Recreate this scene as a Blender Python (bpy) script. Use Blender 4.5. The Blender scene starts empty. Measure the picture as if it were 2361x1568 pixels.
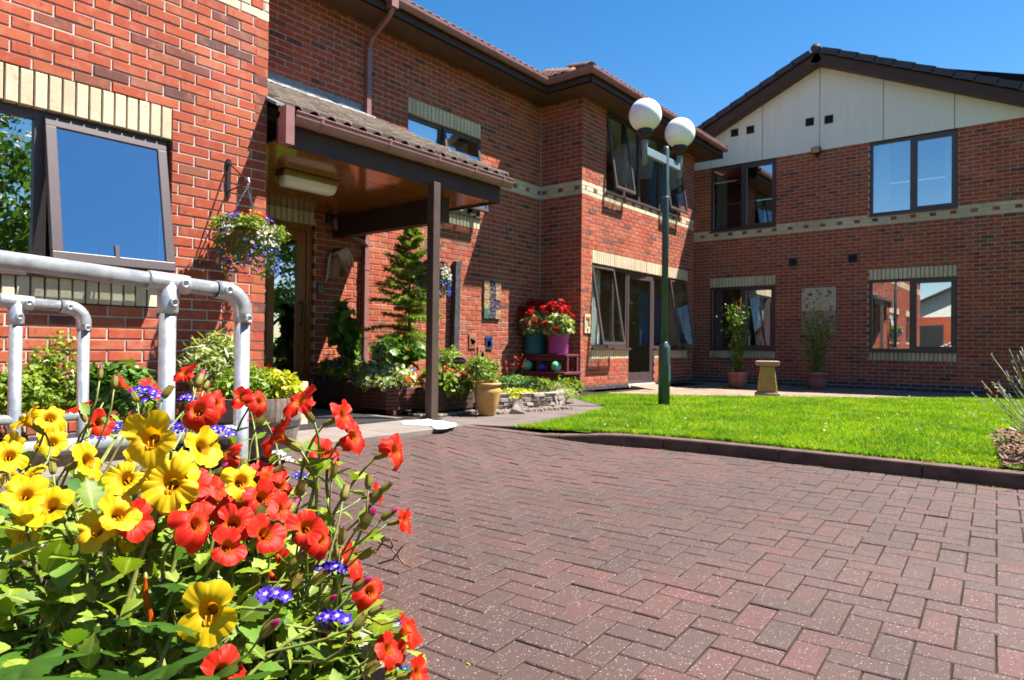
import bpy, math, random
import numpy as np
from mathutils import Matrix, Vector

# ------------------------------------------------------------------ camera
SC = bpy.context.scene
COL = SC.collection
CAM_H = 0.7312
YAW, PITCH, ROLL = 0.67910, 0.00952, 0.01094
FWD = Vector((math.cos(YAW)*math.cos(PITCH), math.sin(YAW)*math.cos(PITCH), math.sin(PITCH)))
_R = Vector((math.sin(YAW), -math.cos(YAW), 0)); _U = _R.cross(FWD)
RGT = _R*math.cos(ROLL) + _U*math.sin(ROLL)
UPV = _U*math.cos(ROLL) - _R*math.sin(ROLL)
cam_data = bpy.data.cameras.new('camera')
cam = bpy.data.objects.new('camera', cam_data); COL.objects.link(cam)
cam_data.sensor_width = 36.0; cam_data.lens = 23.72
cam_data.clip_start = 0.02; cam_data.clip_end = 1500
m = Matrix((RGT, UPV, -FWD)).transposed().to_4x4(); m.translation = (0, 0, CAM_H)
cam.matrix_world = m
cam_data.dof.use_dof = True; cam_data.dof.focus_distance = 1.0; cam_data.dof.aperture_fstop = 13.0
SC.camera = cam
# ------------------------------------------------------------------ sky, sun, exposure
SUN_TO = Vector((0.99, -1.0, 2.45)).normalized()      # direction from the place to the sun
world = bpy.data.worlds.new('World'); SC.world = world; world.use_nodes = True
wn = world.node_tree; wn.nodes.clear()
sky = wn.nodes.new('ShaderNodeTexSky'); sky.sky_type = 'NISHITA'; sky.sun_disc = False
sky.sun_elevation = math.asin(SUN_TO.z); sky.sun_rotation = math.atan2(SUN_TO.x, SUN_TO.y)
sky.air_density = 1.0; sky.dust_density = 0.15; sky.ozone_density = 1.0; sky.altitude = 100
hs = wn.nodes.new('ShaderNodeHueSaturation'); hs.inputs['Saturation'].default_value = 1.40
bg = wn.nodes.new('ShaderNodeBackground'); bg.inputs['Strength'].default_value = 0.052
wo = wn.nodes.new('ShaderNodeOutputWorld')
wn.links.new(sky.outputs[0], hs.inputs['Color']); wn.links.new(hs.outputs[0], bg.inputs[0]); wn.links.new(bg.outputs[0], wo.inputs[0])
sl = bpy.data.lights.new('sun', 'SUN'); sl.energy = 5.0; sl.angle = math.radians(0.53); sl.color = (1.0, 0.955, 0.88)
sun = bpy.data.objects.new('sun', sl); COL.objects.link(sun)
sun.rotation_euler = (-SUN_TO).to_track_quat('-Z', 'Y').to_euler()
SC.view_settings.view_transform = 'Standard'; SC.view_settings.look = 'None'
SC.view_settings.exposure = 1.85; SC.view_settings.gamma = 1.0; SC.view_settings.use_curve_mapping = False
SC.render.engine = 'CYCLES'
SC.cycles.use_denoising = True; SC.cycles.max_bounces = 6; SC.cycles.transparent_max_bounces = 12
SC.cycles.diffuse_bounces = 1; SC.cycles.glossy_bounces = 3; SC.cycles.transmission_bounces = 4
SC.cycles.sample_clamp_indirect = 6.0

rng = random.Random(7); nr = np.random.default_rng(11)
# ------------------------------------------------------------------ survey helpers: a sight line of the photograph met with a plane
FPX = 1555.2
def ray(x, y):
    return FWD + RGT*((x-1180)/FPX) - UPV*((y-784)/FPX)
CP = Vector((0, 0, CAM_H))
def pz(x, y, z): r = ray(x, y); return CP + r*((z-CAM_H)/r.z)
def pY(x, y, Y): r = ray(x, y); return CP + r*(Y/r.y)
def pX(x, y, X): r = ray(x, y); return CP + r*(X/r.x)
def pd(x, y, d): return CP + ray(x, y)*d

# ------------------------------------------------------------------ materials
MATS = {}
def newmat(name):
    mt = bpy.data.materials.new(name); mt.use_nodes = True; MATS[name] = mt
    nt = mt.node_tree; nt.nodes.clear()
    out = nt.nodes.new('ShaderNodeOutputMaterial')
    return mt, nt, out
def N(nt, typ, **kw):
    n = nt.nodes.new(typ)
    for k, v in kw.items():
        if k in n.inputs: n.inputs[k].default_value = v
        else: setattr(n, k, v)
    return n
def ramp(nt, fac, stops, interp='LINEAR'):
    r = nt.nodes.new('ShaderNodeValToRGB'); e = r.color_ramp; e.interpolation = interp
    while len(e.elements) < len(stops): e.elements.new(0.5)
    for el, (p, c) in zip(e.elements, stops):
        el.position = p; el.color = (*c, 1) if len(c) == 3 else c
    nt.links.new(fac, r.inputs[0]); return r.outputs[0]
def mixc(nt, fac, a, b, mode='MIX'):
    n = nt.nodes.new('ShaderNodeMix'); n.data_type = 'RGBA'; n.blend_type = mode
    for sock, v in ((n.inputs[0], fac), (n.inputs[6], a), (n.inputs[7], b)):
        if isinstance(v, (int, float)): sock.default_value = v
        elif isinstance(v, tuple): sock.default_value = (*v, 1)
        else: nt.links.new(v, sock)
    return n.outputs[2]
def noise(nt, scale, detail=4, rough=0.6, vec=None, dist=0.0):
    n = N(nt, 'ShaderNodeTexNoise', Scale=scale, Detail=detail, Roughness=rough, Distortion=dist)
    if vec is None:
        g = nt.nodes.new('ShaderNodeNewGeometry'); vec = g.outputs['Position']
    nt.links.new(vec, n.inputs['Vector']); return n.outputs['Fac']
def rndval(nt):
    a = N(nt, 'ShaderNodeAttribute', attribute_name='rnd'); o = nt.nodes.new('ShaderNodeObjectInfo')
    ad = N(nt, 'ShaderNodeMath', operation='ADD'); fr = N(nt, 'ShaderNodeMath', operation='FRACT')
    nt.links.new(a.outputs['Fac'], ad.inputs[0]); nt.links.new(o.outputs['Random'], ad.inputs[1])
    nt.links.new(ad.outputs[0], fr.inputs[0]); return fr.outputs[0]
def bump(nt, h, strength=0.3, dist=0.004):
    b = N(nt, 'ShaderNodeBump', Strength=strength, Distance=dist); nt.links.new(h, b.inputs['Height']); return b.outputs[0]
def principled(nt, out, color, rough=0.7, spec=0.4, metal=0.0, normal=None, rough_sock=None):
    p = nt.nodes.new('ShaderNodeBsdfPrincipled')
    if isinstance(color, tuple): p.inputs['Base Color'].default_value = (*color, 1)
    else: nt.links.new(color, p.inputs['Base Color'])
    p.inputs['Roughness'].default_value = rough; p.inputs['Specular IOR Level'].default_value = spec
    p.inputs['Metallic'].default_value = metal
    if normal is not None: nt.links.new(normal, p.inputs['Normal'])
    if rough_sock is not None: nt.links.new(rough_sock, p.inputs['Roughness'])
    nt.links.new(p.outputs[0], out.inputs[0]); return p
def plain(name, color, rough=0.6, spec=0.4, metal=0.0, var=0.18, scale=9.0, bmp=0.0, bscale=60.0):
    mt, nt, out = newmat(name)
    f = noise(nt, scale)
    dk = tuple(c*(1-var) for c in color); lt = tuple(min(1, c*(1+var)) for c in color)
    c = ramp(nt, f, [(0.3, dk), (0.7, lt)])
    nrm = bump(nt, noise(nt, bscale), bmp, 0.003) if bmp else None
    principled(nt, out, c, rough, spec, metal, nrm); return mt
def brickmat(name, stops, smear, dark, rough=0.85):
    mt, nt, out = newmat(name)
    r = rndval(nt)
    c = ramp(nt, r, stops)
    g = nt.nodes.new('ShaderNodeNewGeometry')
    # every brick reads the noise at its own offset
    cb = nt.nodes.new('ShaderNodeCombineXYZ'); mm = N(nt, 'ShaderNodeMath', operation='MULTIPLY'); mm.inputs[1].default_value = 37.0
    nt.links.new(r, mm.inputs[0]); nt.links.new(mm.outputs[0], cb.inputs[1])
    va = N(nt, 'ShaderNodeVectorMath', operation='ADD'); nt.links.new(g.outputs['Position'], va.inputs[0]); nt.links.new(cb.outputs[0], va.inputs[1])
    n1 = noise(nt, 11, 3, 0.55, va.outputs[0]); n2 = noise(nt, 95, 3, 0.7, va.outputs[0]); n3 = noise(nt, 26, 2, 0.5, va.outputs[0])
    f1 = ramp(nt, n1, [(0.50, (0, 0, 0)), (0.72, (1, 1, 1))])
    c = mixc(nt, f1, c, mixc(nt, 0.55, c, smear))
    f3 = ramp(nt, n3, [(0.63, (0, 0, 0)), (0.74, (1, 1, 1))])
    c = mixc(nt, f3, c, mixc(nt, 0.6, c, dark))
    f2 = ramp(nt, n2, [(0.60, (0, 0, 0)), (0.76, (0.75, 0.75, 0.75))])
    c = mixc(nt, f2, c, dark)
    bl_ = noise(nt, 1.9, 4, 0.65); c = mixc(nt, ramp(nt, bl_, [(0.56, (0, 0, 0)), (0.76, (0.16, 0.16, 0.16))]), c, (0.50, 0.36, 0.30))
    dt_ = noise(nt, 0.8, 4, 0.6); c = mixc(nt, ramp(nt, dt_, [(0.42, (0.34, 0.34, 0.34)), (0.60, (0, 0, 0))]), c, mixc(nt, 0.6, c, (0.05, 0.025, 0.02)))
    principled(nt, out, c, rough, 0.25, 0, bump(nt, n2, 0.5, 0.003)); return mt
brickmat('red_brick', [(0.0, (0.31, 0.058, 0.027)), (0.22, (0.41, 0.080, 0.034)), (0.42, (0.35, 0.058, 0.028)), (0.60, (0.44, 0.108, 0.046)), (0.76, (0.36, 0.086, 0.040)), (0.86, (0.29, 0.094, 0.046)), (0.94, (0.20, 0.055, 0.038)), (1.0, (0.12, 0.046, 0.04))], (0.46, 0.18, 0.105), (0.13, 0.040, 0.038))
brickmat('cream_brick', [(0.0, (0.58, 0.465, 0.315)), (0.5, (0.66, 0.545, 0.38)), (1.0, (0.54, 0.42, 0.275))], (0.70, 0.61, 0.46), (0.40, 0.28, 0.16))
brickmat('blue_brick', [(0.0, (0.065, 0.055, 0.07)), (1.0, (0.11, 0.085, 0.10))], (0.13, 0.10, 0.11), (0.04, 0.035, 0.04), 0.6)
def mortarmat():
    mt, nt, out = newmat('mortar'); n = noise(nt, 14); n2 = noise(nt, 220)
    c = ramp(nt, n, [(0.3, (0.38, 0.31, 0.265)), (0.7, (0.52, 0.44, 0.38))])
    principled(nt, out, c, 0.95, 0.1, 0, bump(nt, n2, 0.6, 0.002))
mortarmat()
def pavermat():
    mt, nt, out = newmat('paver'); r = rndval(nt)
    c = ramp(nt, r, [(0.0, (0.106, 0.046, 0.038)), (0.3, (0.082, 0.045, 0.038)), (0.55, (0.114, 0.048, 0.040)), (0.75, (0.070, 0.045, 0.039)), (0.9, (0.134, 0.048, 0.042)), (1.0, (0.090, 0.049, 0.041))])
    big = noise(nt, 1.3, 3); c = mixc(nt, ramp(nt, big, [(0.35, (0, 0, 0)), (0.7, (0.55, 0.55, 0.55))]), c, (0.084, 0.052, 0.047))
    v = N(nt, 'ShaderNodeTexVoronoi', Scale=125.0); g = nt.nodes.new('ShaderNodeNewGeometry'); nt.links.new(g.outputs['Position'], v.inputs['Vector'])
    st_ = noise(nt, 0.55, 5, 0.65, None, 0.6); c = mixc(nt, ramp(nt, st_, [(0.44, (0.55, 0.55, 0.55)), (0.60, (0, 0, 0))]), c, mixc(nt, 0.65, c, (0.028, 0.020, 0.014)))
    vr = N(nt, 'ShaderNodeSeparateColor'); nt.links.new(v.outputs['Color'], vr.inputs[0])
    dm_ = N(nt, 'ShaderNodeMath', operation='MULTIPLY_ADD'); dm_.inputs[1].default_value = 0.9; dm_.inputs[2].default_value = 0.55; nt.links.new(vr.outputs[2], dm_.inputs[0])
    dd_ = N(nt, 'ShaderNodeMath', operation='MULTIPLY'); nt.links.new(v.outputs['Distance'], dd_.inputs[0]); nt.links.new(dm_.outputs[0], dd_.inputs[1])
    stone = ramp(nt, dd_.outputs[0], [(0.20, (1, 1, 1)), (0.36, (0, 0, 0))])
    pick = ramp(nt, vr.outputs[0], [(0.72, (0, 0, 0)), (0.92, (1, 1, 1))])
    sel = N(nt, 'ShaderNodeMath', operation='MULTIPLY'); nt.links.new(stone, sel.inputs[0]); nt.links.new(pick, sel.inputs[1])
    pick2 = ramp(nt, vr.outputs[1], [(0.62, (0, 0, 0)), (0.66, (1, 1, 1))])
    sel2 = N(nt, 'ShaderNodeMath', operation='MULTIPLY'); nt.links.new(stone, sel2.inputs[0]); nt.links.new(pick2, sel2.inputs[1])
    c = mixc(nt, sel2.outputs[0], c, (0.045, 0.03, 0.028))
    c = mixc(nt, sel.outputs[0], c, ramp(nt, vr.outputs[2], [(0, (0.20, 0.165, 0.15)), (1, (0.50, 0.46, 0.43))]))
    fine = noise(nt, 330, 3, 0.7)
    c = mixc(nt, ramp(nt, fine, [(0.5, (0, 0, 0)), (0.75, (0.6, 0.6, 0.6))]), c, (0.09, 0.055, 0.05))
    ad = N(nt, 'ShaderNodeMath', operation='MULTIPLY_ADD'); ad.inputs[1].default_value = 0.5; nt.links.new(stone, ad.inputs[0]); nt.links.new(fine, ad.inputs[2])
    principled(nt, out, c, 0.66, 0.35, 0, bump(nt, ad.outputs[0], 0.8, 0.0025))
pavermat()
def leafmat(name, stops, trans=0.35, rough=0.42, spec=0.45, tcol=None, veins=False):
    mt, nt, out = newmat(name); r = rndval(nt)
    c = ramp(nt, r, stops)
    if veins:
        va_ = N(nt, 'ShaderNodeAttribute', attribute_name='vein'); c = mixc(nt, ramp(nt, va_.outputs['Fac'], [(0.80, (0, 0, 0)), (0.97, (0.6, 0.6, 0.6))]), c, mixc(nt, 0.6, c, (0.55, 0.62, 0.25)))
        sp_ = noise(nt, 34, 3, 0.6); c = mixc(nt, ramp(nt, sp_, [(0.66, (0, 0, 0)), (0.74, (0.7, 0.7, 0.7))]), c, (0.22, 0.13, 0.03))
    n1 = noise(nt, 70, 2); c = mixc(nt, ramp(nt, n1, [(0.4, (0, 0, 0)), (0.75, (0.45, 0.45, 0.45))]), c, mixc(nt, 0.5, c, (0.03, 0.05, 0.01)))
    if name == 'grass_blade':
        c = mixc(nt, ramp(nt, noise(nt, 1.7, 3, 0.6), [(0.40, (0, 0, 0)), (0.62, (0.8, 0.8, 0.8))]), c, (0.08, 0.20, 0.004))
        c = mixc(nt, ramp(nt, noise(nt, 4.5, 3, 0.6), [(0.52, (0, 0, 0)), (0.72, (0.55, 0.55, 0.55))]), c, (0.40, 0.40, 0.04))
    p = nt.nodes.new('ShaderNodeBsdfPrincipled'); nt.links.new(c, p.inputs['Base Color'])
    p.inputs['Roughness'].default_value = rough; p.inputs['Specular IOR Level'].default_value = spec
    t = nt.nodes.new('ShaderNodeBsdfTranslucent')
    tc = mixc(nt, 1.0, c, tcol or (1.0, 1.0, 0.35), 'MULTIPLY'); hv = N(nt, 'ShaderNodeHueSaturation', Value=1.7); nt.links.new(tc, hv.inputs['Color']); nt.links.new(hv.outputs[0], t.inputs[0])
    mx = N(nt, 'ShaderNodeMixShader'); mx.inputs[0].default_value = trans
    nt.links.new(p.outputs[0], mx.inputs[1]); nt.links.new(t.outputs[0], mx.inputs[2]); nt.links.new(mx.outputs[0], out.inputs[0]); return mt
leafmat('grass_blade', [(0, (0.13, 0.27, 0.005)), (0.5, (0.20, 0.37, 0.006)), (0.85, (0.28, 0.43, 0.010)), (1, (0.38, 0.42, 0.04))], 0.42, 0.55, 0.2)
leafmat('leaf_light', [(0, (0.095, 0.165, 0.010)), (0.5, (0.18, 0.27, 0.018)), (1, (0.28, 0.36, 0.04))], 0.32, 0.5, 0.3, None, True)
leafmat('leaf_mid', [(0, (0.045, 0.12, 0.012)), (0.5, (0.085, 0.19, 0.018)), (1, (0.15, 0.27, 0.03))], 0.3)
leafmat('leaf_dark', [(0, (0.014, 0.048, 0.004)), (0.5, (0.024, 0.074, 0.006)), (1, (0.040, 0.105, 0.009))], 0.22, 0.45, 0.3)
leafmat('leaf_yellow', [(0, (0.30, 0.36, 0.015)), (0.5, (0.48, 0.50, 0.02)), (1, (0.62, 0.56, 0.03))], 0.3)
leafmat('leaf_pale', [(0, (0.20, 0.27, 0.07)), (0.5, (0.33, 0.40, 0.13)), (1, (0.48, 0.50, 0.24))], 0.3)
leafmat('leaf_conifer', [(0, (0.10, 0.18, 0.012)), (0.5, (0.17, 0.28, 0.016)), (1, (0.29, 0.38, 0.022))], 0.3)
leafmat('leaf_brown', [(0, (0.16, 0.075, 0.02)), (0.5, (0.23, 0.10, 0.035)), (1, (0.30, 0.16, 0.06))], 0.2)
leafmat('leaf_lavender', [(0, (0.17, 0.20, 0.07)), (0.5, (0.24, 0.27, 0.10)), (1, (0.34, 0.36, 0.16))], 0.2)
def petalmat(name, inner, outer, edge, trans=0.42, tc=(1, 1, 1)):
    mt, nt, out = newmat(name)
    a = N(nt, 'ShaderNodeAttribute', attribute_name='rad'); o = nt.nodes.new('ShaderNodeObjectInfo')
    c = ramp(nt, a.outputs['Fac'], [(0.0, inner), (0.22, inner), (0.42, outer), (0.9, outer), (1.0, edge)])
    n = noise(nt, 60, 3); hv = N(nt, 'ShaderNodeHueSaturation'); nt.links.new(c, hv.inputs['Color'])
    mr = N(nt, 'ShaderNodeMapRange'); mr.inputs[3].default_value = 0.8; mr.inputs[4].default_value = 1.15
    nt.links.new(n, mr.inputs[0]); nt.links.new(mr.outputs[0], hv.inputs['Value'])
    p = nt.nodes.new('ShaderNodeBsdfPrincipled'); nt.links.new(hv.outputs[0], p.inputs['Base Color'])
    p.inputs['Roughness'].default_value = 0.55; p.inputs['Specular IOR Level'].default_value = 0.25
    t = nt.nodes.new('ShaderNodeBsdfTranslucent'); tcx = mixc(nt, 1.0, hv.outputs[0], tc, 'MULTIPLY'); nt.links.new(tcx, t.inputs[0])
    mx = N(nt, 'ShaderNodeMixShader'); mx.inputs[0].default_value = trans
    nt.links.new(p.outputs[0], mx.inputs[1]); nt.links.new(t.outputs[0], mx.inputs[2]); nt.links.new(mx.outputs[0], out.inputs[0])
petalmat('petal_yellow', (0.86, 0.40, 0.0), (0.88, 0.58, 0.004), (0.90, 0.64, 0.01))
petalmat('petal_red', (0.72, 0.13, 0.004), (0.74, 0.022, 0.006), (0.78, 0.05, 0.008))
petalmat('petal_violet', (0.75, 0.7, 0.9), (0.09, 0.03, 0.60), (0.12, 0.05, 0.68))
petalmat('petal_blue', (0.6, 0.6, 0.95), (0.05, 0.05, 0.62), (0.07, 0.08, 0.75))
petalmat('petal_purple', (0.16, 0.01, 0.22), (0.33, 0.015, 0.42), (0.85, 0.78, 0.85))
petalmat('petal_white', (0.75, 0.7, 0.4), (0.82, 0.80, 0.74), (0.85, 0.83, 0.8))
petalmat('petal_pink', (0.5, 0.03, 0.14), (0.55, 0.04, 0.22), (0.6, 0.09, 0.28))
petalmat('petal_rose', (0.75, 0.25, 0.3), (0.72, 0.10, 0.16), (0.8, 0.3, 0.36))
petalmat('petal_scarlet', (0.6, 0.01, 0.006), (0.60, 0.010, 0.010), (0.66, 0.02, 0.016))
petalmat('petal_orange', (0.7, 0.12, 0.0), (0.75, 0.17, 0.006), (0.8, 0.22, 0.01))
petalmat('calyx', (0.20, 0.26, 0.035), (0.27, 0.24, 0.045), (0.30, 0.07, 0.05))
plain('stem', (0.17, 0.19, 0.04), 0.5, 0.4, 0, 0.35, 30)
plain('stem_red', (0.15, 0.07, 0.03), 0.5, 0.4, 0, 0.3, 30)
plain('bark', (0.10, 0.065, 0.04), 0.9, 0.2, 0, 0.4, 30, 0.6)
plain('soil', (0.045, 0.03, 0.02), 0.95, 0.1, 0, 0.4, 30, 0.8)
plain('bronze_frame', (0.075, 0.052, 0.052), 0.4, 0.5, 0, 0.1)
plain('gutter_plastic', (0.24, 0.112, 0.104), 0.32, 0.5, 0, 0.15, 6)
plain('fascia_paint', (0.072, 0.042, 0.036), 0.6, 0.25, 0, 0.12, 4)
plain('soffit_board', (0.12, 0.060, 0.04), 0.55, 0.4, 0, 0.2, 5)
plain('gable_tile', (0.05, 0.045, 0.055), 0.6, 0.4, 0, 0.25, 6, 0.3)
plain('roof_tile_red', (0.19, 0.085, 0.06), 0.8, 0.3, 0, 0.3, 8, 0.4)
def boardmat():
    mt, nt, out = newmat('white_board'); g = nt.nodes.new('ShaderNodeNewGeometry'); mp = nt.nodes.new('ShaderNodeMapping'); mp.inputs['Scale'].default_value = (7, 7, 0.55); nt.links.new(g.outputs['Position'], mp.inputs[0])
    c = ramp(nt, noise(nt, 1.4, 5, 0.6, mp.outputs[0]), [(0.30, (0.675, 0.66, 0.60)), (0.55, (0.72, 0.71, 0.65))]); c = mixc(nt, ramp(nt, noise(nt, 16, 4, 0.7), [(0.60, (0, 0, 0)), (0.75, (0.4, 0.4, 0.4))]), c, (0.5, 0.48, 0.42))
    principled(nt, out, c, 0.55, 0.35)
boardmat()
plain('lead', (0.20, 0.22, 0.235), 0.5, 0.4, 0.3, 0.25, 14, 0.2)
plain('black_metal', (0.012, 0.012, 0.013), 0.4, 0.5, 0, 0.2)
plain('dark_void', (0.012, 0.011, 0.011), 0.9, 0.1, 0, 0.1)
plain('room', (0.10, 0.085, 0.07), 0.9, 0.1, 0, 0.2, 3)
plain('curtain', (0.62, 0.62, 0.58), 0.9, 0.1, 0, 0.12, 20)
plain('post_brown', (0.075, 0.048, 0.036), 0.5, 0.4, 0, 0.2, 8)
plain('lamp_green', (0.035, 0.078, 0.082), 0.38, 0.5, 0, 0.15, 6)
plain('lamp_grey', (0.17, 0.24, 0.27), 0.4, 0.5, 0, 0.1, 6)
plain('terracotta', (0.36, 0.13, 0.07), 0.8, 0.25, 0, 0.25, 12, 0.2)
plain('terracotta_rose', (0.33, 0.13, 0.11), 0.8, 0.25, 0, 0.25, 12, 0.2)
plain('orange_plastic', (0.50, 0.10, 0.025), 0.5, 0.4, 0, 0.12, 10)
plain('urn_clay', (0.50, 0.27, 0.075), 0.6, 0.35, 0, 0.22, 10, 0.15)
plain('sandstone', (0.50, 0.31, 0.085), 0.85, 0.2, 0, 0.15, 14, 0.3)
plain('sandstone_cap', (0.42, 0.27, 0.19), 0.9, 0.2, 0, 0.25, 16, 0.4)
plain('planter_wood', (0.125, 0.042, 0.030), 0.62, 0.35, 0, 0.3, 22, 0.3, 40)
plain('old_wood', (0.075, 0.042, 0.030), 0.8, 0.25, 0, 0.4, 18, 0.5, 40)
plain('sleeper_wood', (0.055, 0.055, 0.062), 0.7, 0.3, 0, 0.45, 20, 0.5, 50)
plain('hoop_iron', (0.075, 0.07, 0.075), 0.55, 0.5, 0.3, 0.3, 20)
plain('bench_paint', (0.115, 0.024, 0.036), 0.5, 0.4, 0, 0.15, 12)
plain('teal_glaze', (0.012, 0.135, 0.20), 0.5, 0.4, 0, 0.1, 10)
plain('magenta_glaze', (0.40, 0.055, 0.34), 0.5, 0.4, 0, 0.1, 10)
plain('green_glaze', (0.17, 0.55, 0.34), 0.08, 0.6, 0, 0.06, 10)
plain('blue_glaze', (0.012, 0.035, 0.40), 0.08, 0.6, 0, 0.06, 10)
plain('kerb_concrete', (0.115, 0.075, 0.062), 0.9, 0.2, 0, 0.3, 9, 0.5, 120)
plain('path_concrete', (0.20, 0.165, 0.145), 0.9, 0.2, 0, 0.16, 4, 0.3, 150)
plain('path_slab', (0.135, 0.105, 0.096), 0.9, 0.2, 0, 0.2, 3, 0.3, 150)
plain('patio_slab', (0.26, 0.18, 0.13), 0.9, 0.2, 0, 0.22, 4, 0.3, 120)
plain('doormat', (0.03, 0.03, 0.033), 0.95, 0.1, 0, 0.2, 60, 0.5, 200)
plain('joint_sand', (0.038, 0.030, 0.019), 0.95, 0.1, 0, 0.5, 6, 0.6, 200)
plain('earth', (0.085, 0.095, 0.035), 0.95, 0.1, 0, 0.4, 3)
plain('lawn_soil', (0.075, 0.135, 0.014), 0.95, 0.1, 0, 0.4, 8)
plain('white_cloth', (0.82, 0.82, 0.83), 0.8, 0.2, 0, 0.04, 6)
plain('fieldstone', (0.30, 0.25, 0.21), 0.9, 0.2, 0, 0.35, 16, 0.6, 40)
plain('pebble', (0.28, 0.21, 0.165), 0.85, 0.25, 0, 0.35, 30)
plain('bark_chip', (0.24, 0.135, 0.095), 0.9, 0.2, 0, 0.45, 40)
plain('coir', (0.21, 0.11, 0.03), 0.95, 0.1, 0, 0.45, 45, 0.8, 80)
plain('sculpt_clay', (0.33, 0.18, 0.13), 0.75, 0.3, 0, 0.25, 25, 0.3)
plain('sculpt_pale', (0.60, 0.46, 0.40), 0.75, 0.3, 0, 0.2, 25, 0.3)
plain('keypad_grey', (0.12, 0.13, 0.14), 0.4, 0.5, 0, 0.1)
plain('brass', (0.32, 0.21, 0.08), 0.4, 0.5, 0.6, 0.25, 20)
plain('white_plastic', (0.72, 0.70, 0.64), 0.4, 0.4, 0, 0.06)
plain('threshold', (0.62, 0.58, 0.52), 0.6, 0.3, 0, 0.1)
plain('sign_black', (0.02, 0.022, 0.026), 0.5, 0.4, 0, 0.1)
plain('sign_letters', (0.55, 0.56, 0.58), 0.5, 0.4, 0, 0.05)
plain('cream_stone', (0.62, 0.50, 0.36), 0.8, 0.2, 0, 0.14, 12, 0.2)
plain('butterfly', (0.06, 0.06, 0.09), 0.6, 0.3, 0, 0.4, 40)
plain('steel_bright', (0.6, 0.6, 0.6), 0.25, 0.5, 1.0, 0.1)
plain('poster_blue', (0.05, 0.14, 0.35), 0.5, 0.4, 0, 0.6, 40)
plain('linen_blue', (0.10, 0.17, 0.30), 0.9, 0.1, 0, 0.2, 12)
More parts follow.
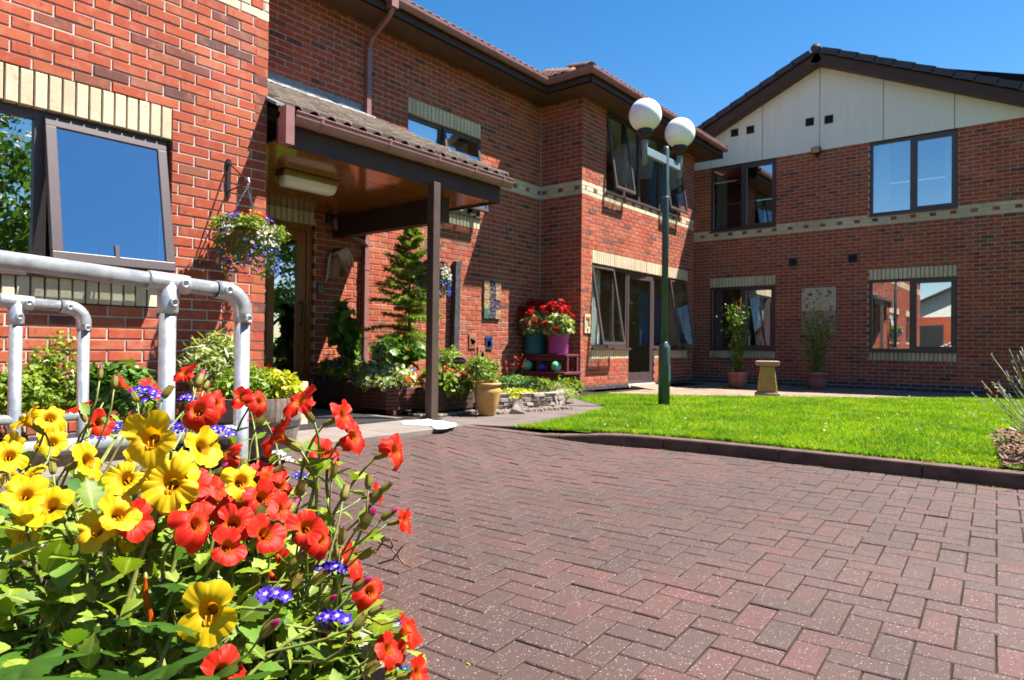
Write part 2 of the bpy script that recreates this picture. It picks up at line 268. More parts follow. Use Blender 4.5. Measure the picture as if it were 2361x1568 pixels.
def woodmat():
    mt, nt, out = newmat('oak_stain')
    g = nt.nodes.new('ShaderNodeNewGeometry'); mp = nt.nodes.new('ShaderNodeMapping'); mp.inputs['Scale'].default_value = (40, 40, 1.5)
    nt.links.new(g.outputs['Position'], mp.inputs[0])
    n = noise(nt, 1.6, 5, 0.65, mp.outputs[0]); c = ramp(nt, n, [(0.3, (0.20, 0.072, 0.018)), (0.7, (0.37, 0.145, 0.038))])
    principled(nt, out, c, 0.4, 0.45)
    mt, nt, out = newmat('canopy_lining')
    g = nt.nodes.new('ShaderNodeNewGeometry'); mp = nt.nodes.new('ShaderNodeMapping'); mp.inputs['Scale'].default_value = (1.5, 30, 30)
    nt.links.new(g.outputs['Position'], mp.inputs[0])
    n = noise(nt, 1.6, 5, 0.65, mp.outputs[0]); c = ramp(nt, n, [(0.3, (0.20, 0.062, 0.012)), (0.7, (0.33, 0.11, 0.022))])
    principled(nt, out, c, 0.12, 0.7)
    mt, nt, out = newmat('barrel_oak'); r = rndval(nt)
    c = ramp(nt, r, [(0, (0.20, 0.155, 0.125)), (0.5, (0.27, 0.21, 0.17)), (1, (0.34, 0.28, 0.235))])
    g = nt.nodes.new('ShaderNodeNewGeometry'); mp = nt.nodes.new('ShaderNodeMapping'); mp.inputs['Scale'].default_value = (50, 50, 3)
    nt.links.new(g.outputs['Position'], mp.inputs[0]); n = noise(nt, 1.5, 5, 0.7, mp.outputs[0])
    c = mixc(nt, ramp(nt, n, [(0.4, (0, 0, 0)), (0.75, (0.8, 0.8, 0.8))]), c, (0.10, 0.07, 0.055))
    n2 = noise(nt, 12, 4); c = mixc(nt, ramp(nt, n2, [(0.58, (0, 0, 0)), (0.68, (0.7, 0.7, 0.7))]), c, (0.22, 0.085, 0.04))
    principled(nt, out, c, 0.85, 0.2, 0, bump(nt, n, 0.5, 0.004))
    mt, nt, out = newmat('concrete_tile'); r = rndval(nt)
    c = ramp(nt, r, [(0, (0.105, 0.082, 0.064)), (0.5, (0.145, 0.112, 0.088)), (1, (0.19, 0.148, 0.118))])
    n = noise(nt, 22, 4); c = mixc(nt, ramp(nt, n, [(0.45, (0, 0, 0)), (0.72, (0.7, 0.7, 0.7))]), c, (0.065, 0.055, 0.045))
    n3 = noise(nt, 60, 3); c = mixc(nt, ramp(nt, n3, [(0.62, (0, 0, 0)), (0.7, (0.6, 0.6, 0.6))]), c, (0.26, 0.24, 0.19))
    principled(nt, out, c, 0.9, 0.2, 0, bump(nt, n3, 0.4, 0.003))
    mt, nt, out = newmat('galvanised')
    n = noise(nt, 26, 5, 0.65); n2 = noise(nt, 7, 4)
    c = ramp(nt, n, [(0.3, (0.36, 0.37, 0.39)), (0.5, (0.48, 0.49, 0.50)), (0.72, (0.60, 0.61, 0.62))])
    sp = noise(nt, 110, 3, 0.75); c = mixc(nt, ramp(nt, sp, [(0.64, (0, 0, 0)), (0.74, (0.7, 0.7, 0.7))]), c, (0.22, 0.20, 0.19))
    rs = ramp(nt, n2, [(0.3, (0.28, 0.28, 0.28)), (0.7, (0.5, 0.5, 0.5))])
    principled(nt, out, c, 0.4, 0.5, 0.7, bump(nt, n, 0.12, 0.002), rs)
    mt, nt, out = newmat('globe_opal')
    p = principled(nt, out, (0.86, 0.85, 0.83), 0.25, 0.5); p.inputs['Subsurface Weight'].default_value = 0.35; p.inputs['Subsurface Radius'].default_value = (0.1, 0.1, 0.1)
    for gname, gior, gfl in (('window_glass', 1.9, 0.50), ('clear_glass', 1.5, 0.015)):
        mt, nt, out = newmat(gname)
        fr = N(nt, 'ShaderNodeFresnel', IOR=gior); gl = N(nt, 'ShaderNodeBsdfGlossy', Roughness=0.0); gl.inputs[0].default_value = (0.95, 0.97, 1, 1)
        wv = noise(nt, 0.9, 1); nt.links.new(bump(nt, wv, 0.05, 0.02), gl.inputs['Normal'])
        tr = N(nt, 'ShaderNodeBsdfTransparent'); tr.inputs[0].default_value = (0.80, 0.86, 0.84, 1)
        mr = N(nt, 'ShaderNodeMapRange'); mr.inputs[1].default_value = 0; mr.inputs[2].default_value = 1; mr.inputs[3].default_value = gfl; mr.inputs[4].default_value = 1.0
        nt.links.new(fr.outputs[0], mr.inputs[0])
        mx = N(nt, 'ShaderNodeMixShader'); bk = nt.nodes.new('ShaderNodeNewGeometry'); iv = N(nt, 'ShaderNodeMath', operation='SUBTRACT'); iv.inputs[0].default_value = 1.0; nt.links.new(bk.outputs['Backfacing'], iv.inputs[1]); ml_ = N(nt, 'ShaderNodeMath', operation='MULTIPLY'); nt.links.new(mr.outputs[0], ml_.inputs[0]); nt.links.new(iv.outputs[0], ml_.inputs[1]); nt.links.new(ml_.outputs[0], mx.inputs[0]); nt.links.new(tr.outputs[0], mx.inputs[1]); nt.links.new(gl.outputs[0], mx.inputs[2]); nt.links.new(mx.outputs[0], out.inputs[0])
    mt, nt, out = newmat('mosaic'); r = rndval(nt)
    v = N(nt, 'ShaderNodeTexVoronoi', Scale=30.0); g = nt.nodes.new('ShaderNodeNewGeometry'); nt.links.new(g.outputs['Position'], v.inputs['Vector'])
    base = ramp(nt, r, [(0, (0.06, 0.035, 0.05)), (0.2, (0.34, 0.21, 0.10)), (0.4, (0.04, 0.12, 0.08)), (0.6, (0.36, 0.22, 0.11)), (0.8, (0.03, 0.04, 0.06)), (1, (0.22, 0.17, 0.10))], 'CONSTANT')
    hv = N(nt, 'ShaderNodeHueSaturation', Saturation=0.9, Value=0.6); nt.links.new(v.outputs['Color'], hv.inputs['Color'])
    f = ramp(nt, v.outputs['Distance'], [(0.25, (0.55, 0.55, 0.55)), (0.5, (0, 0, 0))])
    principled(nt, out, mixc(nt, f, base, hv.outputs[0]), 0.3, 0.5, 0, bump(nt, v.outputs['Distance'], 0.8, 0.01))
    mt, nt, out = newmat('lamp_tube')
    e = N(nt, 'ShaderNodeEmission', Strength=2.2); e.inputs[0].default_value = (1.0, 0.66, 0.10, 1); nt.links.new(e.outputs[0], out.inputs[0])
woodmat()

# ------------------------------------------------------------------ object helpers
def tag(o, label=None, cat=None, group=None, kind=None):
    if label: o['label'] = label
    if cat: o['category'] = cat
    if group: o['group'] = group
    if kind: o['kind'] = kind
    return o
def thing(name, loc, label, cat, group=None):
    e = bpy.data.objects.new(name, None); e.location = loc; e.empty_display_size = 0.1; COL.objects.link(e)
    return tag(e, label, cat, group)
def link(name, me, parent=None, mtx=None):
    o = bpy.data.objects.new(name, me); COL.objects.link(o)
    if mtx is not None: o.matrix_world = mtx
    if parent is not None: adopt(o, parent)
    return o
def worldloc(p):
    v = Vector(p.location)
    return v
def adopt(o, parent):
    # parents carry no rotation or scale: only their place has to be undone
    o.parent = parent
    off = Vector((0, 0, 0)); q = parent
    while q is not None:
        off += Vector(q.location) + (q.matrix_parent_inverse.translation if q.parent else Vector((0, 0, 0))); q = q.parent
    o.matrix_parent_inverse = Matrix.Translation(-off)
class MB:
    def __init__(s): s.v = []; s.f = []; s.r = []
    def add(s, vs, fs, r=0.0):
        b = len(s.v); s.v += [tuple(v) for v in vs]; s.f += [tuple(i+b for i in f) for f in fs]; s.r += [r]*len(vs); return s
    def box(s, a, b, r=0.0, skip=()):
        x0, y0, z0 = a; x1, y1, z1 = b
        vs = [(x0,y0,z0),(x1,y0,z0),(x1,y1,z0),(x0,y1,z0),(x0,y0,z1),(x1,y0,z1),(x1,y1,z1),(x0,y1,z1)]
        fs = {'-z':(3,2,1,0),'+z':(4,5,6,7),'-y':(0,1,5,4),'+x':(1,2,6,5),'+y':(2,3,7,6),'-x':(3,0,4,7)}
        return s.add(vs, [f for k, f in fs.items() if k not in skip], r)
    def obox(s, c, ax, ay, az, r=0.0):
        c, ax, ay, az = map(Vector, (c, ax, ay, az))
        if ax.cross(ay).dot(az) < 0: ax = -ax
        vs = [c+ax*i+ay*j+az*k for k in (-1, 1) for j, i in ((-1,-1),(-1,1),(1,1),(1,-1))]
        return s.add(vs, [(3,2,1,0),(4,5,6,7),(0,1,5,4),(1,2,6,5),(2,3,7,6),(3,0,4,7)], r)
    def prism(s, poly, z0, z1, r=0.0):
        n = len(poly); vs = [(x, y, z0) for x, y in poly] + [(x, y, z1) for x, y in poly]
        fs = [tuple(range(n-1, -1, -1)), tuple(range(n, 2*n))] + [(i, (i+1) % n, n+(i+1) % n, n+i) for i in range(n)]
        return s.add(vs, fs, r)
    def tube(s, pts, rad, n=8, r=0.0, caps=True):
        pts = [Vector(p) for p in pts]; k = len(pts)
        if not isinstance(rad, (list, tuple)): rad = [rad]*k
        vs = []; ref = None
        for i, p in enumerate(pts):
            t = (pts[min(i+1, k-1)] - pts[max(i-1, 0)]).normalized()
            if ref is None: ref = t.orthogonal().normalized()
            a = (ref - t*ref.dot(t))
            a = a.normalized() if a.length > 1e-6 else t.orthogonal().normalized()
            ref = a; b = t.cross(a)
            vs += [p + (a*math.cos(2*math.pi*j/n) + b*math.sin(2*math.pi*j/n))*rad[i] for j in range(n)]
        fs = [(i*n+j, i*n+(j+1) % n, (i+1)*n+(j+1) % n, (i+1)*n+j) for i in range(k-1) for j in range(n)]
        if caps: fs += [tuple(range(n-1, -1, -1)), tuple(range((k-1)*n, k*n))]
        return s.add(vs, fs, r)
    def lathe(s, prof, c=(0, 0, 0), n=24, r=0.0, sq=None):
        vs = []; k = len(prof)
        for rr, z in prof:
            for j in range(n):
                a = 2*math.pi*j/n; vs.append((c[0]+rr*math.cos(a), c[1]+rr*math.sin(a), c[2]+z))
        fs = [(i*n+j, i*n+(j+1) % n, (i+1)*n+(j+1) % n, (i+1)*n+j) for i in range(k-1) for j in range(n)]
        fs += [tuple(range(n-1, -1, -1)), tuple(range((k-1)*n, k*n))]
        return s.add(vs, fs, r)
    def mesh(s, name, mat, smooth=False, vein=None):
        me = bpy.data.meshes.new(name); me.from_pydata(s.v, [], s.f); me.materials.append(MATS[mat])
        if vein is not None: va = me.attributes.new('vein', 'FLOAT', 'POINT'); va.data.foreach_set('value', np.array(vein, dtype=np.float32))
        a = me.attributes.new('rnd', 'FLOAT', 'POINT'); a.data.foreach_set('value', np.array(s.r, dtype=np.float32))
        if smooth: me.polygons.foreach_set('use_smooth', [True]*len(me.polygons))
        me.update(); return me
    def build(s, name, mat, parent=None, smooth=False, bevel=0.0):
        o = link(name, s.mesh(name, mat, smooth), parent)
        if bevel:
            b = o.modifiers.new('bevel', 'BEVEL'); b.width = bevel; b.segments = 2; b.limit_method = 'ANGLE'
        return o
def npmesh(name, V, F, mat, parent=None, rnd=None, rad=None, smooth=False):
    me = bpy.data.meshes.new(name); V = np.asarray(V, dtype=np.float32); F = np.asarray(F, dtype=np.int32)
    k = F.shape[1]
    me.vertices.add(len(V)); me.vertices.foreach_set('co', V.ravel())
    me.loops.add(F.size); me.loops.foreach_set('vertex_index', F.ravel())
    me.polygons.add(len(F)); me.polygons.foreach_set('loop_start', np.arange(0, F.size, k, dtype=np.int32))
    try: me.polygons.foreach_set('loop_total', np.full(len(F), k, dtype=np.int32))
    except Exception: pass
    me.update(calc_edges=True); me.materials.append(MATS[mat])
    if rnd is not None:
        a = me.attributes.new('rnd', 'FLOAT', 'POINT'); a.data.foreach_set('value', np.asarray(rnd, dtype=np.float32))
    if rad is not None:
        a = me.attributes.new('rad', 'FLOAT', 'POINT'); a.data.foreach_set('value', np.asarray(rad, dtype=np.float32))
    if smooth: me.polygons.foreach_set('use_smooth', np.ones(len(F), dtype=bool))
    me.validate(); return link(name, me, parent) if parent is not False else me
# ================================================================== GROUND
def struct(o): o['kind'] = 'structure'; return o
g = MB(); g.add([(-250,-250,-.42),(250,-250,-.42),(250,250,-.42),(-250,250,-.42)], [(0,1,2,3)])
struct(g.build('ground', 'earth'))

def pip(x, y, poly):
    c = np.zeros(np.shape(x), bool); n = len(poly); j = n-1
    for i in range(n):
        xi, yi = poly[i]; xj, yj = poly[j]
        with np.errstate(divide='ignore', invalid='ignore'):
            c ^= ((yi > y) != (yj > y)) & (x < (xj-xi)*(y-yi)/((yj-yi) or 1e-9)+xi)
        j = i
    return c
def sheet(name, poly, z, mat, thick=0.05):
    return struct(MB().prism(poly, z-thick, z).build(name, mat))

# --- block-paved driveway: 200 x 100 blocks in herringbone, falling gently away from the entrance
def sm(a, b, t): t = np.clip((np.asarray(t, float)-a)/(b-a), 0, 1); return t*t*(3-2*t)
def zdrive(x, y): return -.2+.02*x+.10*sm(2.9, 4.25, y)
gx = np.arange(-2.4, 5.5, .15); gy = np.arange(-4.6, 4.5, .15); X, Y = np.meshgrid(gx, gy, indexing='ij'); idx = np.arange(X.size).reshape(X.shape)
drive = struct(npmesh('driveway', np.stack([X, Y, zdrive(X, Y)-.005], -1).reshape(-1, 3), np.stack([idx[:-1, :-1], idx[1:, :-1], idx[1:, 1:], idx[:-1, 1:]], -1).reshape(-1, 4), 'joint_sand'))
def chamfer_block(name, w, l, h, c, mat, rnd=0.0):
    # top at z=0, centred; nine faces
    a, b = w/2, l/2
    vs = [(-a+c,-b+c,0),(a-c,-b+c,0),(a-c,b-c,0),(-a+c,b-c,0),(-a,-b,-c),(a,-b,-c),(a,b,-c),(-a,b,-c),(-a,-b,-h),(a,-b,-h),(a,b,-h),(-a,b,-h)]
    fs = [(0,1,2,3)] + [(i, 4+i, 4+(i+1)%4, (i+1)%4)[::1] for i in range(4)] + [(4+i, 8+i, 8+(i+1)%4, 4+(i+1)%4) for i in range(4)]
    return vs, fs
PV, PF = chamfer_block('paver', 0.1945, 0.0945, 0.03, 0.0032, 'paver')
pav_me = MB().add(PV, PF).mesh('paver', 'paver')
blocks = []
U = 0.1; PR_ = math.radians(3.2); cr_, sr_ = math.cos(PR_), math.sin(PR_)
for i in range(-20, 60):
    for j in range(-45, 50):
        dmod = (i-j) % 4
        if dmod == 0: b = (i*U+U, j*U+U/2, 0.0)
        elif dmod == 3: b = (i*U+U/2, j*U+U, math.pi/2)
        else: continue
        x, y = b[0]*cr_-b[1]*sr_, b[0]*sr_+b[1]*cr_
        if -2.2 < x < 5.2 and -3.6 < y < 4.27: blocks.append((x, y, b[2]+PR_))
def screen(p):
    d = Vector(p)-CP; w = d.dot(FWD)
    if w < 0.05: return None
    return 1180+FPX*d.dot(RGT)/w, 784-FPX*d.dot(UPV)/w, w
def inframe(p, mx=0):
    s = screen(p)
    return s is not None and -mx < s[0] < 2360+mx and -mx < s[1] < 1568+mx
vis = []
for k, b in enumerate(blocks):
    s = screen((b[0], b[1], float(zdrive(b[0], b[1]))))
    ok = s is not None and 880 < s[0] < 2400 and s[1] < 1620
    vis.append((0 if ok else 1, s[2] if s else 99, k))
vis.sort(); chosen = {k for _, _, k in vis[:300]}
rest = MB()
def block_matrix(b):
    e_ = .05; gx_ = float(zdrive(b[0]+e_, b[1])-zdrive(b[0]-e_, b[1]))/(2*e_); gy_ = float(zdrive(b[0], b[1]+e_)-zdrive(b[0], b[1]-e_))/(2*e_)
    return Matrix.Translation((b[0], b[1], float(zdrive(b[0], b[1]))+rng.gauss(0, 0.0013))) @ Matrix.Rotation(math.atan(gy_), 4, 'X') @ Matrix.Rotation(-math.atan(gx_), 4, 'Y') @ Matrix.Rotation(b[2]+rng.gauss(0, 0.006), 4, 'Z') @ Matrix.Rotation(rng.gauss(0, 0.006), 4, 'X') @ Matrix.Rotation(rng.gauss(0, 0.004), 4, 'Y')
for k, b in enumerate(blocks):
    M4 = block_matrix(b)
    if k in chosen: link('paver', pav_me, drive, M4)
    else: rest.add([M4 @ Vector(v) for v in PV], PF, rng.random())
tag(rest.build('pavers', 'paver', drive), kind='stuff')

# moss tufts along the joints and the foot of the kerb
TRI = np.array([[0, 0, 0], [1, 0, 0], [0.5, 0, 1]], dtype=float)
def blades(name, P, h, w, mat, lean=0.35, parent=None):
    n = len(P); ang = nr.uniform(0, 2*math.pi, n); dx = np.stack([np.cos(ang), np.sin(ang), np.zeros(n)], 1)
    hh = h*nr.uniform(0.6, 1.3, n); ww = w*nr.uniform(0.7, 1.3, n)
    ln = nr.normal(0, lean, (n, 2))
    tip = P + np.stack([ln[:, 0]*hh, ln[:, 1]*hh, hh], 1)
    mid = P*0.5 + tip*0.5 + np.stack([-ln[:, 0]*hh*0.16, -ln[:, 1]*hh*0.16, hh*0.08], 1)
    V = np.empty((n, 5, 3)); V[:, 0] = P-dx*ww[:, None]/2; V[:, 1] = P+dx*ww[:, None]/2
    V[:, 2] = mid+dx*ww[:, None]*0.42; V[:, 3] = mid-dx*ww[:, None]*0.42; V[:, 4] = tip
    base = np.arange(n)[:, None]*5
    F = np.concatenate([base+np.array([[0, 1, 2]]), base+np.array([[0, 2, 3]]), base+np.array([[3, 2, 4]])], 0)
    o = npmesh(name, V.reshape(-1, 3), F, mat, parent, np.repeat(nr.random(n)**1.3, 5))
    return o

# --- kerb: pre-cast stones, dropped at the path
KP = [(4.50, 4.215), (4.60, 3.93), (4.72, 3.68), (4.86, 3.36), (4.99, 3.02), (5.07, 2.62), (5.11, 2.2), (5.12, 1.7), (5.12, -4.5)]
kl = [0.0]
for a, b in zip(KP[:-1], KP[1:]): kl.append(kl[-1]+math.dist(a, b))
def kat(s_):
    s_ = max(0, min(kl[-1]-1e-6, s_))
    for q in range(len(KP)-1):
        if s_ <= kl[q+1]:
            f = (s_-kl[q])/(kl[q+1]-kl[q]); return KP[q][0]+(KP[q+1][0]-KP[q][0])*f, KP[q][1]+(KP[q+1][1]-KP[q][1])*f
def knorm(s_):
    a, b = kat(s_-.15), kat(s_+.15); t = Vector((b[0]-a[0], b[1]-a[1])).normalized(); return -t.y, t.x
def ktop(x, y): return float(zdrive(x, y))+.012+.082*float(1-sm(2.85, 3.70, y))
kerb = struct(MB().box((5.135, -4.5, -.3), (5.225, 2.0, -.12)).build('kerb', 'kerb_concrete'))
s0 = 0.0
while s0 < kl[-1]-.3:
    s1 = min(s0+.905, kl[-1]); segs = 8; prof = []
    for q in range(segs+1):
        sq = s0+(s1-s0)*q/segs; x, y = kat(sq); nx, ny = knorm(sq); tp_ = ktop(x, y); zb = float(zdrive(x, y))-.06; r = min(.016, (tp_-zb)*.3)
        prof.append([(x+nx*o, y+ny*o, z) for o, z in ((0, zb), (.004, tp_-r), (.004+r*.3, tp_-r*.3), (.004+r, tp_), (.117, tp_), (.125, tp_-.008), (.125, zb))])
    n = 7; vs = [p for ring in prof for p in ring]
    fs = [(a*n+b, (a+1)*n+b, (a+1)*n+b+1, a*n+b+1) for a in range(segs) for b in range(n-1)]
    fs += [tuple(range(n)), tuple(range(segs*n+n-1, segs*n-1, -1))]
    MB().add(vs, fs).build('kerb_stone', 'kerb_concrete', kerb); s0 = s1+.006

# --- lawn with grass
LAWN = [(5.235, -4.4), (5.235, 2.2), (5.19, 2.65), (5.10, 3.08), (4.97, 3.42), (4.83, 3.75), (5.15, 3.84), (5.9, 3.98), (7.0, 4.14), (7.4, 4.6), (8.1, 5.36), (9.2, 5.26), (9.6, 4.20), (11.3, 2.24), (13.4, 0.96), (14.3, 0.1), (14.3, -4.4)]
BED = [(5.24, 0.27), (6.0, 0.33), (6.9, 0.44), (7.7, 0.40), (8.2, 0.12), (8.2, -2.0), (5.24, -2.0)]
def lawn_z(x, y):
    return -.006+.018*sm(5.2, 7.0, x)-.045*sm(10, 14, x)+0.005*np.sin(x*2.1)*np.cos(y*1.7)+.008*sm(3.2, 3.8, y)*(1-sm(5, 6, x))
st = 0.12; gx = np.arange(4.75, 14.4, st); gy = np.arange(-4.4, 5.4, st)
X, Y = np.meshgrid(gx, gy, indexing='ij'); Z = lawn_z(X, Y)
inside = pip(X[:-1, :-1]+st/2, Y[:-1, :-1]+st/2, LAWN)
idx = np.arange(X.size).reshape(X.shape)
q = np.stack([idx[:-1, :-1], idx[1:, :-1], idx[1:, 1:], idx[:-1, 1:]], -1)[inside]
struct(npmesh('lawn', np.stack([X, Y, Z], -1).reshape(-1, 3), q, 'lawn_soil'))
n = 430000
px_, py_ = 4.80+9.5*nr.random(n)**1.25, nr.uniform(-3.2, 5.3, n)
fw = px_*math.cos(YAW)+py_*math.sin(YAW); rt = px_*math.sin(YAW)-py_*math.cos(YAW)
keep = pip(px_, py_, LAWN) & ~pip(px_, py_, BED) & (rt/fw < 0.86)
patch = np.sin(px_*1.9+py_*0.7)*np.cos(py_*2.3-px_*0.5)
keep &= nr.random(n) < 0.86+0.14*patch
px_, py_ = px_[keep], py_[keep]
P = np.stack([px_, py_, lawn_z(px_, py_)-0.003], 1)
tag(blades('grass', P, 0.034, 0.0052, 'grass_blade', 0.45), 'short bright green lawn grass behind the kerb', 'grass', kind='stuff')
# ragged tufts hanging over the kerb
fr_ = []
for _ in range(6500):
    sq = rng.uniform(.5, 5.4); x, y = kat(sq); nx, ny = knorm(sq); o = .118+abs(rng.gauss(0, .03)); x, y = x+nx*o, y+ny*o; fr_.append((x, y, float(lawn_z(x, y))-.006))
tag(blades('grass_fringe', np.array(fr_), 0.040, 0.006, 'grass_blade', 0.65), 'ragged grass fringe along the back of the kerb', 'grass', kind='stuff')
# daisies
dv = MB(); cnt = 0
while cnt < 85:
    x, yv = rng.uniform(5.3, 12.5), rng.uniform(0.2, 4.8)
    if not pip(np.array(x), np.array(yv), LAWN) or pip(np.array(x), np.array(yv), BED): continue
    z = float(lawn_z(np.array(x), np.array(yv)))+0.040; r = rng.uniform(0.008, 0.013); t = Vector((rng.gauss(0, .3), rng.gauss(0, .3), 1)).normalized(); a = t.orthogonal().normalized(); b = t.cross(a)
    c = Vector((x, yv, z)); ring = [c+(a*math.cos(k*math.pi/5)+b*math.sin(k*math.pi/5))*r*(1 if k % 2 else 0.72)+t*0.003 for k in range(10)]
    dv.add([c]+ring, [(0, 1+k, 1+(k+1) % 10) for k in range(10)]); cnt += 1
tag(dv.build('daisies', 'petal_white'), 'tiny white daisies dotted through the lawn', 'daisies', kind='stuff')
# moss and little weeds in the drive joints by the kerb
mo = []
for _ in range(900):
    sq = rng.choice([rng.uniform(.2, 4.4), rng.gauss(3.9, .2), rng.gauss(1.85, .05), rng.gauss(3.0, .03)]); x, y = kat(sq); x -= abs(rng.gauss(0, .012)); mo.append((x, y, float(zdrive(x, y))-.003))
for _ in range(420):
    b = rng.choice(blocks); x, y = b[0]+math.cos(b[2])*rng.uniform(-.1, .1)-math.sin(b[2])*.05, b[1]+math.sin(b[2])*rng.uniform(-.1, .1)+math.cos(b[2])*.05
    if x > 1: mo.append((x, y, float(zdrive(x, y))-.003))
tag(blades('moss', np.array(mo), 0.008, 0.006, 'leaf_yellow', 0.9), 'yellow green moss in the paving joints by the kerb', 'moss', kind='stuff')

# --- concrete apron, slab path, patio
apron = struct(MB().box((-4, 4.21, -.05), (4.5, 7.03, .012)).build('entrance_apron', 'joint_sand'))
ys = [4.215, 4.78, 5.7, 6.5, 7.02]; xs = [-3.9, -1.9, 0.2, 1.6, 2.75, 3.66, 4.495]
for i in range(len(xs)-1):
    for j in range(len(ys)-1):
        MB().box((xs[i]+.004, ys[j]+.004, -.03), (xs[i+1]-.004, ys[j+1]-.004, .018+rng.uniform(-.001, .001))).build('concrete_slab', 'path_concrete', apron, bevel=0.004)
MB().box((-3.9, 4.165, -.05), (4.47, 4.211, .016)).build('edging', 'path_concrete', apron, bevel=0.006)
path = sheet('path', [(4.85, 3.70), (5.2, 3.80), (7.1, 4.08), (8.1, 5.25), (8.7, 5.3), (9.44, 5.35), (9.44, 7.0), (4.51, 7.0), (4.54, 4.215)], 0.000, 'joint_sand')
def slab_poly(poly, z): return MB().prism(poly, z-.035, z).build('path_slab', 'path_slab', path, bevel=0.004)
for k, poly in enumerate(([(4.625, 4.21), (4.72, 3.95), (4.86, 3.73), (5.24, 3.82), (5.24, 4.21)], [(5.25, 3.825), (6.04, 3.94), (6.04, 4.21), (5.25, 4.21)], [(6.05, 3.945), (6.98, 4.085), (7.08, 4.21), (6.05, 4.21)], [(4.52, 4.22), (5.24, 4.22), (5.24, 4.85), (4.52, 4.85)], [(5.25, 4.22), (6.04, 4.22), (6.04, 4.85), (5.25, 4.85)], [(6.05, 4.22), (7.08, 4.22), (7.55, 4.78), (6.05, 4.85)], [(7.09, 4.225), (7.55, 4.77), (8.0, 5.25), (8.0, 5.6), (7.3, 5.0)])): slab_poly(poly, .008+rng.uniform(-.001, .002))
patio = sheet('patio', [(8.0, -4.4), (15.5, -4.4), (15.5, 9.5), (9.5, 9.5), (9.5, 5.2), (8.0, 5.2)], -.045, 'joint_sand')
sl_me = MB().box((-.295, -.295, -.03), (.295, .295, 0)).mesh('patio_slab', 'patio_slab')
for i in range(13):
    for j in range(14):
        x, yv = 8.3+i*.6+.3, -1.9+j*.6+.3
        if x > 15.2 or (x < 9.6 and yv > 5.6) or (yv > 6.0 and x < 14.1): continue
        z = -0.034+rng.uniform(-.003, .003)
        if bool(pip(np.array(x), np.array(yv), LAWN)) and bool(pip(np.array(x-.3), np.array(yv-.3), LAWN)) and bool(pip(np.array(x-.6), np.array(yv-.5), LAWN)): continue
        link('patio_slab', sl_me, patio, Matrix.Translation((x, yv, z)) @ Matrix.Rotation(rng.gauss(0, .004), 4, 'Z'))
bedm = MB().prism(BED, -.08, 0.008); struct(bedm.build('bark_bed', 'soil'))
bc = MB(); k = 0
while k < 1500:
    x, yv = rng.uniform(5.24, 8.2), rng.uniform(-0.6, 0.44)
    if not pip(np.array(x), np.array(yv), BED): continue
    c = Vector((x, yv, 0.012+rng.uniform(0, .014))); a = Vector((rng.gauss(0,1), rng.gauss(0,1), rng.gauss(0,.35))).normalized(); b = a.cross(Vector((rng.gauss(0,.4), rng.gauss(0,.4), 1))).normalized(); t = a.cross(b)
    s = rng.uniform(.008, .024); bc.obox(c, a*s, b*s*rng.uniform(.4, .8), t*s*.25, rng.random()); k += 1
tag(bc.build('bark_chips', 'bark_chip'), 'brown bark chippings covering the bed at the lawn edge', 'bark chips', kind='stuff')
bed2 = struct(MB().prism([(5.62, 4.98), (6.05, 4.80), (6.5, 4.60), (6.95, 4.78), (7.5, 5.1), (8.3, 5.6), (9.3, 6.0), (9.45, 6.15), (9.45, 7.0), (5.62, 7.0)], -.02, 0.06).build('planting_bed', 'soil'))
bed3 = struct(MB().prism([(-1.5, 4.40), (2.75, 4.40), (2.85, 4.9), (-1.5, 4.9)], -.02, 0.10).build('wall_border', 'soil'))

